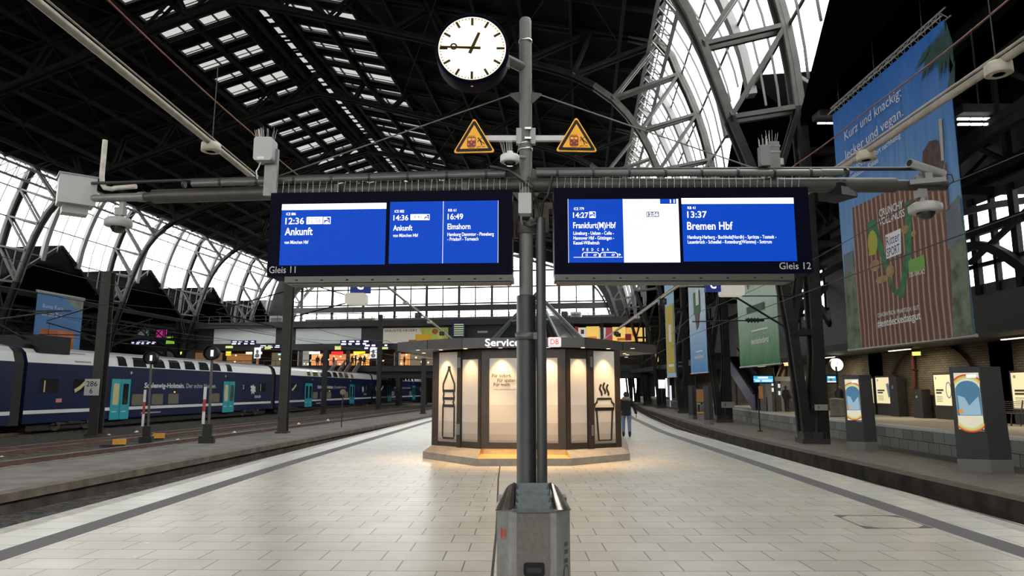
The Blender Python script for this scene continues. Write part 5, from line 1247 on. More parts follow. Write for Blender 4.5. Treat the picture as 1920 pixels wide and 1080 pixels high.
# ================================================================== blue double-deck train
TB = mat('train_navy', (.006, .013, .048), .35, 0, .1, 2, spec=.25); TW = mat('train_white', (.62, .62, .62), .35); TRF = mat('train_roof_grey', (.045, .058, .085), .5); TURQ = mat('train_turquoise', (.015, .30, .36), .4); TUND = mat('underframe_black', (.010, .010, .010), .8)
WIN = mat('train_window', (.018, .020, .020), .08); WLIT = em('train_window_lit', (.55, .45, .25), .35)
TW2 = mat('bogie_iron', (.03, .028, .027), .6, 0, .4, 6)
RZ0 = -.5
def car(lab, a, b, single=0.28, double_doors=True, first=False):
    a, b = Vector((*a, 0)), Vector((*b, 0)); d = b - a; L = d.length - .9; ang = math.atan2(d.y, d.x)
    t = thing('train_car', lab, 'train car', (a.x, a.y, RZ0), ang, 'cars of the double-deck train')
    # local frame: x along the car, near side at y = 0 facing -Y, z above the rail head
    S_ = [(0, .38), (0, 3.72), (.16, 4.25), (.42, 4.50), (1.0, 4.68), (2.0, 4.68), (2.58, 4.50), (2.84, 4.25), (3.0, 3.72), (3.0, .38)]
    def shell(x0, x1, i0, i1, m_, m=0, top=0):
        A = [(x0, y, z) for y, z in S_[i0:i1 + 1]]; B = [(x1, y, z) for y, z in S_[i0:i1 + 1]]; n = len(A)
        m_.add(A + B, [(i, n + i, n + i + 1, i + 1) for i in range(n - 1)], m)
    m_ = MB(); shell(0, L, 0, 1, m_); shell(0, L, 8, 9, m_); m_.poly([(0, y, z) for y, z in S_]); m_.poly([(L, y, z) for y, z in S_][::-1]); m_.poly([(0, 0, .38), (0, 3, .38), (L, 3, .38), (L, 0, .38)]); part(t, 'body', m_, TB)
    m_ = MB(); shell(0, L, 1, 3, m_); shell(0, L, 6, 8, m_); part(t, 'white_band', m_, TW)
    m_ = MB(); shell(0, L, 3, 6, m_); part(t, 'roof', m_, TRF)
    m_ = MB(); m_.rect(0, L, .90, 1.10, 0, -.012); part(t, 'white_stripe', m_, TW)
    m_ = MB(); m_.box(.6, L - .6, .25, 2.75, -.05, .40); part(t, 'underframe', m_, TUND)
    for xb in (.13, .87):
        x = L * xb; m_ = MB(); m_.box(x - 1.7, x + 1.7, .1, .35, .22, .52); m_.box(x - .5, x + .5, .02, .3, .3, .7); m_.box(x - 1.6, x + 1.6, .9, 2.2, .2, .5); o = part(t, 'bogie', m_, TW2)
        for s_ in (-1.25, 1.25):
            m_ = MB(); m_.cyl((x + s_, .22, .33), (x + s_, .36, .33), .46, n=20); m_.cyl((x + s_, .02, .33), (x + s_, .22, .33), .16, n=12); part(o, 'wheel', m_, mat('wheel_iron', (.05, .046, .043), .5, .3))
    # doors
    for xd in (.26, .727):
        x = L * xd; w_ = L * .031
        for s_ in (-1, 1):
            m_ = MB(); x0, x1 = (x - w_, x - .02) if s_ < 0 else (x + .02, x + w_); m_.box(x0, x1, -.035, .02, .30, 2.92); o = part(t, 'door', m_, TURQ)
            m_ = MB(); q = (x1 - x0) * .2; m_.rbox(x0 + q, x1 - q, -.045, -.034, 1.25, 2.62, .10); part(o, 'window', m_, WLIT if s_ < 0 and lab.startswith('nearest') else WIN)
            m_ = MB(); m_.rect(x0 + .15, x1 - .3, .78, .84, 0, -.04); part(o, 'door_label', m_, TW)
    # upper and lower windows
    mp = lambda y_, z_: None
    n = 8; ws = [.262, .322, .394, .459, .526, .593, .655, .728]
    if not first: ws = [.262, .322, .394, .459, .526, .593, .655, .728]
    for i, xw in enumerate(ws):
        x = L * xw; w_ = L * (.024 if 0 < i < len(ws) - 1 else .015); m_ = MB()
        P = lambda xx, f: (xx, lerp(0, .16, f) - .012 if f <= 1 else lerp(.16, .42, f - 1) - .014, lerp(3.72, 4.25, f) if f <= 1 else lerp(4.25, 4.5, f - 1) + .012)
        m_.poly([P(x - w_, .10), P(x + w_, .10), P(x + w_ * .9, 1), P(x - w_ * .9, 1)]); m_.poly([P(x - w_ * .9, 1), P(x + w_ * .9, 1), P(x + w_ * .8, 1.6), P(x - w_ * .8, 1.6)]); part(t, 'window', m_, WIN)
    for xw in (.322, .394, .459, .655):
        x = L * xw; m_ = MB(); m_.rbox(x - L * .022, x + L * .022, -.015, -.004, 1.18, 1.92, .1); part(t, 'window', m_, em('lower_window_glow', (.062, .056, .042), 1.0))
    for xw, li in ((.056, 0), (.140, 1), (.935, 0)):
        x = L * xw; m_ = MB(); m_.rbox(x - L * .022, x + L * .022, -.015, -.004, 2.05, 2.85, .1); o = part(t, 'window', m_, WIN)
        m_ = MB(); m_.line([(x - L * .018, 2.15), (x - L * .004, 2.35), (x + L * .014, 2.75)] if li else [(x - L * .012, 2.1), (x - L * .012, 2.75)], .22 if li else .1, 0, -.017); part(o, 'lit_interior', m_, WLIT)
    # lettering and marks
    m_ = MB(); m_.text('Schleswig-Holstein.', L * .341, 2.36, .34, 0, L * .503, -.02, .03); m_.text('Der echte Norden.', L * .511, 2.36, .34, 0, L * .655, -.02); part(t, 'slogan_lettering', m_, TW); m_ = MB(); m_.text('2', L * .808, 2.3, .35, 0, None, -.02, .02); part(t, 'class_number', m_, TW); m_ = MB()
    m_.rect(L * .335, L * .41, .60, .68, 0, -.02); part(t, 'sill_mark', m_, LGREY); m_ = MB(); m_.text('NAH.SH', L * .885, 1.45, .24, 0, L * .925, -.02, .03); part(t, 'lettering', m_, TW)
    m_ = MB(); cx, cz = L * .872, 2.25; V = [(-.5, .6), (-.2, .5), (.1, .75), (.3, .4), (.7, .45), (.6, .0), (.8, -.4), (.4, -.35), (.35, -.75), (0, -.5), (-.4, -.8), (-.35, -.3), (-.7, -.2), (-.4, .1), (-.75, .35)]
    m_.poly([(cx + u * .75, -.02, cz + v * .62) for u, v in V]); part(t, 'emblem', m_, TW)
    m_ = MB(); m_.rect(L * .075, L * .09, 1.50, 1.72, 0, -.02); part(t, 'logo', m_, mat('logo_pink', (.5, .22, .22), .5))
    m_ = MB(); m_.cyl((L * .29, .0, 3.35), (L * .29, -.06, 3.35), .09, n=10); m_.cyl((L * .703, .0, 3.35), (L * .703, -.06, 3.35), .09, n=10); part(t, 'side_lamp', m_, LGREY)
    m_ = MB(); m_.cyl((L * .461, .0, 2.05), (L * .461, -.05, 2.05), .06, n=10); part(t, 'orange_lamp', m_, em('orange_lamp', (1, .45, .05), 1.4))
    m_ = MB()
    A = [(L + .02, y + (.12 if y < 1.5 else -.12), z - .05) for y, z in S_]; m_.ext(A, (.86, 0, 0)); part(t, 'bellows', m_, TUND)
    if first:      # roof trough with equipment and pantograph at the low end
        m_ = MB(); m_.box(L * .025, L * .105, .1, 2.9, 4.3, 5.30); m_.box(L * .005, L * .025, .5, 2.5, 4.3, 4.75); part(t, 'roof_equipment', m_, BLACK)
        m_ = MB(); m_.beam((L * .06, 1.0, 4.7), (-L * .05, 1.0, 5.9), .09, .09); m_.beam((-L * .05, 1.0, 5.9), (L * .10, 1.0, 6.9), .07, .07); m_.beam((L * .10, .2, 6.9), (L * .10, 2.6, 6.9), .12, .08); part(t, 'pantograph', m_, BLACK)
        m_ = MB(); m_.poly([(L * .118, .02, 3.85), (L * .165, .02, 3.85), (L * .155, .3, 4.42), (L * .112, .3, 4.42)]); part(t, 'vent_grille', m_, mat('vent_grey', (.25, .24, .23), .6))
    return t
def tx(px, Y): return (px - 960) / 1307 * Y
P1, P2, P3, P4 = (tx(47, 38), 38), (tx(516, 69.5), 69.5), (tx(699, 106), 106), (tx(800, 140), 140)
P0 = (P1[0] - .2, 6.0)
car('train car cut off by the left picture edge ahead of the dark gap', P0, (tx(45, 37.6), 37.6))
car('nearest whole blue double-deck car with pantograph and turquoise doors', P1, P2, first=True)
car('middle blue double-deck car between two masts on the left', P2, P3)
car('farthest blue double-deck car running into the dark under the footbridge', P3, P4)

# ================================================================== masts and track signs on the left
MASTM = mat('catenary_mast', (.022, .019, .016), .7, 0, .3, 4)
def hmast(lab, px, py, zg, ptop, wpx, plate=None):
    b = onz(px, py, zg); top = ony(ptop[0], ptop[1], b.y).z; wd = wpx / 1307 * b.y
    t = thing('catenary_mast', lab, 'mast', b, 0, 'masts along the left tracks'); h_ = top - zg; m_ = MB()
    for y in (-wd * .45, wd * .45): m_.box(-wd / 2, wd / 2, y - .03, y + .03, 0, h_)
    m_.box(-.02, .02, -wd * .45, wd * .45, 0, h_); m_.box(-wd * .7, wd * .7, -wd * .7, wd * .7, 0, .08); part(t, 'post', m_, MASTM)
    return t, b, wd
t, b, wd = hmast('nearest dark mast carrying the 286 6 kilometre plate', 178, 816, -.70, (206, 510), 18)
pz = ony(176, 726, b.y - .2); w_ = 13.5 / 1307 * b.y
m_ = MB(); m_.box(pz.x - b.x - w_, pz.x - b.x + w_, -.40, -.36, pz.z - b.z - w_ * 1.12, pz.z - b.z + w_ * 1.12); o = part(t, 'number_plate', m_, mat('plate_white', (.42, .42, .40), .5))
m_ = MB(); cx = pz.x - b.x; cz = pz.z - b.z; m_.text('286', cx - w_ * .75, cz + w_ * .12, w_ * .7, 0, cx + w_ * .75, -.405, .01); m_.text('6', cx - w_ * .25, cz - w_ * .85, w_ * .7, 0, cx + w_ * .2, -.405, .01); part(o, 'numerals', m_, BLACK)
def cantilever(t, reach, z0, col=None):
    m_ = MB(); m_.tube([(0, 0, z0), (reach, 0, z0 + .9)], .035, 6); m_.tube([(0, 0, z0 + 2.0), (reach, 0, z0 + 1.0)], .03, 6); m_.tube([(reach * .25, 0, z0 + .2), (reach * 1.1, 0, z0 + .25)], .025, 6); m_.tube([(reach * .95, 0, z0 + .9), (reach * .95, 0, z0 + .25)], .012, 5)
    o = part(t, 'cantilever', m_, BLACK)
    m_ = MB()
    for f in (.08, .12, .16): m_.lathe([(.03, -.03), (.09, 0), (.03, .03)], c=(reach * f, 0, z0 + .9 * f), n=10)
    part(o, 'insulator', m_, mat('insulator_brown', (.05, .025, .02), .3))
cantilever(t, -3.2, 5.2); cantilever(t, 2.6, 5.4)
t, b, wd = hmast('tall dark mast on the left platform edge near the second train car', 530, 812, -.35, (545, 528), 15.5); cantilever(t, -3.6, 5.0); cantilever(t, 3.4, 5.6)
t, b, wd = hmast('slim dark mast in front of the second train car', 606, 776, -.7, (609, 652), 8)
t, b, wd = hmast('slim dark mast between second and third train cars', 709, 768, -.7, (712, 590), 7.5); cantilever(t, -3.5, 5.4)
t, b, wd = hmast('short dark mast close to the left side of the kiosk', 793, 776, -.35, (796, 672), 8)
def signal(lab, px, py, zg, hpx, hpy, r_px, bpx):
    b = onz(px, py, zg); s = b.y / 1307; t = thing('track_signal', lab, 'signal', b, 0, 'shunting signals beside the left tracks')
    hz = ony(hpx, hpy, b.y).z - zg; hx = ony(hpx, hpy, b.y).x - b.x
    m_ = MB(); m_.cyl((0, 0, 0), (hx, 0, hz), .055, n=10); m_.box(-.14, .14, -.14, .14, 0, .10); part(t, 'post', m_, mat('signal_post', (.06, .055, .05), .6))
    m_ = MB(); m_.prism([(-.30, -.22), (.30, -.22), (.2, .2), (-.2, .2)], .0, .28); m_.prism([(-.18, -.15), (.18, -.15), (.1, .12), (-.1, .12)], .28, .75); part(t, 'foot', m_, TUND)
    r_ = r_px * s; m_ = MB(); m_.cyl((hx, -.10, hz), (hx, .18, hz), r_, n=26); m_.lathe([(r_ * 1.05, -.02), (r_ * 1.12, -.02), (r_ * 1.12, .18), (r_ * 1.05, .18)], c=(hx, -.04, hz), n=26, axis='Y', caps=False); o = part(t, 'head', m_, BLACK)
    m_ = MB(); m_.rect(hx - .02, hx + .10, hz - .14, hz + .12, 0, -.115); part(o, 'white_lens', m_, em('signal_white', (.9, .95, 1), .9))
    bx_ = bpx * s; zb0, zb1 = .75, hz * .62; m_ = MB(); n = 3
    for i in range(3): m_.box(hx * .4 + bx_ - .055, hx * .4 + bx_ + .055, -.13, -.10, lerp(zb0, zb1, i / 3), lerp(zb0, zb1, (i + 1) / 3), i % 2)
    part(t, 'marker_board', m_, [mat('marker_white', (.5, .5, .5), .5), mat('marker_red', (.30, .012, .02), .5)])
signal('round-headed black signal with red white board by the second yellow box', 390, 831, -.36, 398, 662, 12, -8)
signal('round-headed black signal with red white board by the first yellow box', 276, 830, -.70, 284, 671, 11, -7)
b = onz(640, 801, -.35); t = thing('track_sign', 'thin post with a small oval disc on the left asphalt platform', 'sign', b); m_ = MB(); hz = ony(641, 735, b.y).z + .35
m_.cyl((0, 0, 0), (.02, 0, hz), .03, n=8); part(t, 'post', m_, MASTM); m_ = MB(); m_.cyl((.02, -.03, hz), (.02, .01, hz), .16, n=16); part(t, 'disc', m_, mat('disc_back', (.16, .12, .08), .5))
YBX = mat('yellow_box', (.55, .26, .02), .55, 0, .15, 8)
for lab, px, py, wpx in (('yellow track magnet box nearer the left picture edge', 224, 836, 22), ('yellow track magnet box between the two round signals', 298, 824, 20), ('small far yellow track box left of the kiosk', 797, 774, 8)):
    b = onz(px, py, -.74); s = b.y / 1307 * wpx
    t = thing('track_box', lab, 'box', b, R(20), 'yellow boxes beside the rails'); m_ = MB(); m_.prism([(-s * .5, -.14), (s * .5, -.14), (s * .45, .16), (-s * .5, .16)], .06, .30); part(t, 'cover', m_, YBX); m_ = MB(); m_.box(-s * 1.4, s * .4, -.2, .2, 0, .07); part(t, 'base_plate', m_, TUND)
# litter lying in the ballast
for px, py in ((3, 858), (256, 811), (334, 826), (205, 817), (440, 812), (560, 796), (615, 789)):
    b = onz(px, py, -.74); a = random.uniform(0, 3); m_ = MB(); r_ = .10 * b.y / 27
    m_.add([(r_ * math.cos(2 * PI * i / 7) * random.uniform(.6, 1.2), r_ * math.sin(2 * PI * i / 7) * random.uniform(.5, 1), random.uniform(.01, .05)) for i in range(7)] + [(0, 0, r_ * .8), (0, 0, 0)], [(i, (i + 1) % 7, 7) for i in range(7)] + [((i + 1) % 7, i, 8) for i in range(7)])
    solo('paper_scrap', m_, WHITE, 'white crumpled paper scrap lying in the dark ballast left of the platform', 'litter', 'paper scraps in the ballast', b, a)
# overhead wires of the left tracks
def wire(name, lab, pts, r_, m, sag=0.0, grp=None):
    P = []
    for a, b_ in zip(pts, pts[1:]):
        a, b_ = Vector(a), Vector(b_)
        for i in range(8): t_ = i / 8; q = a.lerp(b_, t_); q.z -= sag * 4 * t_ * (1 - t_); P.append(q)
    P.append(Vector(pts[-1])); m_ = MB(); m_.tube(P, r_, 5); return solo(name, m_, m, lab, 'cable', grp)
for fn, nm in ((tA, 'track next to the asphalt platform'), (tB, 'middle left track'), (tT, 'track of the blue train')):
    wire('contact_wire', 'thin overhead contact wire above the ' + nm, [(fn(y) + (.3 if i % 2 else -.3), y, 4.95) for i, y in enumerate((-10, 15, 40, 65, 90, 115))], .016, CABLE, 0, 'overhead wires')
    wire('catenary_wire', 'sagging catenary wire above the ' + nm, [(fn(y), y, 6.3) for y in (-10, 15, 40, 65, 90, 115)], .014, CABLE, .5, 'overhead wires')
# blue banner in the left aisle
def hallplane(px, py, u): 
    n_ = (HC, -HS); P = H(u, 50, 0); return onv(px, py, (P.x, P.y), n_)
A = hallplane(71, 548, -61.0); B = hallplane(157, 562, -61.0); zb = hallplane(66, 652, -61.0).z
d = B - A; t = thing('hanging_banner', 'blue and orange advertising banner hanging far left above the train', 'banner', (A.x, A.y, zb), math.atan2(d.y, d.x)); L = math.hypot(d.x, d.y); h_ = A.z - zb
m_ = MB(); m_.box(0, L, 0, .05, 0, h_); part(t, 'sheet', m_, mat('banner_blue', (.055, .18, .42), .7, 0, .12, .5))
m_ = MB(); m_.rect(L * .12, L * .85, 0, h_ * .36, 0, -.02); part(t, 'orange_print', m_, mat('banner_orange', (.48, .14, .035), .7, 0, .4, .8))
m_ = MB(); m_.ell((L * .32, -.02, h_ * .1), L * .05, .02, h_ * .06); part(t, 'yellow_print', m_, mat('banner_yellowgreen', (.45, .42, .05), .7)); m_ = MB(); m_.ell((L * .48, -.02, h_ * .16), L * .13, .02, h_ * .07, n=16); part(t, 'pale_print', m_, mat('banner_peach', (.52, .33, .2), .7))
m_ = MB(); m_.poly([(L * .55, -.02, h_), (L, -.02, h_), (L, -.02, h_ * .75), (L * .86, -.02, h_ * .78)]); part(t, 'grey_print', m_, mat('banner_greygreen', (.16, .20, .17), .7, 0, .3, 1))
m_ = MB(); m_.text('Bunte Kurz', L * .12, h_ * .74, h_ * .07, 0, L * .55, -.03); m_.text('die um Zug', L * .12, h_ * .60, h_ * .075, 0, L * .54, -.03, .02); part(t, 'lettering', m_, mat('banner_letter', (.5, .58, .65), .7))
m_ = MB(); m_.box(-.2, L + .2, -.05, .1, h_, h_ + .3); part(t, 'top_truss', m_, GREY)

# ================================================================== light rails with round lamps above the platform
LAMPW = mat('lamp_cream', (.40, .375, .30), .4); RAILW = mat('light_rail_cream', (.27, .24, .195), .45, 0, .2, 10)
def lrail(lab, p0, p1, lamps, boxes):
    t = thing('light_rail', lab, 'light rail', p0); d = p1 - p0
    m_ = MB(); m_.tube([(0, 0, 0), d * .5, d], .034, 10); m_.tube([Vector((.02, 0, .045)), d + Vector((.02, 0, .045))], .018, 6); part(t, 'tube', m_, RAILW)
    for px, py, sz in lamps:
        pass
    return t
ZL = 4.6
def railpt(A, B, Y): k_ = (Y - A.y) / (B.y - A.y); return A.lerp(B, k_)
LA_, LB_ = Vector((-3.555, -6, ZL)), Vector((-3.55 + .10, 40, ZL)); RA_, RB_ = Vector((4.30, -6, ZL)), Vector((4.30, 9, ZL)); RC_ = Vector((5.55, 46, ZL))
t1 = thing('light_rail', 'long cream tube with round lamps above the left half of the platform', 'light rail', LA_)
m_ = MB(); m_.tube([LA_, LA_.lerp(LB_, .5), LB_], .036, 10); m_.tube([LA_ + Vector((.03, 0, .05)), LB_ + Vector((.03, 0, .05))], .009, 6); part(t1, 'tube', m_, RAILW, True)
t2 = thing('light_rail', 'long cream tube with round lamps above the right half of the platform', 'light rail', RA_)
m_ = MB(); m_.tube([RA_, RB_, RC_], .036, 10); m_.tube([RA_ + Vector((-.03, 0, .05)), RB_ + Vector((-.03, 0, .05)), RC_ + Vector((-.03, 0, .05))], .016, 6); part(t2, 'tube', m_, RAILW, True)
def lamp(p, lab, grp, chain=False):
    t = thing('round_lamp', lab, 'lamp', p, 0, grp)
    m_ = MB(); m_.lathe([(0, .05), (.09, .05), (.108, .035), (.11, -.055), (.10, -.06)], n=24); part(t, 'housing', m_, LAMPW)
    m_ = MB(); m_.lathe([(.10, -.052), (.05, -.06), (0, -.06)], n=20); part(t, 'diffuser', m_, mat('lamp_diffuser', (.45, .40, .25), .3))
    if chain: m_ = MB(); m_.cyl((0, .02, .05), (0, .04, 1.0), .006, n=6); part(t, 'chain', m_, mat('lamp_chain', (.035, .035, .035), .5, .4))
for Y, ch, w_ in ((7.75, True, 'nearest, over the left arm'), (22.5, False, 'second, below the left board'), (29, False, 'farthest on the left tube')):
    q = railpt(LA_, LB_, Y); lamp(q + Vector((.0, 0, -.04)), 'round cream lamp on the left tube, ' + w_, 'round lamps on the light tubes', ch)
for Y, ch, w_ in ((5.75, True, 'nearest, at the right picture edge'), (8.05, False, 'before the big banner'), (18.5, False, 'just below the right board'), (27, False, 'farthest, above the kiosk canopy')):
    q = RA_.lerp(RB_, (Y + 6) / 15) if Y < 9 else railpt(RB_, RC_, Y); lamp(q + Vector((.0, 0, -.04)), 'round cream lamp on the right tube, ' + w_, 'round lamps on the light tubes', ch)
for s_, A, B, Ys in (('left', LA_, LB_, (25.5, 34)), ('right', RB_, RC_, (21.5, 34))):
    for Y in Ys:
        q = railpt(A, B, Y); t = thing('loudspeaker', 'small black loudspeaker under the %s light tube, %s' % (s_, 'nearer one' if Y < 30 else 'farther one'), 'loudspeaker', q - Vector((0, 0, .12))); m_ = MB(); m_.box(-.11, .11, -.13, .13, -.10, .08); part(t, 'housing', m_, BLACK); m_ = MB(); m_.cyl((0, -.13, -.01), (0, -.14, -.01), .07, n=14); part(t, 'grille', m_, DARK)
# reddish trolley cables
COP = mat('copper_wire', (.16, .055, .03), .5)
wire('copper_cable', 'reddish copper cable running diagonally over the left side', [(-4.3, -8, 5.62), (-4.06, 6.4, 5.62), (-3.95, 10, 5.60), (-3.89, 12.1, 5.6), (-3.7, 26, 5.6)], .011, COP, .03)
wire('copper_cable', 'reddish copper cable running across the big banner on the right', [(4.99, -8, 5.62), (4.96, 6.4, 5.6), (4.93, 9, 5.58), (4.91, 11.5, 5.6), (5.0, 26, 5.6)], .011, COP, .03)
for fn, nm in ((tr, 'right trough track'),):
    wire('contact_wire', 'dark overhead wire across the lower half of the big banner', [(fn(y) + 1.2, y, 4.95) for y in (-10, 15, 40, 65, 90)], .014, CABLE, 0, 'overhead wires')
    wire('catenary_wire', 'dark overhead wire across the middle of the big banner', [(fn(y) + 1.2, y, 6.15) for y in (-10, 15, 40, 65, 90)], .012, CABLE, .3, 'overhead wires')
# cantilever with insulator in front of the green banner
t = thing('wire_bracket', 'black catenary bracket with insulator in front of the green banner', 'bracket', (0, 0, 0))
m_ = MB(); Yc = 27.5; p = lambda x, y: ony(x, y, Yc)
m_.tube([p(1335, 530), p(1470, 612)], .04, 6); m_.tube([p(1298, 603), p(1398, 601), p(1450, 596), p(1470, 590)], .025, 6); m_.tube([p(1380, 555), p(1540, 555)], .02, 6); part(t, 'arm', m_, BLACK)
m_ = MB()
for i in range(4): q = p(1403 + 6 * i, 600.5); m_.cyl(q - Vector((.02, 0, 0)), q + Vector((.02, 0, 0)), .10, n=12)
m_.cyl(p(1398, 600), p(1432, 600), .06, n=10); part(t, 'insulator', m_, BLACK)
# section letter signs with light boxes, hanging below the boards
def letterbox(lab, px0, px1, py0, py1, sgn, ch, Y):
    a, b = ony(px0, py1, Y), ony(px1, py0, Y); t = thing('section_sign', lab, 'sign', a, 0, 'hanging section signs'); W_, h_ = b.x - a.x, b.z - a.z
    m_ = MB(); m_.rbox(0, W_, 0, .35, 0, h_, .06); part(t, 'light_box', m_, em('light_box_cream', (.42, .40, .34), .9))
    c, d = ony(sgn[0], sgn[3], Y), ony(sgn[1], sgn[2], Y); m_ = MB(); m_.box(c.x - a.x, d.x - a.x, .05, .2, c.z - a.z, d.z - a.z); o = part(t, 'blue_board', m_, em('board_blue', (.02, .03, .14), .8))
    m_ = MB(); m_.text(ch, (c.x + d.x) / 2 - a.x, c.z - a.z + (d.z - c.z) * .25, (d.z - c.z) * .55, 0, None, .04, .03, 'C'); part(o, 'letter', m_, LETTER)
    m_ = MB(); zt_ = ZL - a.z; xm = (c.x + d.x) / 2 - a.x; m_.cyl((xm, .12, d.z - a.z - .05), (xm, .12, zt_), .03, n=8); xt = (railpt(LA_, LB_, Y).x if a.x < 0 else railpt(RB_, RC_, Y).x) - a.x; m_.cyl((xm, .12, zt_), (xt, .12, zt_), .03, n=8); part(t, 'hanger', m_, DARK)
letterbox('grey light box with blue letter board hanging below the left display', 646, 686, 549, 570, (655, 694, 520, 549), 'C', 19)
letterbox('grey light box with blue letter board hanging below the right display', 1354, 1396, 533, 554, (1324, 1352, 522, 546), 'C', 19)
# ================================================================== footbridge with shops across the far end
VBR = 104.0
Pb = H(9.2, VBR, 0); Db = (H(10.2, VBR, 0) - Pb); BA = math.atan2(Db.y, Db.x); BN = (-Db.y, Db.x); DU = Db.length
t = thing('footbridge', 'dark enclosed station footbridge with shop windows across the far end', 'bridge', (Pb.x, Pb.y, 0), BA)
BR = t
def bxz(px, py):
    P = onv(px, py, (Pb.x, Pb.y), BN); v = Vector((P.x - Pb.x, P.y - Pb.y)); return v.dot(Vector((math.cos(BA), math.sin(BA)))), P.z
Xl, Xr = -86.0, 30.0
z_bot = bxz(900, 696)[1]; z_fl = bxz(700, 687)[1]; z_sh = bxz(700, 660)[1]; z_par0 = bxz(700, 656)[1]; z_ro = bxz(700, 602)[1]; z_ro0 = bxz(700, 613)[1]
BRD = mat('bridge_dark', (.018, .02, .021), .6, 0, .2, .5); BRD2 = mat('bridge_parapet', (.045, .048, .048), .6)
m_ = MB(); m_.box(Xl, Xr, -.3, 12, z_bot, z_fl); part(t, 'deck', m_, BRD)
m_ = MB(); m_.box(Xl, Xr, -1.2, 13, z_ro0, z_ro); part(t, 'roof', m_, BRD)
xa = bxz(1076, 640)[0]
m_ = MB(); m_.box(Xl, xa, -.25, .0, z_par0 + .05, z_ro0); part(t, 'fascia', m_, BRD)
m_ = MB(); m_.box(Xl, Xr, 9, 9.3, z_fl, z_ro0); part(t, 'rear_wall', m_, mat('bridge_rear', (.05, .042, .035), .7))
m_ = MB()
for x in range(int(Xl), int(Xr), 8): m_.box(x - .25, x + .25, -.1, .35, z_fl, z_ro0)
part(t, 'posts', m_, BRD)
m_ = MB(); m_.box(Xl, Xr, -.32, -.27, z_fl + .95, z_fl + 1.05)
for x in range(int(Xl), int(Xr), 2): m_.box(x - .03, x + .03, -.32, -.27, z_fl, z_fl + 1.0)
part(t, 'railing', m_, BRD2)
# under-bridge girders and piers
m_ = MB()
for y in (1, 6, 11): m_.box(Xl, Xr, y - .2, y + .2, z_bot - 1.0, z_bot)
part(t, 'girders', m_, BRD)
m_ = MB()
for px in (300, 600, 742, 790, 1215, 1240, 1262): x = bxz(px, 740)[0]; m_.box(x - .35, x + .35, 1, 2.2, -.8, z_bot)
part(t, 'piers', m_, BRD)
# billboards and signs on the fascia
PALE = mat('billboard_pale', (.72, .76, .76), .6, 0, .04, .3)
def panel(name, px0, px1, py0, py1, m, y=-.32, label=None, parent=None):
    x0, z1 = bxz(px0, py0); x1, z0 = bxz(px1, py1); m_ = MB(); m_.box(x0, x1, y, y + .07, z0, z1); return part(parent or t, name, m_, m, label=label), x0, x1, z0, z1
panel('billboard', 404, 518, 617, 644, PALE); panel('billboard', 557, 678, 617, 644, PALE)
o, x0, x1, z0, z1 = panel('billboard', 720, 841, 616, 643, mat('billboard_beige', (.85, .80, .68), .6), label='beige and green medicine billboard')
W_, h_ = x1 - x0, z1 - z0
m_ = MB(); m_.poly([(x0 + W_ * .60, -.33, z0 + h_ * .6), (x0 + W_ * .75, -.33, z0), (x1, -.33, z0), (x1, -.33, z1), (x0 + W_ * .55, -.33, z1)]); part(o, 'green_print', m_, mat('billboard_green', (.60, .66, .12), .6, 0, .3, .6))
m_ = MB(); m_.rect(x0 + W_ * .50, x0 + W_ * .74, z0 + h_ * .12, z0 + h_ * .58, 0, -.34); part(o, 'yellow_pack', m_, mat('billboard_yellow', (.9, .50, .02), .6)); m_ = MB(); m_.rect(x0 + W_ * .40, x0 + W_ * .52, z0 + h_ * .05, z0 + h_ * .22, 0, -.345); m_.ell((x0 + W_ * .80, -.34, z0 + h_ * .75), W_ * .05, .02, h_ * .18); part(o, 'red_print', m_, mat('billboard_red', (.45, .10, .05), .6))
m_ = MB(); m_.text('SINUSITIS HEVERT', x0 + W_ * .02, z0 + h_ * .76, h_ * .16, 0, x0 + W_ * .53, -.345, .01); part(o, 'lettering', m_, mat('billboard_letters', (.13, .08, .07), .6))
m_ = MB(); x0, z1 = bxz(852, 606); x1, z0 = bxz(874, 634); m_.box(x0, x1, -1.4, -.9, z0, z1); o = part(t, 'timetable_board', m_, em('timetable_navy', (.02, .025, .09), .6))
m_ = MB()
for i in range(6): zz = lerp(z0, z1, .12 + .14 * i); m_.rect(x0 + (x1 - x0) * .15, x1 - (x1 - x0) * .05, zz, zz + (z1 - z0) * .07, 0, -1.42)
part(o, 'timetable_rows', m_, em('timetable_rows', (.45, .55, .25), .8))
x0, z0 = bxz(896, 624.5); x1, _ = bxz(915, 624.5); m_ = MB(); m_.rect(x0, x1, z0, z0 + .3, 0, -.3); part(t, 'small_sign', m_, LGREY)
for px0, px1, py0, py1, c, nm in ((262, 280, 618, 632, (.10, .13, .14), 'poster_grey'), (262, 280, 632, 642, (.05, .14, .20), 'poster_teal'), (296, 314, 618, 633, (.55, .03, .25), 'poster_magenta')):
    panel('poster', px0, px1, py0, py1, em(nm, c, .8))
x0, z0 = bxz(313, 645); x1, z1 = bxz(331, 631); m_ = MB(); m_.poly([(x0, -.32, z0), (x1, -.32, z0), (lerp(x0, x1, .75), -.32, z1), (lerp(x0, x1, .1), -.32, z1)]); part(t, 'poster', m_, em('poster_lime', (.25, .50, .05), .8), label='lime green poster')
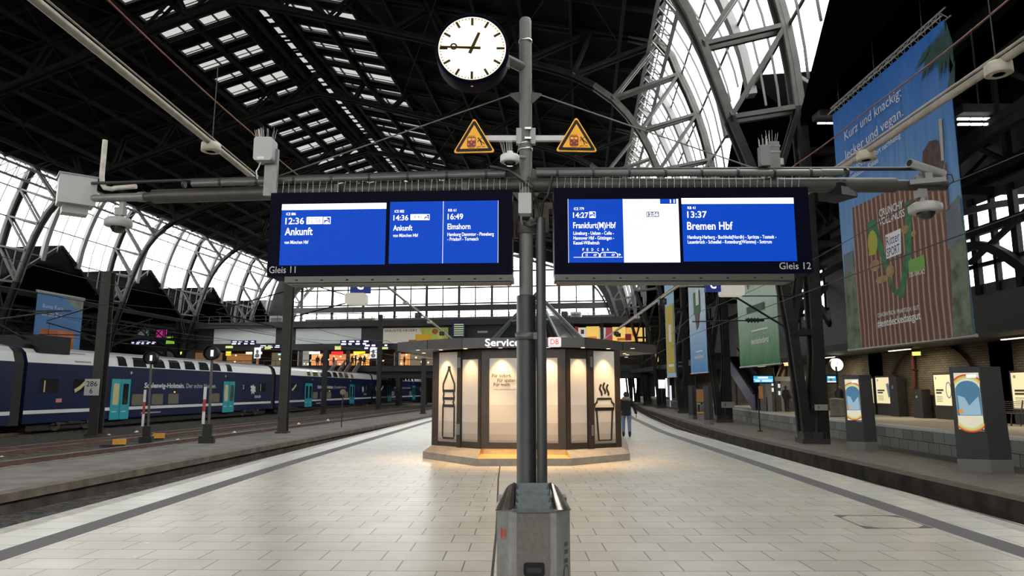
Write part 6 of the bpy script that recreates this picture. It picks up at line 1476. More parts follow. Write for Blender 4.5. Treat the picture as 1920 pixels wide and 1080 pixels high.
# departure strips (dots of lit text) under the fascia
STR = em('strip_navy', (.02, .02, .08), .5); STX = em('strip_text', (.85, .80, .95), 1.2)
for px0, px1, py0, py1, k_ in ((436, 482, 639, 647, 4), (640, 694, 638, 648, 4), (684, 732, 645, 656, 4), (248, 296, 641, 646, 5), (488, 530, 647, 653, 3)):
    o, x0, x1, z0, z1 = panel('departure_strip', px0, px1, py0, py1, STR, -.42); m_ = MB()
    for r_ in range(2):
        for i in range(k_): a = lerp(x0, x1, (i + .12 + .1 * r_) / k_); m_.rect(a, a + (x1 - x0) / k_ * random.uniform(.4, .75), lerp(z0, z1, .14 + .46 * r_), lerp(z0, z1, .44 + .42 * r_), 0, -.43)
    part(o, 'text_blocks', m_, STX)
for px0, px1, py0, py1 in ((426, 439, 649, 653), (499, 510, 650, 655), (630, 641, 649, 656), (718, 729, 651, 655)):
    panel('exit_sign', px0, px1, py0, py1, em('exit_green_yellow', (.62, .70, .22), 1.0), -.45)
panel('exit_sign', 341, 352, 660, 665, em('exit_yellow', (.8, .8, .15), 1.3), -.45)
# lit shops
def shop(px0, px1, py0, py1, col, s, nm, y=2.4): return panel('shop_window', px0, px1, py0, py1, em(nm, tuple(c_ * 1.25 for c_ in col), s * 1.3), y)
shop(548, 568, 657, 685, (.16, .16, .15), 1, 'shop_grey', 2.0)
shop(350, 400, 660, 684, (.20, .11, .05), .45, 'shop_amber_dim'); shop(410, 470, 662, 686, (.34, .15, .05), .5, 'shop_amber'); shop(496, 530, 660, 684, (.16, .12, .08), .5, 'shop_brown')
shop(572, 602, 662, 684, (.70, .30, .10), .75, 'shop_orange'); shop(606, 640, 663, 684, (.55, .18, .08), .9, 'shop_redorange'); shop(640, 682, 662, 684, (.85, .36, .08), .8, 'shop_bright_orange')
shop(696, 702, 660, 684, (.08, .08, .08), .8, 'shop_dark'); shop(730, 742, 660, 684, (.16, .15, .14), .8, 'shop_pale'); shop(742, 760, 662, 684, (.62, .26, .08), .8, 'shop_orange_two'); shop(760, 812, 660, 684, (.14, .11, .08), .8, 'shop_dim')
for px0, px1, py0, py1, c, s, nm in ((452, 482, 659, 663, (1, .8, .45), 2.0, 'sign_warm'), (513, 524, 662, 665, (.3, .9, .9), 1.2, 'sign_cyan'), (572, 592, 658, 663, (1, .95, .9), 1.6, 'sign_white_warm'), (614, 636, 658, 664, (1, .03, .03), 1.3, 'sign_red'), (656, 678, 658, 663, (1, .65, .03), 1.4, 'sign_amber'), (414, 423, 658, 666, (.9, .75, .05), 1.1, 'sign_yellow')):
    panel('shop_sign', px0, px1, py0, py1, em(nm, c, s), 1.5)
m_ = MB()
for i in range(46):
    px = random.uniform(410, 812) if i < 14 else random.choice((random.uniform(575, 690), random.uniform(640, 690), random.uniform(735, 815))); x, z = bxz(px, random.uniform(663, 682)); m_.ell((x, random.uniform(1.2, 2.2), z), .15, .15, .15, n=6, k=4)
part(t, 'shop_lamps', m_, em('shop_lamp_warm', (1, .75, .4), 2.2))['kind'] = 'stuff'
for px0, px1 in ((480, 491), (696, 708)):
    o, x0, x1, z0, z1 = panel('portrait_screen', px0, px1, 652, 672, em('portrait_white', (.72, .78, .85), 1.1), -.5)
    m_ = MB(); xm = (x0 + x1) / 2; m_.ell((xm, -.52, lerp(z0, z1, .62)), (x1 - x0) * .22, .02, (z1 - z0) * .18); m_.ell((xm, -.52, lerp(z0, z1, .25)), (x1 - x0) * .36, .02, (z1 - z0) * .2); part(o, 'portrait', m_, em('portrait_dark', (.22, .18, .18), .6))
# colourful lit lounge on the right end
ZZ = 612, 640
for px0, px1, py0, py1, c, nm in ((1077, 1084, 612, 634, (.18, .02, .02), 'lounge_maroon'), (1084, 1099, 614, 634, (.60, .55, .48), 'lounge_cream'), (1099, 1124, 612, 636, (.85, .55, .12), 'lounge_yellow'), (1124, 1136, 614, 636, (.50, .45, .40), 'lounge_beige'), (1136, 1148, 614, 638, (.30, .06, .06), 'lounge_red'), (1148, 1174, 613, 640, (.85, .60, .16), 'lounge_gold'), (1174, 1196, 614, 640, (.75, .42, .10), 'lounge_orange'), (1196, 1205, 614, 640, (.85, .55, .12), 'lounge_yellow'), (1208, 1220, 614, 640, (.7, .5, .2), 'lounge_sand')):
    panel('lounge_window', px0, px1, py0, py1, em(nm, c, .9), .2)
for px, py, w_, h_, c, nm in ((1159, 628, 5, 3.5, (.02, .015, .01), 'tv_dark'), (1092, 622, 3, 4, (.05, .04, .04), 'picture_dark'), (1141, 630, 6, 4, (.45, .03, .12), 'sofa_pink'), (1178, 632, 6, 6, (.16, .02, .03), 'sofa_dark_red'), (1188, 624, 3, 6, (.6, .10, .03), 'figure_orange'), (1110, 633, 9, 2, (.65, .22, .04), 'sofa_orange'), (1165, 636, 8, 2.5, (.5, .14, .03), 'sofa_rust')):
    panel('furnishing', px - w_, px + w_, py - h_, py + h_, em(nm, c, .8), .1)
# roof-top plant on the bridge
for px0, px1, py0, py1, c, nm, lab in ((1050, 1062, 581, 598, (.06, .06, .06), 'dark_unit', 'dark air unit on the bridge roof'), (1068, 1088, 582, 598, (.55, .56, .56), 'white_unit', 'white air unit with dark fan on the bridge roof'), (1092, 1126, 592, 602, (.52, .52, .50), 'white_low_unit', 'long low white unit on the bridge roof'), (1040, 1056, 596, 602, (.30, .16, .09), 'brown_box', 'small brown box on the bridge roof'), (662, 694, 594, 601, (.36, .31, .22), 'beige_unit', 'beige plant box on the left bridge roof'), (494, 520, 590, 602, (.40, .40, .39), 'pale_duct', 'pale duct on the bridge roof beside the arch')):
    x0, z1 = bxz(px0, py0); x1, z0 = bxz(px1, py1); q = TM(t) @ Vector(((x0 + x1) / 2, 3, z_ro)); u = thing('roof_unit', lab, 'ventilation unit', q, BA, 'plant on the footbridge roof'); hw_ = (x1 - x0) / 2
    m_ = MB(); m_.box(-hw_, hw_, -1, 1.5, 0, max(.3, z1 - z_ro)); part(u, 'housing', m_, mat(nm, c, .6))
    m_ = MB(); m_.box(-hw_ * .75, hw_ * .75, -1.06, -1, .1, max(.25, (z1 - z_ro) * .75)); part(u, 'grille', m_, mat(nm + '_grille', tuple(k_ * .35 for k_ in c), .6))
m_ = MB()
for i in range(58):
    x = Xl + 2 * i; m_.box(x - .04, x + .04, -.5, -.42, z_ro, z_ro + 1.1)
m_.box(Xl, Xr, -.5, -.42, z_ro + 1.05, z_ro + 1.12); m_.box(Xl, Xr, -.5, -.42, z_ro + .5, z_ro + .55); part(t, 'roof_railing', m_, BRD2)
m_ = MB(); zc0 = bxz(900, 583)[1]; zc1 = bxz(900, 573)[1]
m_.box(bxz(490, 580)[0], bxz(1150, 580)[0], 16, 17, zc0, zc1); part(t, 'roof_gantry', m_, mat('gantry_grey', (.10, .105, .105), .6))
# people on the bridge, tiny silhouettes
proto = None
DK = mat('dark_clothes', (.015, .015, .018), .8)
spots = [(592, .6), (600, .8), (618, 1.5), (648, .7), (655, 1.2), (664, .5), (671, 1.0), (676, 1.6), (755, .8)]
for i, (px, y) in enumerate(spots):
    x, _ = bxz(px, 684); p = TM(t) @ Vector((x, y, z_fl))
    if proto is None: proto = person('dark clothed person standing on the footbridge before the lit shops', p, R(20), 1.75, DK, DK, hood=False, group='people on the footbridge')
    else: copy_thing(proto, p, R(60 * i), None, random.uniform(.92, 1.05))
# escalators from the bridge down to the platforms on the left
for px, lab in ((640, 'left escalator descending from the footbridge behind the train'), (668, 'right escalator descending from the footbridge behind the train')):
    x, _ = bxz(px, 690); q = TM(t) @ Vector((x, -.3, 0)); e = thing('escalator', lab, 'escalator', q, BA); m_ = MB()
    for dx in (-.7, .7): m_.ext([(dx - .08, 0, z_fl), (dx - .08, 0, z_fl + 1.0), (dx - .08, -8.5, .9), (dx - .08, -8.5, 0)], (.16, 0, 0))
    part(e, 'balustrade', m_, mat('balustrade_grey', (.28, .29, .30), .35, .3)); m_ = MB(); m_.ext([(-.6, 0, z_fl - .3), (-.6, 0, z_fl + .1), (-.6, -8.5, 0.1), (-.6, -8.5, -.3)], (1.2, 0, 0)); part(e, 'steps', m_, DARK)
# ================================================================== right side: banners, steles, far platform
BX = 12.0
def bl(px, py): P = onx(px, py, BX); return P.y, P.z
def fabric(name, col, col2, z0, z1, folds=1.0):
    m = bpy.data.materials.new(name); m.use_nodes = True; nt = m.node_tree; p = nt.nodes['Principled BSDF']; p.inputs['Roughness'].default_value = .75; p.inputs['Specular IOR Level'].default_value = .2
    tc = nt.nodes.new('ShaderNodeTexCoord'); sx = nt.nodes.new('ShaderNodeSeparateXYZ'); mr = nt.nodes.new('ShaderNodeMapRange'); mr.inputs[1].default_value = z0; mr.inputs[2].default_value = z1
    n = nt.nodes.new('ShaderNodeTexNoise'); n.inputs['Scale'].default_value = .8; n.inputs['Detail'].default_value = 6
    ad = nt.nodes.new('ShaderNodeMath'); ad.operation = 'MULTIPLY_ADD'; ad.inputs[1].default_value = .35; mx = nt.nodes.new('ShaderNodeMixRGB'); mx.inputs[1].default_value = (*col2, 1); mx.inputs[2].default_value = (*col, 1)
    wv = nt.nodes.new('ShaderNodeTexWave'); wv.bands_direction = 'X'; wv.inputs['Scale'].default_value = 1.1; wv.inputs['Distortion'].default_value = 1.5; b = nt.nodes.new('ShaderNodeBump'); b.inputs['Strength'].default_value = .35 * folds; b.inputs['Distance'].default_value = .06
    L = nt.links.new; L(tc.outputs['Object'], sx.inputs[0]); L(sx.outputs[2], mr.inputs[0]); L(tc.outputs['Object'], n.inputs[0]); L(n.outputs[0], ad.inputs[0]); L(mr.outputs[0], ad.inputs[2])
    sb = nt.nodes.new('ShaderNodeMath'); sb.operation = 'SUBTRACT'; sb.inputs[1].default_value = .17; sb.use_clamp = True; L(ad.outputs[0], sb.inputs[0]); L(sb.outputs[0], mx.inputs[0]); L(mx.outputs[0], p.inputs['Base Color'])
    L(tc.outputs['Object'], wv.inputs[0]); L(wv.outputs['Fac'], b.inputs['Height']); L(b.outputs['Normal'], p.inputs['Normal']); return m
def banner(lab, Yf, Yn, z0, z1, sheet, truss=True, chains=True, X=BX):
    t = thing('hanging_banner', lab, 'banner', (X, Yf, z0), R(-90)); W = Yf - Yn; h_ = z1 - z0
    # softly pleated sheet with its own thickness
    m_ = MB(); n = 48; F = []; Bk = []
    for i in range(n + 1):
        x = W * i / n; y = .03 * math.sin(i * 1.7) * (1 if 3 < i < n - 3 else .2); F.append((x, y)); Bk.append((x, y + .02))
    for i in range(n):
        (a, ya), (b, yb) = F[i], F[i + 1]
        m_.add([(a, ya * .2, h_), (b, yb * .2, h_), (b, yb, 0), (a, ya, 0)], [(3, 2, 1, 0)], 0, True); m_.poly([(a, ya * .2 + .02, h_), (b, yb * .2 + .02, h_), (b, yb + .02, 0), (a, ya + .02, 0)])
    part(t, 'sheet', m_, sheet)
    m_ = MB(); m_.cyl((-.05, 0.01, -.03), (W + .05, .01, -.03), .05, n=10); part(t, 'bottom_bar', m_, mat('banner_bar', (.30, .30, .29), .4, .4))
    if truss:
        m_ = MB(); 
        for y, z in ((-.12, .05), (.12, .05), (0, .30)): m_.cyl((-.1, y, h_ + z), (W + .1, y, h_ + z), .025, n=8)
        k_ = int(W / .35)
        for i in range(k_):
            a, b = W * i / k_, W * (i + .5) / k_; c = W * (i + 1) / k_
            for y in (-.12, .12): m_.cyl((a, y, h_ + .05), (b, 0, h_ + .30), .014, n=6); m_.cyl((b, 0, h_ + .30), (c, y, h_ + .05), .014, n=6)
        part(t, 'truss', m_, mat('truss_aluminium', (.34, .34, .33), .4, .5))
    if chains:
        m_ = MB()
        for x in (W * .08, W * .45, W * .85): m_.cyl((x, 0, h_ + .3), (x, 0, h_ + 7), .012, n=5)
        part(t, 'chain', m_, mat('chain_grey', (.12, .12, .12), .5, .4))
    return t, W, h_
# ---- the big banner
Yf, z0 = bl(1592, 655); Yn, _ = bl(1828, 629); z1 = bl(1566, 211)[1]
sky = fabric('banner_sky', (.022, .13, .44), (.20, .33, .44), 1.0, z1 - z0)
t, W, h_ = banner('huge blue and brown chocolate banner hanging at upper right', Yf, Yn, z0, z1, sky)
def q2(px, py): y, z = bl(px, py); return Yf - y, z - z0
YF = -.045
def bpoly(m_, pts, m=0, y=YF): m_.poly([(q2(*p)[0], y, q2(*p)[1]) for p in pts], m)
def choc():
    m = bpy.data.materials.new('print_brown_fold_shading'); m.use_nodes = True; nt = m.node_tree; p = nt.nodes['Principled BSDF']; p.inputs['Roughness'].default_value = .75; p.inputs['Specular IOR Level'].default_value = .2
    tc = nt.nodes.new('ShaderNodeTexCoord'); wv = nt.nodes.new('ShaderNodeTexWave'); wv.bands_direction = 'X'; wv.inputs['Scale'].default_value = 1.15; wv.inputs['Distortion'].default_value = 2.2; wv.inputs['Detail'].default_value = 2; wv.inputs['Detail Scale'].default_value = .4
    r = nt.nodes.new('ShaderNodeValToRGB'); e = r.color_ramp.elements; e[0].position = .1; e[0].color = (.12, .06, .045, 1); e[1].position = .85; e[1].color = (.19, .10, .072, 1); x = e.new(.97); x.color = (.34, .25, .21, 1)  # fold shade and pale fold highlights painted into the brown
    b = nt.nodes.new('ShaderNodeBump'); b.inputs['Strength'].default_value = .5; b.inputs['Distance'].default_value = .06
    L = nt.links.new; L(tc.outputs['Object'], wv.inputs[0]); L(wv.outputs['Fac'], r.inputs[0]); L(r.outputs[0], p.inputs['Base Color']); L(wv.outputs['Fac'], b.inputs['Height']); L(b.outputs['Normal'], p.inputs['Normal']); return m
CH = choc()
m_ = MB(); bpoly(m_, [(1600, 390), (1776, 305), (1800, 632), (1612, 653)], 0, YF + .008); part(t, 'brown_print', m_, CH)
for P_ in ([(1776, 395), (1800, 365), (1812, 440), (1828, 628), (1790, 633), (1784, 440)], [(1584, 480), (1601, 470), (1618, 652), (1592, 655)]):
    m_ = MB(); bpoly(m_, P_, 0, YF + .004); part(t, 'leaf_print', m_, mat('print_leaf', (.10, .13, .09), .8, 0, .55, 2.5))
for P_ in ([(1776, 400), (1803, 370), (1808, 440), (1780, 470)], [(1584, 478), (1600, 470), (1602, 505), (1586, 520)]):
    m_ = MB(); bpoly(m_, P_, 0, YF + .002); part(t, 'mountain_print', m_, mat('print_mountain', (.10, .125, .15), .8, 0, .2, 2))
m_ = MB(); bpoly(m_, [(1628, 418), (1644, 410), (1655, 450), (1680, 545), (1690, 540), (1700, 470), (1700, 380), (1712, 374), (1712, 470), (1697, 560), (1676, 548), (1650, 470), (1630, 440)], 0, YF - .002); part(t, 'green_print', m_, mat('print_green', (.03, .13, .055), .8, 0, .3, 4))
for px, py, rx, ry in ((1643, 498, 10, 11), (1672, 508, 8, 12), (1656, 524, 12, 7), (1700, 430, 7, 8), (1716, 438, 5, 6)):
    m_ = MB(); c = q2(px, py); rr = abs(q2(px + rx, py)[0] - c[0]); rz_ = abs(q2(px, py + ry)[1] - c[1]); m_.poly([(c[0] + rr * math.cos(2 * PI * i / 14), YF - .006, c[1] + rz_ * math.sin(2 * PI * i / 14)) for i in range(14)])
    part(t, 'hazelnut_print', m_, mat('print_hazelnut', (.27, .17, .085), .8, 0, .3, 6))
m_ = MB(); c = q2(1639, 455); m_.poly([(c[0] + .30 * math.cos(2 * PI * i / 20), YF - .007, c[1] + .42 * math.sin(2 * PI * i / 20)) for i in range(20)]); bpoly(m_, [(1632, 472), (1646, 468), (1646, 475), (1632, 480)], 0, YF - .006); part(t, 'yellow_seal', m_, mat('print_yellow', (.30, .30, .03), .8))
m_ = MB(); bpoly(m_, [(1706, 489), (1736, 477), (1738, 505), (1707, 512)], 0, YF - .006); part(t, 'light_green_label', m_, mat('print_light_green', (.14, .30, .06), .8))
m_ = MB(); bpoly(m_, [(1663, 441), (1692, 428), (1693, 475), (1665, 486)], 0, YF - .007); o = part(t, 'white_label', m_, mat('print_white', (.62, .62, .65), .8))
def btext(m_, s, pa, pb, cap, y=YF - .012, bold=0., m=0):
    (xa, za), (xb, zb) = q2(*pa), q2(*pb); i0 = len(m_.v); m_.text(s, 0, 0, cap, m, math.hypot(xb - xa, zb - za), y, bold); m_.xf(Matrix.Translation((xa, 0, za)) @ Matrix.Rotation(-math.atan2(zb - za, xb - xa), 4, 'Y'), i0)
m_ = MB(); btext(m_, 'Ritter', (1666, 462), (1691, 450), .30, bold=.0); btext(m_, 'SPORT', (1667, 482), (1691, 472), .27, bold=.01); part(o, 'lettering', m_, mat('print_navy', (.03, .04, .12), .8))
m_ = MB(); btext(m_, 'Kurz und knackig:', (1587, 264), (1693, 180), .34, bold=.0); btext(m_, 'lecker und vegan.', (1589, 300), (1697, 216), .34, bold=.0)
btext(m_, 'Aus 100% zertifiziert nachhaltig', (1592, 330), (1692, 257), .18); btext(m_, 'angebautem Kakao', (1594, 340), (1650, 304), .18)
btext(m_, 'CRUNCHY', (1652, 407), (1697, 389), .24, bold=.01); btext(m_, 'VOLL-NUSS', (1652, 424), (1700, 405), .24, bold=.01); btext(m_, '30% KAKAO', (1708, 520), (1738, 513), .14)
btext(m_, 'QUADRATISCH. PRAKTISCH. GUT.', (1649, 595), (1728, 580), .13, bold=.0); btext(m_, '#entdeckedasgut', (1649, 614), (1730, 598), .24, bold=.01); part(t, 'lettering', m_, mat('print_letters', (.62, .63, .64), .8))
m_ = MB()
for i in range(9):
    a = q2(1776 - 3 * i, 38 + 5 * i); b = q2(1792 - 9 * i, 130 + 9 * (i % 4)); d = Vector((b[0] - a[0], b[1] - a[1])); nn = Vector((-d.y, d.x)).normalized() * .12
    c = ((a[0] + b[0]) / 2, (a[1] + b[1]) / 2); m_.poly([(a[0], YF - .001 * i, a[1]), (c[0] + nn.x, YF - .001 * i, c[1] + nn.y), (b[0], YF - .001 * i, b[1]), (c[0] - nn.x, YF - .001 * i, c[1] - nn.y)])
c = q2(1786, 155); m_.poly([(c[0] + .5 * u, YF, c[1] + .6 * v) for u, v in ((-.6, -.7), (.3, -.2), (.5, .9), (-.1, .3))]); part(t, 'palm_print', m_, mat('print_palm', (.018, .055, .05), .8, 0, .4, 3))
m_ = MB(); bpoly(m_, [(1731, 330), (1733, 285), (1745, 265), (1758, 262), (1770, 285), (1772, 330)], 0, YF - .002); part(t, 'chocolate_print', m_, mat('print_choc', (.07, .04, .035), .8, 0, .4, 6))
m_ = MB(); bpoly(m_, [(1763, 224), (1769, 222), (1773, 300), (1768, 302)], 0, YF - .004); part(t, 'straw_print', m_, mat('print_straw', (.36, .33, .28), .8))
# ---- three farther banners
def small_banner(lab, fpx, npx, zt, sheetcols, zr, u):
    A = onx(fpx[0], fpx[1], BX); B = onx(npx[0], npx[1], BX); sh = fabric(lab.split()[0] + '_banner_print', sheetcols[0], sheetcols[1], *zr, .5); t, W, h_ = banner(lab, A.y, B.y, A.z, zt, sh, True, False); return t, W, h_
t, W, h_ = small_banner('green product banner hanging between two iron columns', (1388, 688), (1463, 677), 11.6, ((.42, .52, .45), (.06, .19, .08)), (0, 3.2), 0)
PL = mat('print_letters', (.62, .63, .64), .8)
m_ = MB(); m_.rect(W * .38, W * .78, h_ * .19, h_ * .20, 0, YF); m_.text('#entdeckedasgut', W * .36, h_ * .12, .30, 0, W * .80, YF, .02); part(t, 'lettering', m_, PL)
m_ = MB(); m_.rect(W * .28, W * .72, h_ * .30, h_ * .34, 0, YF); part(t, 'shadow_print', m_, mat('print_dark_green', (.04, .09, .06), .8)); m_ = MB(); m_.ell((W * .35, YF, h_ * .52), W * .05, .005, h_ * .08); m_.ell((W * .42, YF, h_ * .66), W * .04, .005, h_ * .08); part(t, 'red_print', m_, mat('print_dull_red', (.22, .10, .10), .8)); m_ = MB(); m_.rect(W * .4, W * .6, h_ * .55, h_ * .7, 0, YF - .004); part(t, 'pale_print', m_, mat('print_pale', (.34, .36, .42), .8))
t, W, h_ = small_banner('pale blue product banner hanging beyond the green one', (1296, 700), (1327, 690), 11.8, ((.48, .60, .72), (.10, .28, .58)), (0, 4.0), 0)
m_ = MB(); m_.text('#entdeckedasgut', W * .3, h_ * .10, .25, 0, W * .85, YF, .02); m_.rect(W * .4, W * .8, h_ * .145, h_ * .155, 0, YF); part(t, 'lettering', m_, PL); m_ = MB(); m_.rect(W * .35, W * .75, h_ * .42, h_ * .58, 0, YF); part(t, 'green_print', m_, mat('print_green', (.03, .13, .055), .8)); m_ = MB(); m_.rect(W * .5, W * .68, h_ * .48, h_ * .6, 0, YF - .004); part(t, 'white_label', m_, mat('print_white', (.62, .62, .65), .8)); m_ = MB(); m_.poly([(W * .4, YF - .003, h_ * .42), (W * .5, YF - .003, h_ * .30), (W * .6, YF - .003, h_ * .33), (W * .7, YF - .003, h_ * .42)]); part(t, 'brown_print', m_, mat('print_brown_flat', (.12, .07, .05), .8))
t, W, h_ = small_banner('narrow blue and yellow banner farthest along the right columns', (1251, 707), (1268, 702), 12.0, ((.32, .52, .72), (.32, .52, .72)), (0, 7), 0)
m_ = MB(); m_.rect(W * .1, W * .95, h_ * .03, h_ * .58, 0, YF); part(t, 'yellow_print', m_, mat('print_ochre', (.48, .36, .05), .8)); m_ = MB(); m_.rect(W * .4, W * .7, h_ * .28, h_ * .42, 0, YF - .004); part(t, 'white_label', m_, mat('print_white', (.62, .62, .65), .8)); m_ = MB(); m_.rect(W * .3, W * .85, h_ * .08, h_ * .10, 0, YF - .004); part(t, 'lettering', m_, PL)

# ---- advertising steles on the luggage platform
STEL = mat('stele_dark', (.050, .053, .055), .5, spec=.25); STEL2 = mat('stele_foot', (.17, .17, .165), .6)
def stele(lab, px, py, wpx, ptop, ad=True):
    b = onz(px, py, -.35); s = b.y / 1307; t = thing('advertising_stele', lab, 'advertising pillar', b, R(-20), 'advertising steles on the luggage platform'); h_ = ony(px, ptop, b.y).z + .35
    f = wpx * s
    # front face from x=0..f, right flank runs back to the right; slightly tapered upwards
    base = [(0, 0), (f * .56, -.04), (f * .98, .16), (f * .93, .50), (f * .08, .46)]
    tp = [(x * .95 + .0, y * .97) for x, y in base]
    def sec(z): k_ = z / h_; return [(lerp(a[0], b_[0], k_), lerp(a[1], b_[1], k_), z) for a, b_ in zip(base, tp)]
    m_ = MB(); m_.loft([sec(h_ * .12), sec(h_)]); m_.sm = [False] * len(m_.sm); part(t, 'body', m_, STEL)
    m_ = MB(); m_.loft([[(x * 1.02 - .01, y * 1.02 - .01, z) for x, y, z in sec(0)], [(x * 1.02 - .01, y * 1.02 - .01, z) for x, y, z in sec(h_ * .12)]]); m_.sm = [False] * len(m_.sm); part(t, 'foot', m_, STEL2)
    if not ad: return
    # lit poster on the front face
    A, B = Vector((0, 0, 0)), Vector((f * .56, -.04, 0)); d = (B - A); Lf = d.length * .96; Mf = Matrix.Translation((f * .02, -.012, 0)) @ Matrix.Rotation(math.atan2(d.y, d.x), 4, 'Z') @ Matrix.Rotation(R(-.55), 4, 'Y')
    x0, x1, z0, z1 = Lf * .12, Lf * .93, h_ * .40, h_ * .94; w_, hh = x1 - x0, z1 - z0
    m_ = MB(); m_.rect(x0, x1, z0, z1, 0, -.01); m_.xf(Mf); o = part(t, 'lit_poster', m_, em('ad_cream', (.72, .68, .52), .85))
    cx = (x0 + x1) / 2
    for k_, (c, nm) in enumerate((((.55, .08, .04), 'ad_red'), ((.65, .45, .08), 'ad_orange'), ((.55, .62, .30), 'ad_lime'))):
        m_ = MB()
        for zc, sg in ((z0 + hh * .70, 1), (z0 + hh * .22, -1)):
            r_ = w_ * (.68 - .07 * k_); P = [(cx + r_ * math.cos(a) , zc + sg * r_ * math.sin(a)) for a in [R(30 + 10 * i) for i in range(13)]]
            P = [(min(max(x, x0 + .004), x1 - .004), z) for x, z in P]; m_.line(P, w_ * .075, 0, -.013 - .001 * k_)
        m_.xf(Mf); part(o, 'rainbow_arc', m_, em(nm, c, .85))
    m_ = MB(); P = [(x0 + .004, -.0125, z0 + hh * .24), (x1 - .004, -.0125, z0 + hh * .24), (x1 - .004, -.0125, z0 + hh * .72)] + [(cx + w_ * .45 * math.cos(R(20 + 14 * i)), -.0125, z0 + hh * .72 + w_ * .36 * math.sin(R(20 + 14 * i))) for i in range(11)] + [(x0 + .004, -.0125, z0 + hh * .72)]
    m_.poly(P); m_.xf(Mf); part(o, 'sky_print', m_, em('ad_sky', (.08, .20, .32), .8))
    m_ = MB(); m_.poly([(x0 + w_ * .1, -.0145, z0 + hh * .25), (x1 - w_ * .06, -.0145, z0 + hh * .25), (x1 - w_ * .1, -.0145, z0 + hh * .58), (cx + w_ * .2, -.0145, z0 + hh * .5), (cx, -.0145, z0 + hh * .42), (cx - w_ * .15, -.0145, z0 + hh * .56), (x0 + w_ * .08, -.0145, z0 + hh * .6)]); m_.xf(Mf); part(o, 'glass_print', m_, em('ad_pale_blue', (.32, .48, .58), .8))
    m_ = MB(); m_.rect(x0 + w_ * .06, x0 + w_ * .22, z0 + hh * .28, z0 + hh * .35, 0, -.0155); m_.xf(Mf); part(o, 'orange_mark', m_, em('ad_orange_mark', (.7, .28, .03), .9)); m_ = MB(); m_.rect(cx, x1 - w_ * .1, z0 + hh * .91, z0 + hh * .97, 0, -.0155); m_.xf(Mf); part(o, 'white_mark', m_, em('ad_white', (.85, .85, .85), 1))
    m_ = MB(); m_.rect(x1 - w_ * .35, x1, z0 - .05, z0 - .03, 0, -.012); m_.xf(Mf); part(t, 'name_plate', m_, LGREY)
stele('nearest advertising pillar with rainbow poster at the right edge of the luggage platform', 1797, 884, 91, 688)
stele('second advertising pillar with rainbow poster beside the iron column', 1589, 845, 53, 703)
stele('plain far pillar just left of the second iron column', 1321, 796, 17, 724, False); stele('plain far pillar, left one of the far pair', 1292, 786, 14, 723, False)
b = onz(1425, 809, -.35); t = thing('marker_post', 'thin dark marker post standing alone on the luggage platform', 'post', b); hz = ony(1424, 738, b.y).z + .35; m_ = MB(); m_.cyl((0, 0, 0), (0, 0, hz), .035, n=8); m_.box(-.1, .1, -.1, .1, 0, .05); part(t, 'post', m_, MASTM)
b = onz(1215, 774, -.35); t = thing('marker_post', 'thin far marker post beside the third iron column', 'post', Vector((b.x + .7, b.y - 14, -.35))); m_ = MB(); m_.cyl((0, 0, 0), (0, 0, 3.0), .03, n=8); part(t, 'post', m_, MASTM)
# small white plates on the column pedestals
for px, py, lab in ((1540, 764, 'pale number plate on the nearest right iron column'), (1365, 759, 'pale number plate on the second right iron column')):
    v = V0 if px > 1400 else V0 + BAY; c = H(9.2 - .14, v - .95, 0); q = ony(px, py, c.y + .12); t = thing('number_plate', lab, 'plate', q, 0, 'plates on the iron columns'); k_ = q.y / 1307; m_ = MB(); m_.box(-12 * k_, 12 * k_, 0, .03, -5.5 * k_, 5.5 * k_); part(t, 'plate', m_, mat('old_plate', (.28, .28, .27), .6, 0, .15, 20)); m_ = MB(); m_.rect(-7 * k_, -3 * k_, -3 * k_, 3 * k_, 0, -.004); part(t, 'mark', m_, mat('faint_mark', (.15, .15, .15), .6)); m_ = MB(); m_.box(-10 * k_, 10 * k_, .03, .35, -2 * k_, 2 * k_); part(t, 'holder', m_, DARK)

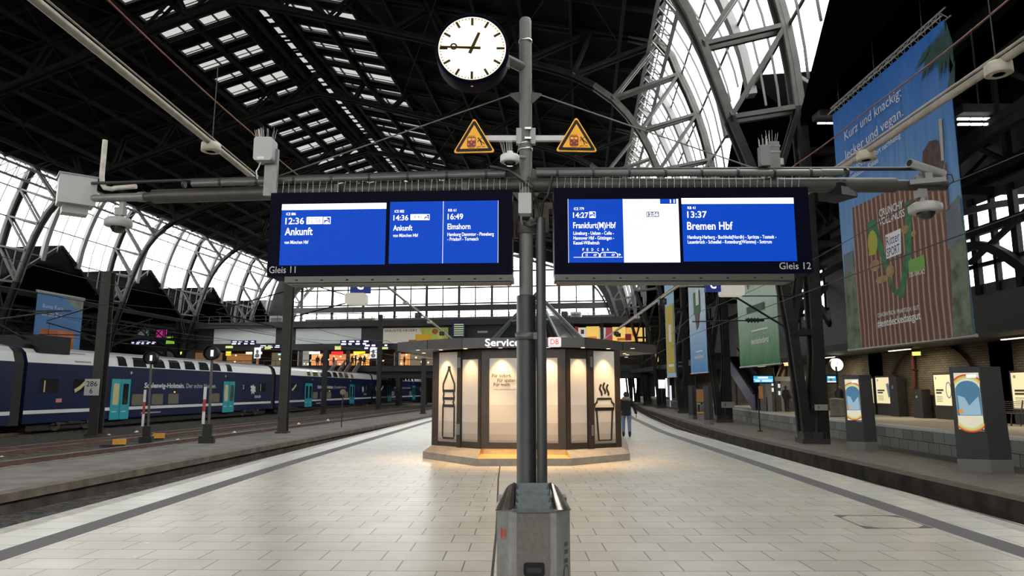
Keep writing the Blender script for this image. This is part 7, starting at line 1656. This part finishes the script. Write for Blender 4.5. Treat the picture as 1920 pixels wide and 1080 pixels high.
# ---- lit posters on the brick wall
def wx(px): 
    P = onx(px, 730, 19.0); return P.y
POSTR = em('wall_poster_cream', (.88, .78, .46), .95)
def vitrine(lab, pn, pf, ptop, pbot, kind):
    yn, yf = wx(pn), wx(pf); zt_ = onx(pn, ptop, 19.0).z; zb_ = onx(pn, pbot, 19.0).z
    # pn is the nearer (right) edge
    t = thing('poster_case', lab, 'poster case', (18.92, yf, .45), R(-90), 'lit poster cases on the brick wall'); W = yf - yn; h0, h1 = zb_ - .45, zt_ - .45
    m_ = MB(); m_.box(-.08, W + .08, 0, .22, h0 - .08, h1 + .08); m_.box(-.04, W + .04, .02, .22, 0, h0 - .08); part(t, 'case', m_, mat('case_dark', (.022, .021, .02), .5))
    m_ = MB(); m_.rect(0, W, h0, h1, 0, -.01); o = part(t, 'lit_poster', m_, POSTR); hh = h1 - h0
    m_ = MB(); m_.rect(W * .08, W * .48, h0 + hh * .47, h0 + hh * .53, 0, -.016); m_.rect(W * .08, W * .38, h0 + hh * .38, h0 + hh * .44, 0, -.016)
    for i in range(4): m_.rect(W * .08, W * .40, h0 + hh * (.12 + .055 * i), h0 + hh * (.135 + .055 * i), 0, -.016)
    part(o, 'text_blocks', m_, em('poster_letters', (.10, .08, .05), .5)); m_ = MB()
    if kind == 0: m_.poly([(W * (.62 + a), -.018, h0 + hh * b) for a, b in ((-.04, .75), (.10, .78), (.22, .30), (.05, .22))])
    else: m_.line([(W * (.75 + .13 * math.cos(2 * PI * i / 16)), h0 + hh * (.5 + .25 * math.sin(2 * PI * i / 16))) for i in range(16)], .05, 0, -.018, True)
    part(o, 'picture', m_, em('poster_picture', (.16, .20, .26), .7))
    m_ = MB(); m_.rect(W * .08, W * .15, h0 + hh * .85, h0 + hh * .93, 0, -.016); part(o, 'red_mark', m_, em('poster_mark', (.5, .3, .15), .7))
vitrine('lit cream poster case left of the red downpipe', 1680, 1646, 707, 757, 0)
vitrine('narrow lit poster case hidden behind the second advertising pillar', 1640, 1610, 710, 756, 1)
vitrine('lit cream poster case beside the nearest advertising pillar', 1792, 1756, 702, 761, 1)
vitrine('lit cream poster case cut by the right picture edge', 1965, 1902, 697, 768, 1)
# red downpipe, grey cabinets
y = wx(1716); t = thing('downpipe', 'dull red downpipe on the brick wall between the posters', 'pipe', (18.95, y, .45)); m_ = MB(); m_.tube([(.05, 0, 3.0), (.05, 0, 1.6), (.05, .10, 1.35), (.05, .12, 0)], .09, 10); part(t, 'pipe', m_, mat('dull_red_pipe', (.10, .022, .012), .6, 0, .2, 6)); m_ = MB(); m_.box(-.06, .16, -.14, .14, 2.2, 2.26); m_.box(-.06, .16, -.02, .26, .8, .86); part(t, 'pipe_clamp', m_, DARK)
for px, z, h2, lab in ((1690, .45, 1.9, 'tall dark cabinet on the brick wall by the left lit poster'), (1735, .45, 1.3, 'slim dark emergency post before the brick wall')):
    t = thing('wall_cabinet', lab, 'cabinet', (18.6, wx(px), z), R(-90)); m_ = MB(); m_.box(-.35, .35, 0, .4, 0, h2); part(t, 'body', m_, mat('case_dark', (.022, .021, .02), .5)); m_ = MB(); m_.rect(-.1, .02, h2 * .7, h2 * .78, 0, -.01); part(t, 'label_plate', m_, LGREY)
# round white clock ball, bin
Yb = 38.5; q = ony(1568, 684, Yb); t = thing('platform_clock', 'round glowing white clock on a post at the far right platform', 'clock', Vector((q.x, Yb, .45))); rr = 12 / 1307 * Yb; hz = q.z - .45
m_ = MB(); m_.cyl((0, 0, 0), (0, 0, hz - rr), .06, n=10); m_.lathe([(.16, 0), (.16, .06), (.06, .08)], n=14); part(t, 'post', m_, DARK); m_ = MB(); m_.lathe([(rr * 1.06, -.12), (rr * 1.06, .10), (rr * .98, .10)], c=(0, 0, hz), n=30, axis='Y', caps=False); part(t, 'case', m_, DARK); m_ = MB(); m_.lathe([(rr * .98, .09), (0, .09)], c=(0, 0, hz), n=30, axis='Y'); o = part(t, 'dial', m_, em('far_dial', (1, .97, .9), 1.3)); m_ = MB(); m_.line([(0, hz), (-rr * .6, hz)], .025, 0, -.10); m_.line([(0, hz), (rr * .15, hz + rr * .4)], .03, 0, -.10); part(t, 'hands', m_, mat('far_hands', (.12, .11, .1), .5))
b = onz(1571, 781, .45); t = thing('platform_bin', 'round metal drum bin on the far right platform', 'bin', (b.x, b.y, .45)); rr = 12.5 / 1307 * b.y; m_ = MB(); m_.lathe([(rr, 0), (rr, .03), (rr, .78), (rr * 1.05, .80), (rr * 1.05, .84), (rr * .7, .87), (0, .87)], n=24); part(t, 'drum', m_, mat('drum_steel', (.20, .20, .19), .4, .5, .12, 8)); m_ = MB(); m_.lathe([(rr * .96, .0), (rr * 1.02, .0), (rr * 1.02, .05), (rr * .96, .05)], n=24); part(t, 'foot_ring', m_, DARK)
# platform departure displays
CY = em('display_cyan', (.05, .42, .75), 1.0)
def fdisp(lab, px0, px1, py0, py1, Y, kind):
    a, b = ony(px0, py1, Y), ony(px1, py0, Y); t = thing('platform_display', lab, 'display', a, 0, 'small blue displays on the far right platform'); W, h_ = b.x - a.x, b.z - a.z
    m_ = MB(); m_.box(-.06, W + .06, 0, .22, -.06, h_ + .06); part(t, 'housing', m_, NAVY); m_ = MB(); m_.rect(0, W, 0, h_, 0, -.01); o = part(t, 'screen', m_, CY); m_ = MB()
    if kind: m_.rect(0, W, h_ * .42, h_ * .50, 0, -.014); m_.rect(W * .22, W * .75, h_ * .62, h_ * .88, 0, -.014); m_.rect(W * .08, W * .32, h_ * .12, h_ * .34, 0, -.014); m_.rect(W * .42, W * .95, h_ * .12, h_ * .34, 0, -.014)
    else: m_.rect(0, W, 0, h_ * .2, 0, -.014); m_.rect(W * .1, W * .9, h_ * .65, h_ * .9, 0, -.014)
    part(o, 'text_blocks', m_, em('display_text', (.75, .85, .95), 1.1))
    if not kind: m_ = MB(); m_.poly([(W * .2, -.016, h_ * .25), (W * .65, -.016, h_ * .25), (W * .42, -.016, h_ * .75)]); part(o, 'warning_triangle', m_, em('display_orange', (.35, .12, .03), .8))
    m_ = MB(); m_.cyl((W + .1, .1, .45 - a.z), (W + .1, .1, h_ + .5), .05, n=8); part(t, 'post', m_, DARK)
fdisp('cyan departure display on a post left of the nearest iron column', 1413, 1449, 705, 717, 41, 1); fdisp('small cyan display with triangle behind the nearest iron column', 1551, 1567, 705, 717, 37.0, 0)
# green-yellow exit lights, other glows
for px, py, w_, h2, Y, lab in ((1717, 663, 7, 3.6, 32, 'yellow green exit light above the brick wall'), (1556, 662, 6, 2.6, 36, 'yellow green exit light beside the nearest iron column')):
    q = onx(px, py, 18.72); Y = q.y; t = thing('exit_light', lab, 'exit light', q, R(-60), 'exit lights over the far right platform'); k_ = Y / 1307; m_ = MB(); m_.box(-w_ * k_, w_ * k_, 0, .1, -h2 * k_, h2 * k_); part(t, 'panel', m_, em('exit_lime', (.75, .85, .18), 1.1)); m_ = MB(); m_.box(-.03, .03, .08, .32, -.03, .03); part(t, 'bracket', m_, DARK)
# waiting room booth with counter
Yb = 41.6; a = ony(1440, 771, Yb); b = ony(1541, 771, Yb); t = thing('service_booth', 'grey glazed service booth on the far right platform', 'booth', (a.x, Yb, .45)); W = b.x - a.x; hz = ony(1490, 710, Yb).z - .45
BG = mat('booth_grey', (.20, .21, .21), .5)
m_ = MB(); m_.box(-.1, W + .1, -.1, 1.3, hz - .15, hz + .12); part(t, 'roof', m_, mat('booth_roof', (.33, .34, .34), .5)); m_ = MB()
for x in (0, W * .26, W - .15): m_.box(x, x + .28, 0, .25, 0, hz - .15)
part(t, 'posts', m_, BG); m_ = MB(); m_.box(0, W, .02, .2, 0, .85); part(t, 'counter', m_, mat('booth_counter', (.06, .065, .065), .5)); m_ = MB(); m_.rect(.25, W, .85, hz - .15, 0, .1); part(t, 'glass', m_, CLEAR); m_ = MB(); m_.box(0, W, 1.05, 1.2, 0, hz - .15); part(t, 'rear_wall', m_, em('booth_inside', (.07, .065, .055), .7))
m_ = MB(); m_.rect(-.32, -.06, .75, 1.5, 0, .5); part(t, 'orange_poster', m_, em('booth_orange', (.22, .10, .04), .8)); m_ = MB()
for x, z in ((W * .10, hz * .78), (W * .10, hz * .6), (W * .22, hz * .5), (W * .22, hz * .72)): m_.rect(x, x + W * .05, z, z + hz * .12, 0, .08)
part(t, 'bright_notices', m_, em('booth_white', (.75, .8, .85), .9))
# escalator
a = Vector((15.0, 43.5, .45)); b = Vector((18.2, 60.0, 4.2)); t = thing('escalator', 'dark escalator with violet balustrades rising at the right', 'escalator', a, 0); d = b - a; nn = Vector((d.y, -d.x, 0)).normalized()
for s_ in (0, 1):
    o_ = nn * (1.2 * s_); P = [o_ + Vector((0, 0, 0)), o_ + Vector((0, 0, 1.0)), o_ + d + Vector((0, 0, 1.0)), o_ + d]; m_ = MB(); m_.ext(P, nn * .14); part(t, 'balustrade', m_, mat('violet_balustrade', (.12, .105, .19), .35, .1)); m_ = MB(); m_.beam(o_ + Vector((0, 0, 1.05)) + nn * .07, o_ + d + Vector((0, 0, 1.05)) + nn * .07, .12, .1); part(t, 'handrail', m_, BLACK)
m_ = MB(); n = 26
for i in range(n): p0 = d * (i / n) + nn * .14; p1 = d * ((i + 1) / n) + nn * 1.2; q0 = Vector((p0.x, p0.y, p0.z)); m_.hexa([q0 - Vector((0, 0, .3)), q0 + nn * 1.05 - Vector((0, 0, .3)), q0 + nn * 1.05 + d / n - Vector((0, 0, .3)), q0 + d / n - Vector((0, 0, .3)), q0 + Vector((0, 0, .15)), q0 + nn * 1.05 + Vector((0, 0, .15)), q0 + nn * 1.05 + Vector((d.x / n, d.y / n, .15)), q0 + Vector((d.x / n, d.y / n, .15))])
part(t, 'steps', m_, mat('escalator_steps', (.035, .034, .04), .5, .3))
# gallery at the escalator head, dark soffit above the right platform
m_ = MB(); m_.box(17.0, 26.5, 58.5, 100, 4.0, 4.5); struct('ceiling_gallery', m_, DARK)
# bench at the right picture edge
q = onz(1905, 800, .45); t = thing('bench', 'wire bench on the far right platform at the picture edge', 'bench', (q.x - .0, q.y + 1.0, .45), R(-90)); m_ = MB()
for i in range(7): m_.cyl((-.9, .0 + .07 * i, .45), (.9, .0 + .07 * i, .45), .012, n=6)
part(t, 'seat', m_, mat('bench_wire', (.12, .09, .09), .4, .3)); m_ = MB()
for i in range(6): m_.cyl((-.9, .46 + .02 * i, .5 + .07 * i), (.9, .46 + .02 * i, .5 + .07 * i), .012, n=6)
part(t, 'backrest', m_, mat('bench_wire', (.12, .09, .09), .4, .3))
for x in (-.7, .7): m_ = MB(); m_.tube([(x, .05, 0), (x, .1, .44), (x, .45, .44), (x, .55, .9)], .025, 8); m_.tube([(x, .4, 0), (x, .4, .44)], .025, 8); part(t, 'leg', m_, DARK)
# lit signs between the far right columns; one glowing panel replaces a daylight gap
GL = [(1241, 720, 6, 8, (.9, .95, 1), 1.2, 78), (1420, 659, 7, 4, (.95, .95, .9), 1.2, 60), (1465, 660, 5, 5, (1, .9, .7), 1.1, 58), (1486, 656, 4, 4, (1, .35, .08), 1.0, 58), (1475, 681, 3.5, 5, (.95, .8, .3), 1.0, 50), (1232, 671, 2.5, 7, (1, .6, .3), .9, 95), (1268, 668, 2.5, 8, (1, .55, .25), .9, 92), (1380, 690, 8, 2.4, (.9, .45, .08), .8, 60), (1258, 745, 1.6, 22, (.8, .85, .9), .9, 84), (1316, 742, 11, 12, (.16, .09, .04), .8, 62), (1312, 776, 10, 3, (.35, .18, .04), .8, 62)]
for i, (px, py, w_, h2, c, s, Y) in enumerate(GL):
    q = ony(px, py, Y); k_ = Y / 1307; lab = ('white lit sign low between far columns', 'white lit strip sign left of the green banner', 'white lit shop sign right of the green banner', 'orange lit shop sign right of the green banner', 'yellow lit sign on a post beside the nearest column', 'warm lights column beyond the kiosk canopy', 'warm lights column beside the narrow yellow banner', 'amber lit line display below the green banner', 'narrow daylight gap sign beyond the columns', 'brown lit vending front between far pillars', 'low amber glow between the far pillars')[i]
    t = thing('lit_sign', lab, 'sign', q, 0, 'distant lit signs on the right'); m_ = MB(); m_.box(-w_ * k_, w_ * k_, 0, .15, -h2 * k_, h2 * k_); part(t, 'panel', m_, em('glow_%s' % 'abcdefghijk'[i], c, s)); m_ = MB(); m_.box(-w_ * k_ * 1.06, w_ * k_ * 1.06, .15, .3, -h2 * k_ * 1.06, h2 * k_ * 1.06); part(t, 'casing', m_, DARK); m_ = MB(); m_.box(-.06, .06, .16, .28, .40 - q.z, -h2 * k_ * .5); part(t, 'post', m_, DARK)
for i in range(2):
    q = ony((1475, 1424)[i], (690, 718)[i], (50, 41)[i]); 
t = thing('sign_post', 'thin post of the yellow lit sign on the far right platform', 'post', Vector((ony(1475, 686, 50).x, 50, .45))); m_ = MB(); m_.cyl((0, 0, 0), (0, 0, ony(1475, 686, 50).z - .45), .05, n=8); part(t, 'post', m_, DARK)

# canopy over the far platform with its strip lamps
m_ = MB(); ys_ = [-5, 38, 57]
for a_, b_ in zip(ys_, ys_[1:]):
    xa, xb = pl_x(RW, a_), pl_x(RW, b_); m_.hexa([(xa - 3.1, a_, 3.62), (xa + .1, a_, 3.62), (xb + .1, b_, 3.62), (xb - 3.1, b_, 3.62), (xa - 3.1, a_, 3.95), (xa + .1, a_, 4.0), (xb + .1, b_, 4.0), (xb - 3.1, b_, 3.95)])
struct('ceiling_canopy', m_, DARK)
for i, y in enumerate((16.5, 24, 31.5, 39, 46.5, 54)):
    x = pl_x(RW, y) - 1.55; nm = ('first', 'second', 'third', 'fourth', 'fifth', 'sixth')[i]
    t = thing('strip_lamp', 'long strip lamp under the far right canopy, %s from the near end' % nm, 'lamp', (x, y, 3.50), 0, 'strip lamps under the far right canopy')
    m_ = MB(); m_.box(-.09, .09, -.9, .9, .03, .12); part(t, 'housing', m_, GREY); m_ = MB(); m_.box(-.05, .05, -.85, .85, 0, .03); part(t, 'tube', m_, em('strip_lamp_glow', (1, .86, .6), 3.0))
    l = bpy.data.lights.new('strip_lamp_light', 'AREA'); l.shape = 'RECTANGLE'; l.size = .2; l.size_y = 1.8; l.energy = 11; l.color = (1, .84, .58); o = bpy.data.objects.new('strip_lamp_light', l); C.objects.link(o); o.location = (x, y, 3.49)

# bright strip lights high under the aisle roof
for lab, px0, px1, Y, rows_ in (('double row of bright strip lights high right of the big banner', 1795, 1892, 19.0, ((223, 4), (233, 4))), ('short pair of bright strip lights high left of the big banner', 1532, 1566, 26.0, ((231, 2),))):
    a = ony(px0, 233, Y); b = ony(px1, 233, Y); t = thing('roof_strip_light', lab, 'lamp', a, 0, 'strip lights high under the aisle roof'); W = b.x - a.x; m_ = MB(); m_.box(0, W, -.3, .4, .25, .5); part(t, 'tray', m_, DARK)
    for py, k_ in rows_:
        z_ = ony(px0, py, Y).z - a.z
        for i in range(k_): m_ = MB(); m_.box(W * (i + .06) / k_, W * (i + .94) / k_, -.04, .04, z_ - .028, z_ + .028); part(t, 'tube', m_, em('strip_white', (.95, 1, 1), 1.8))
    m_ = MB(); m_.cyl((W * .5, .1, .5), (W * .5, .1, 3.0), .03, n=6); part(t, 'hanger', m_, DARK)
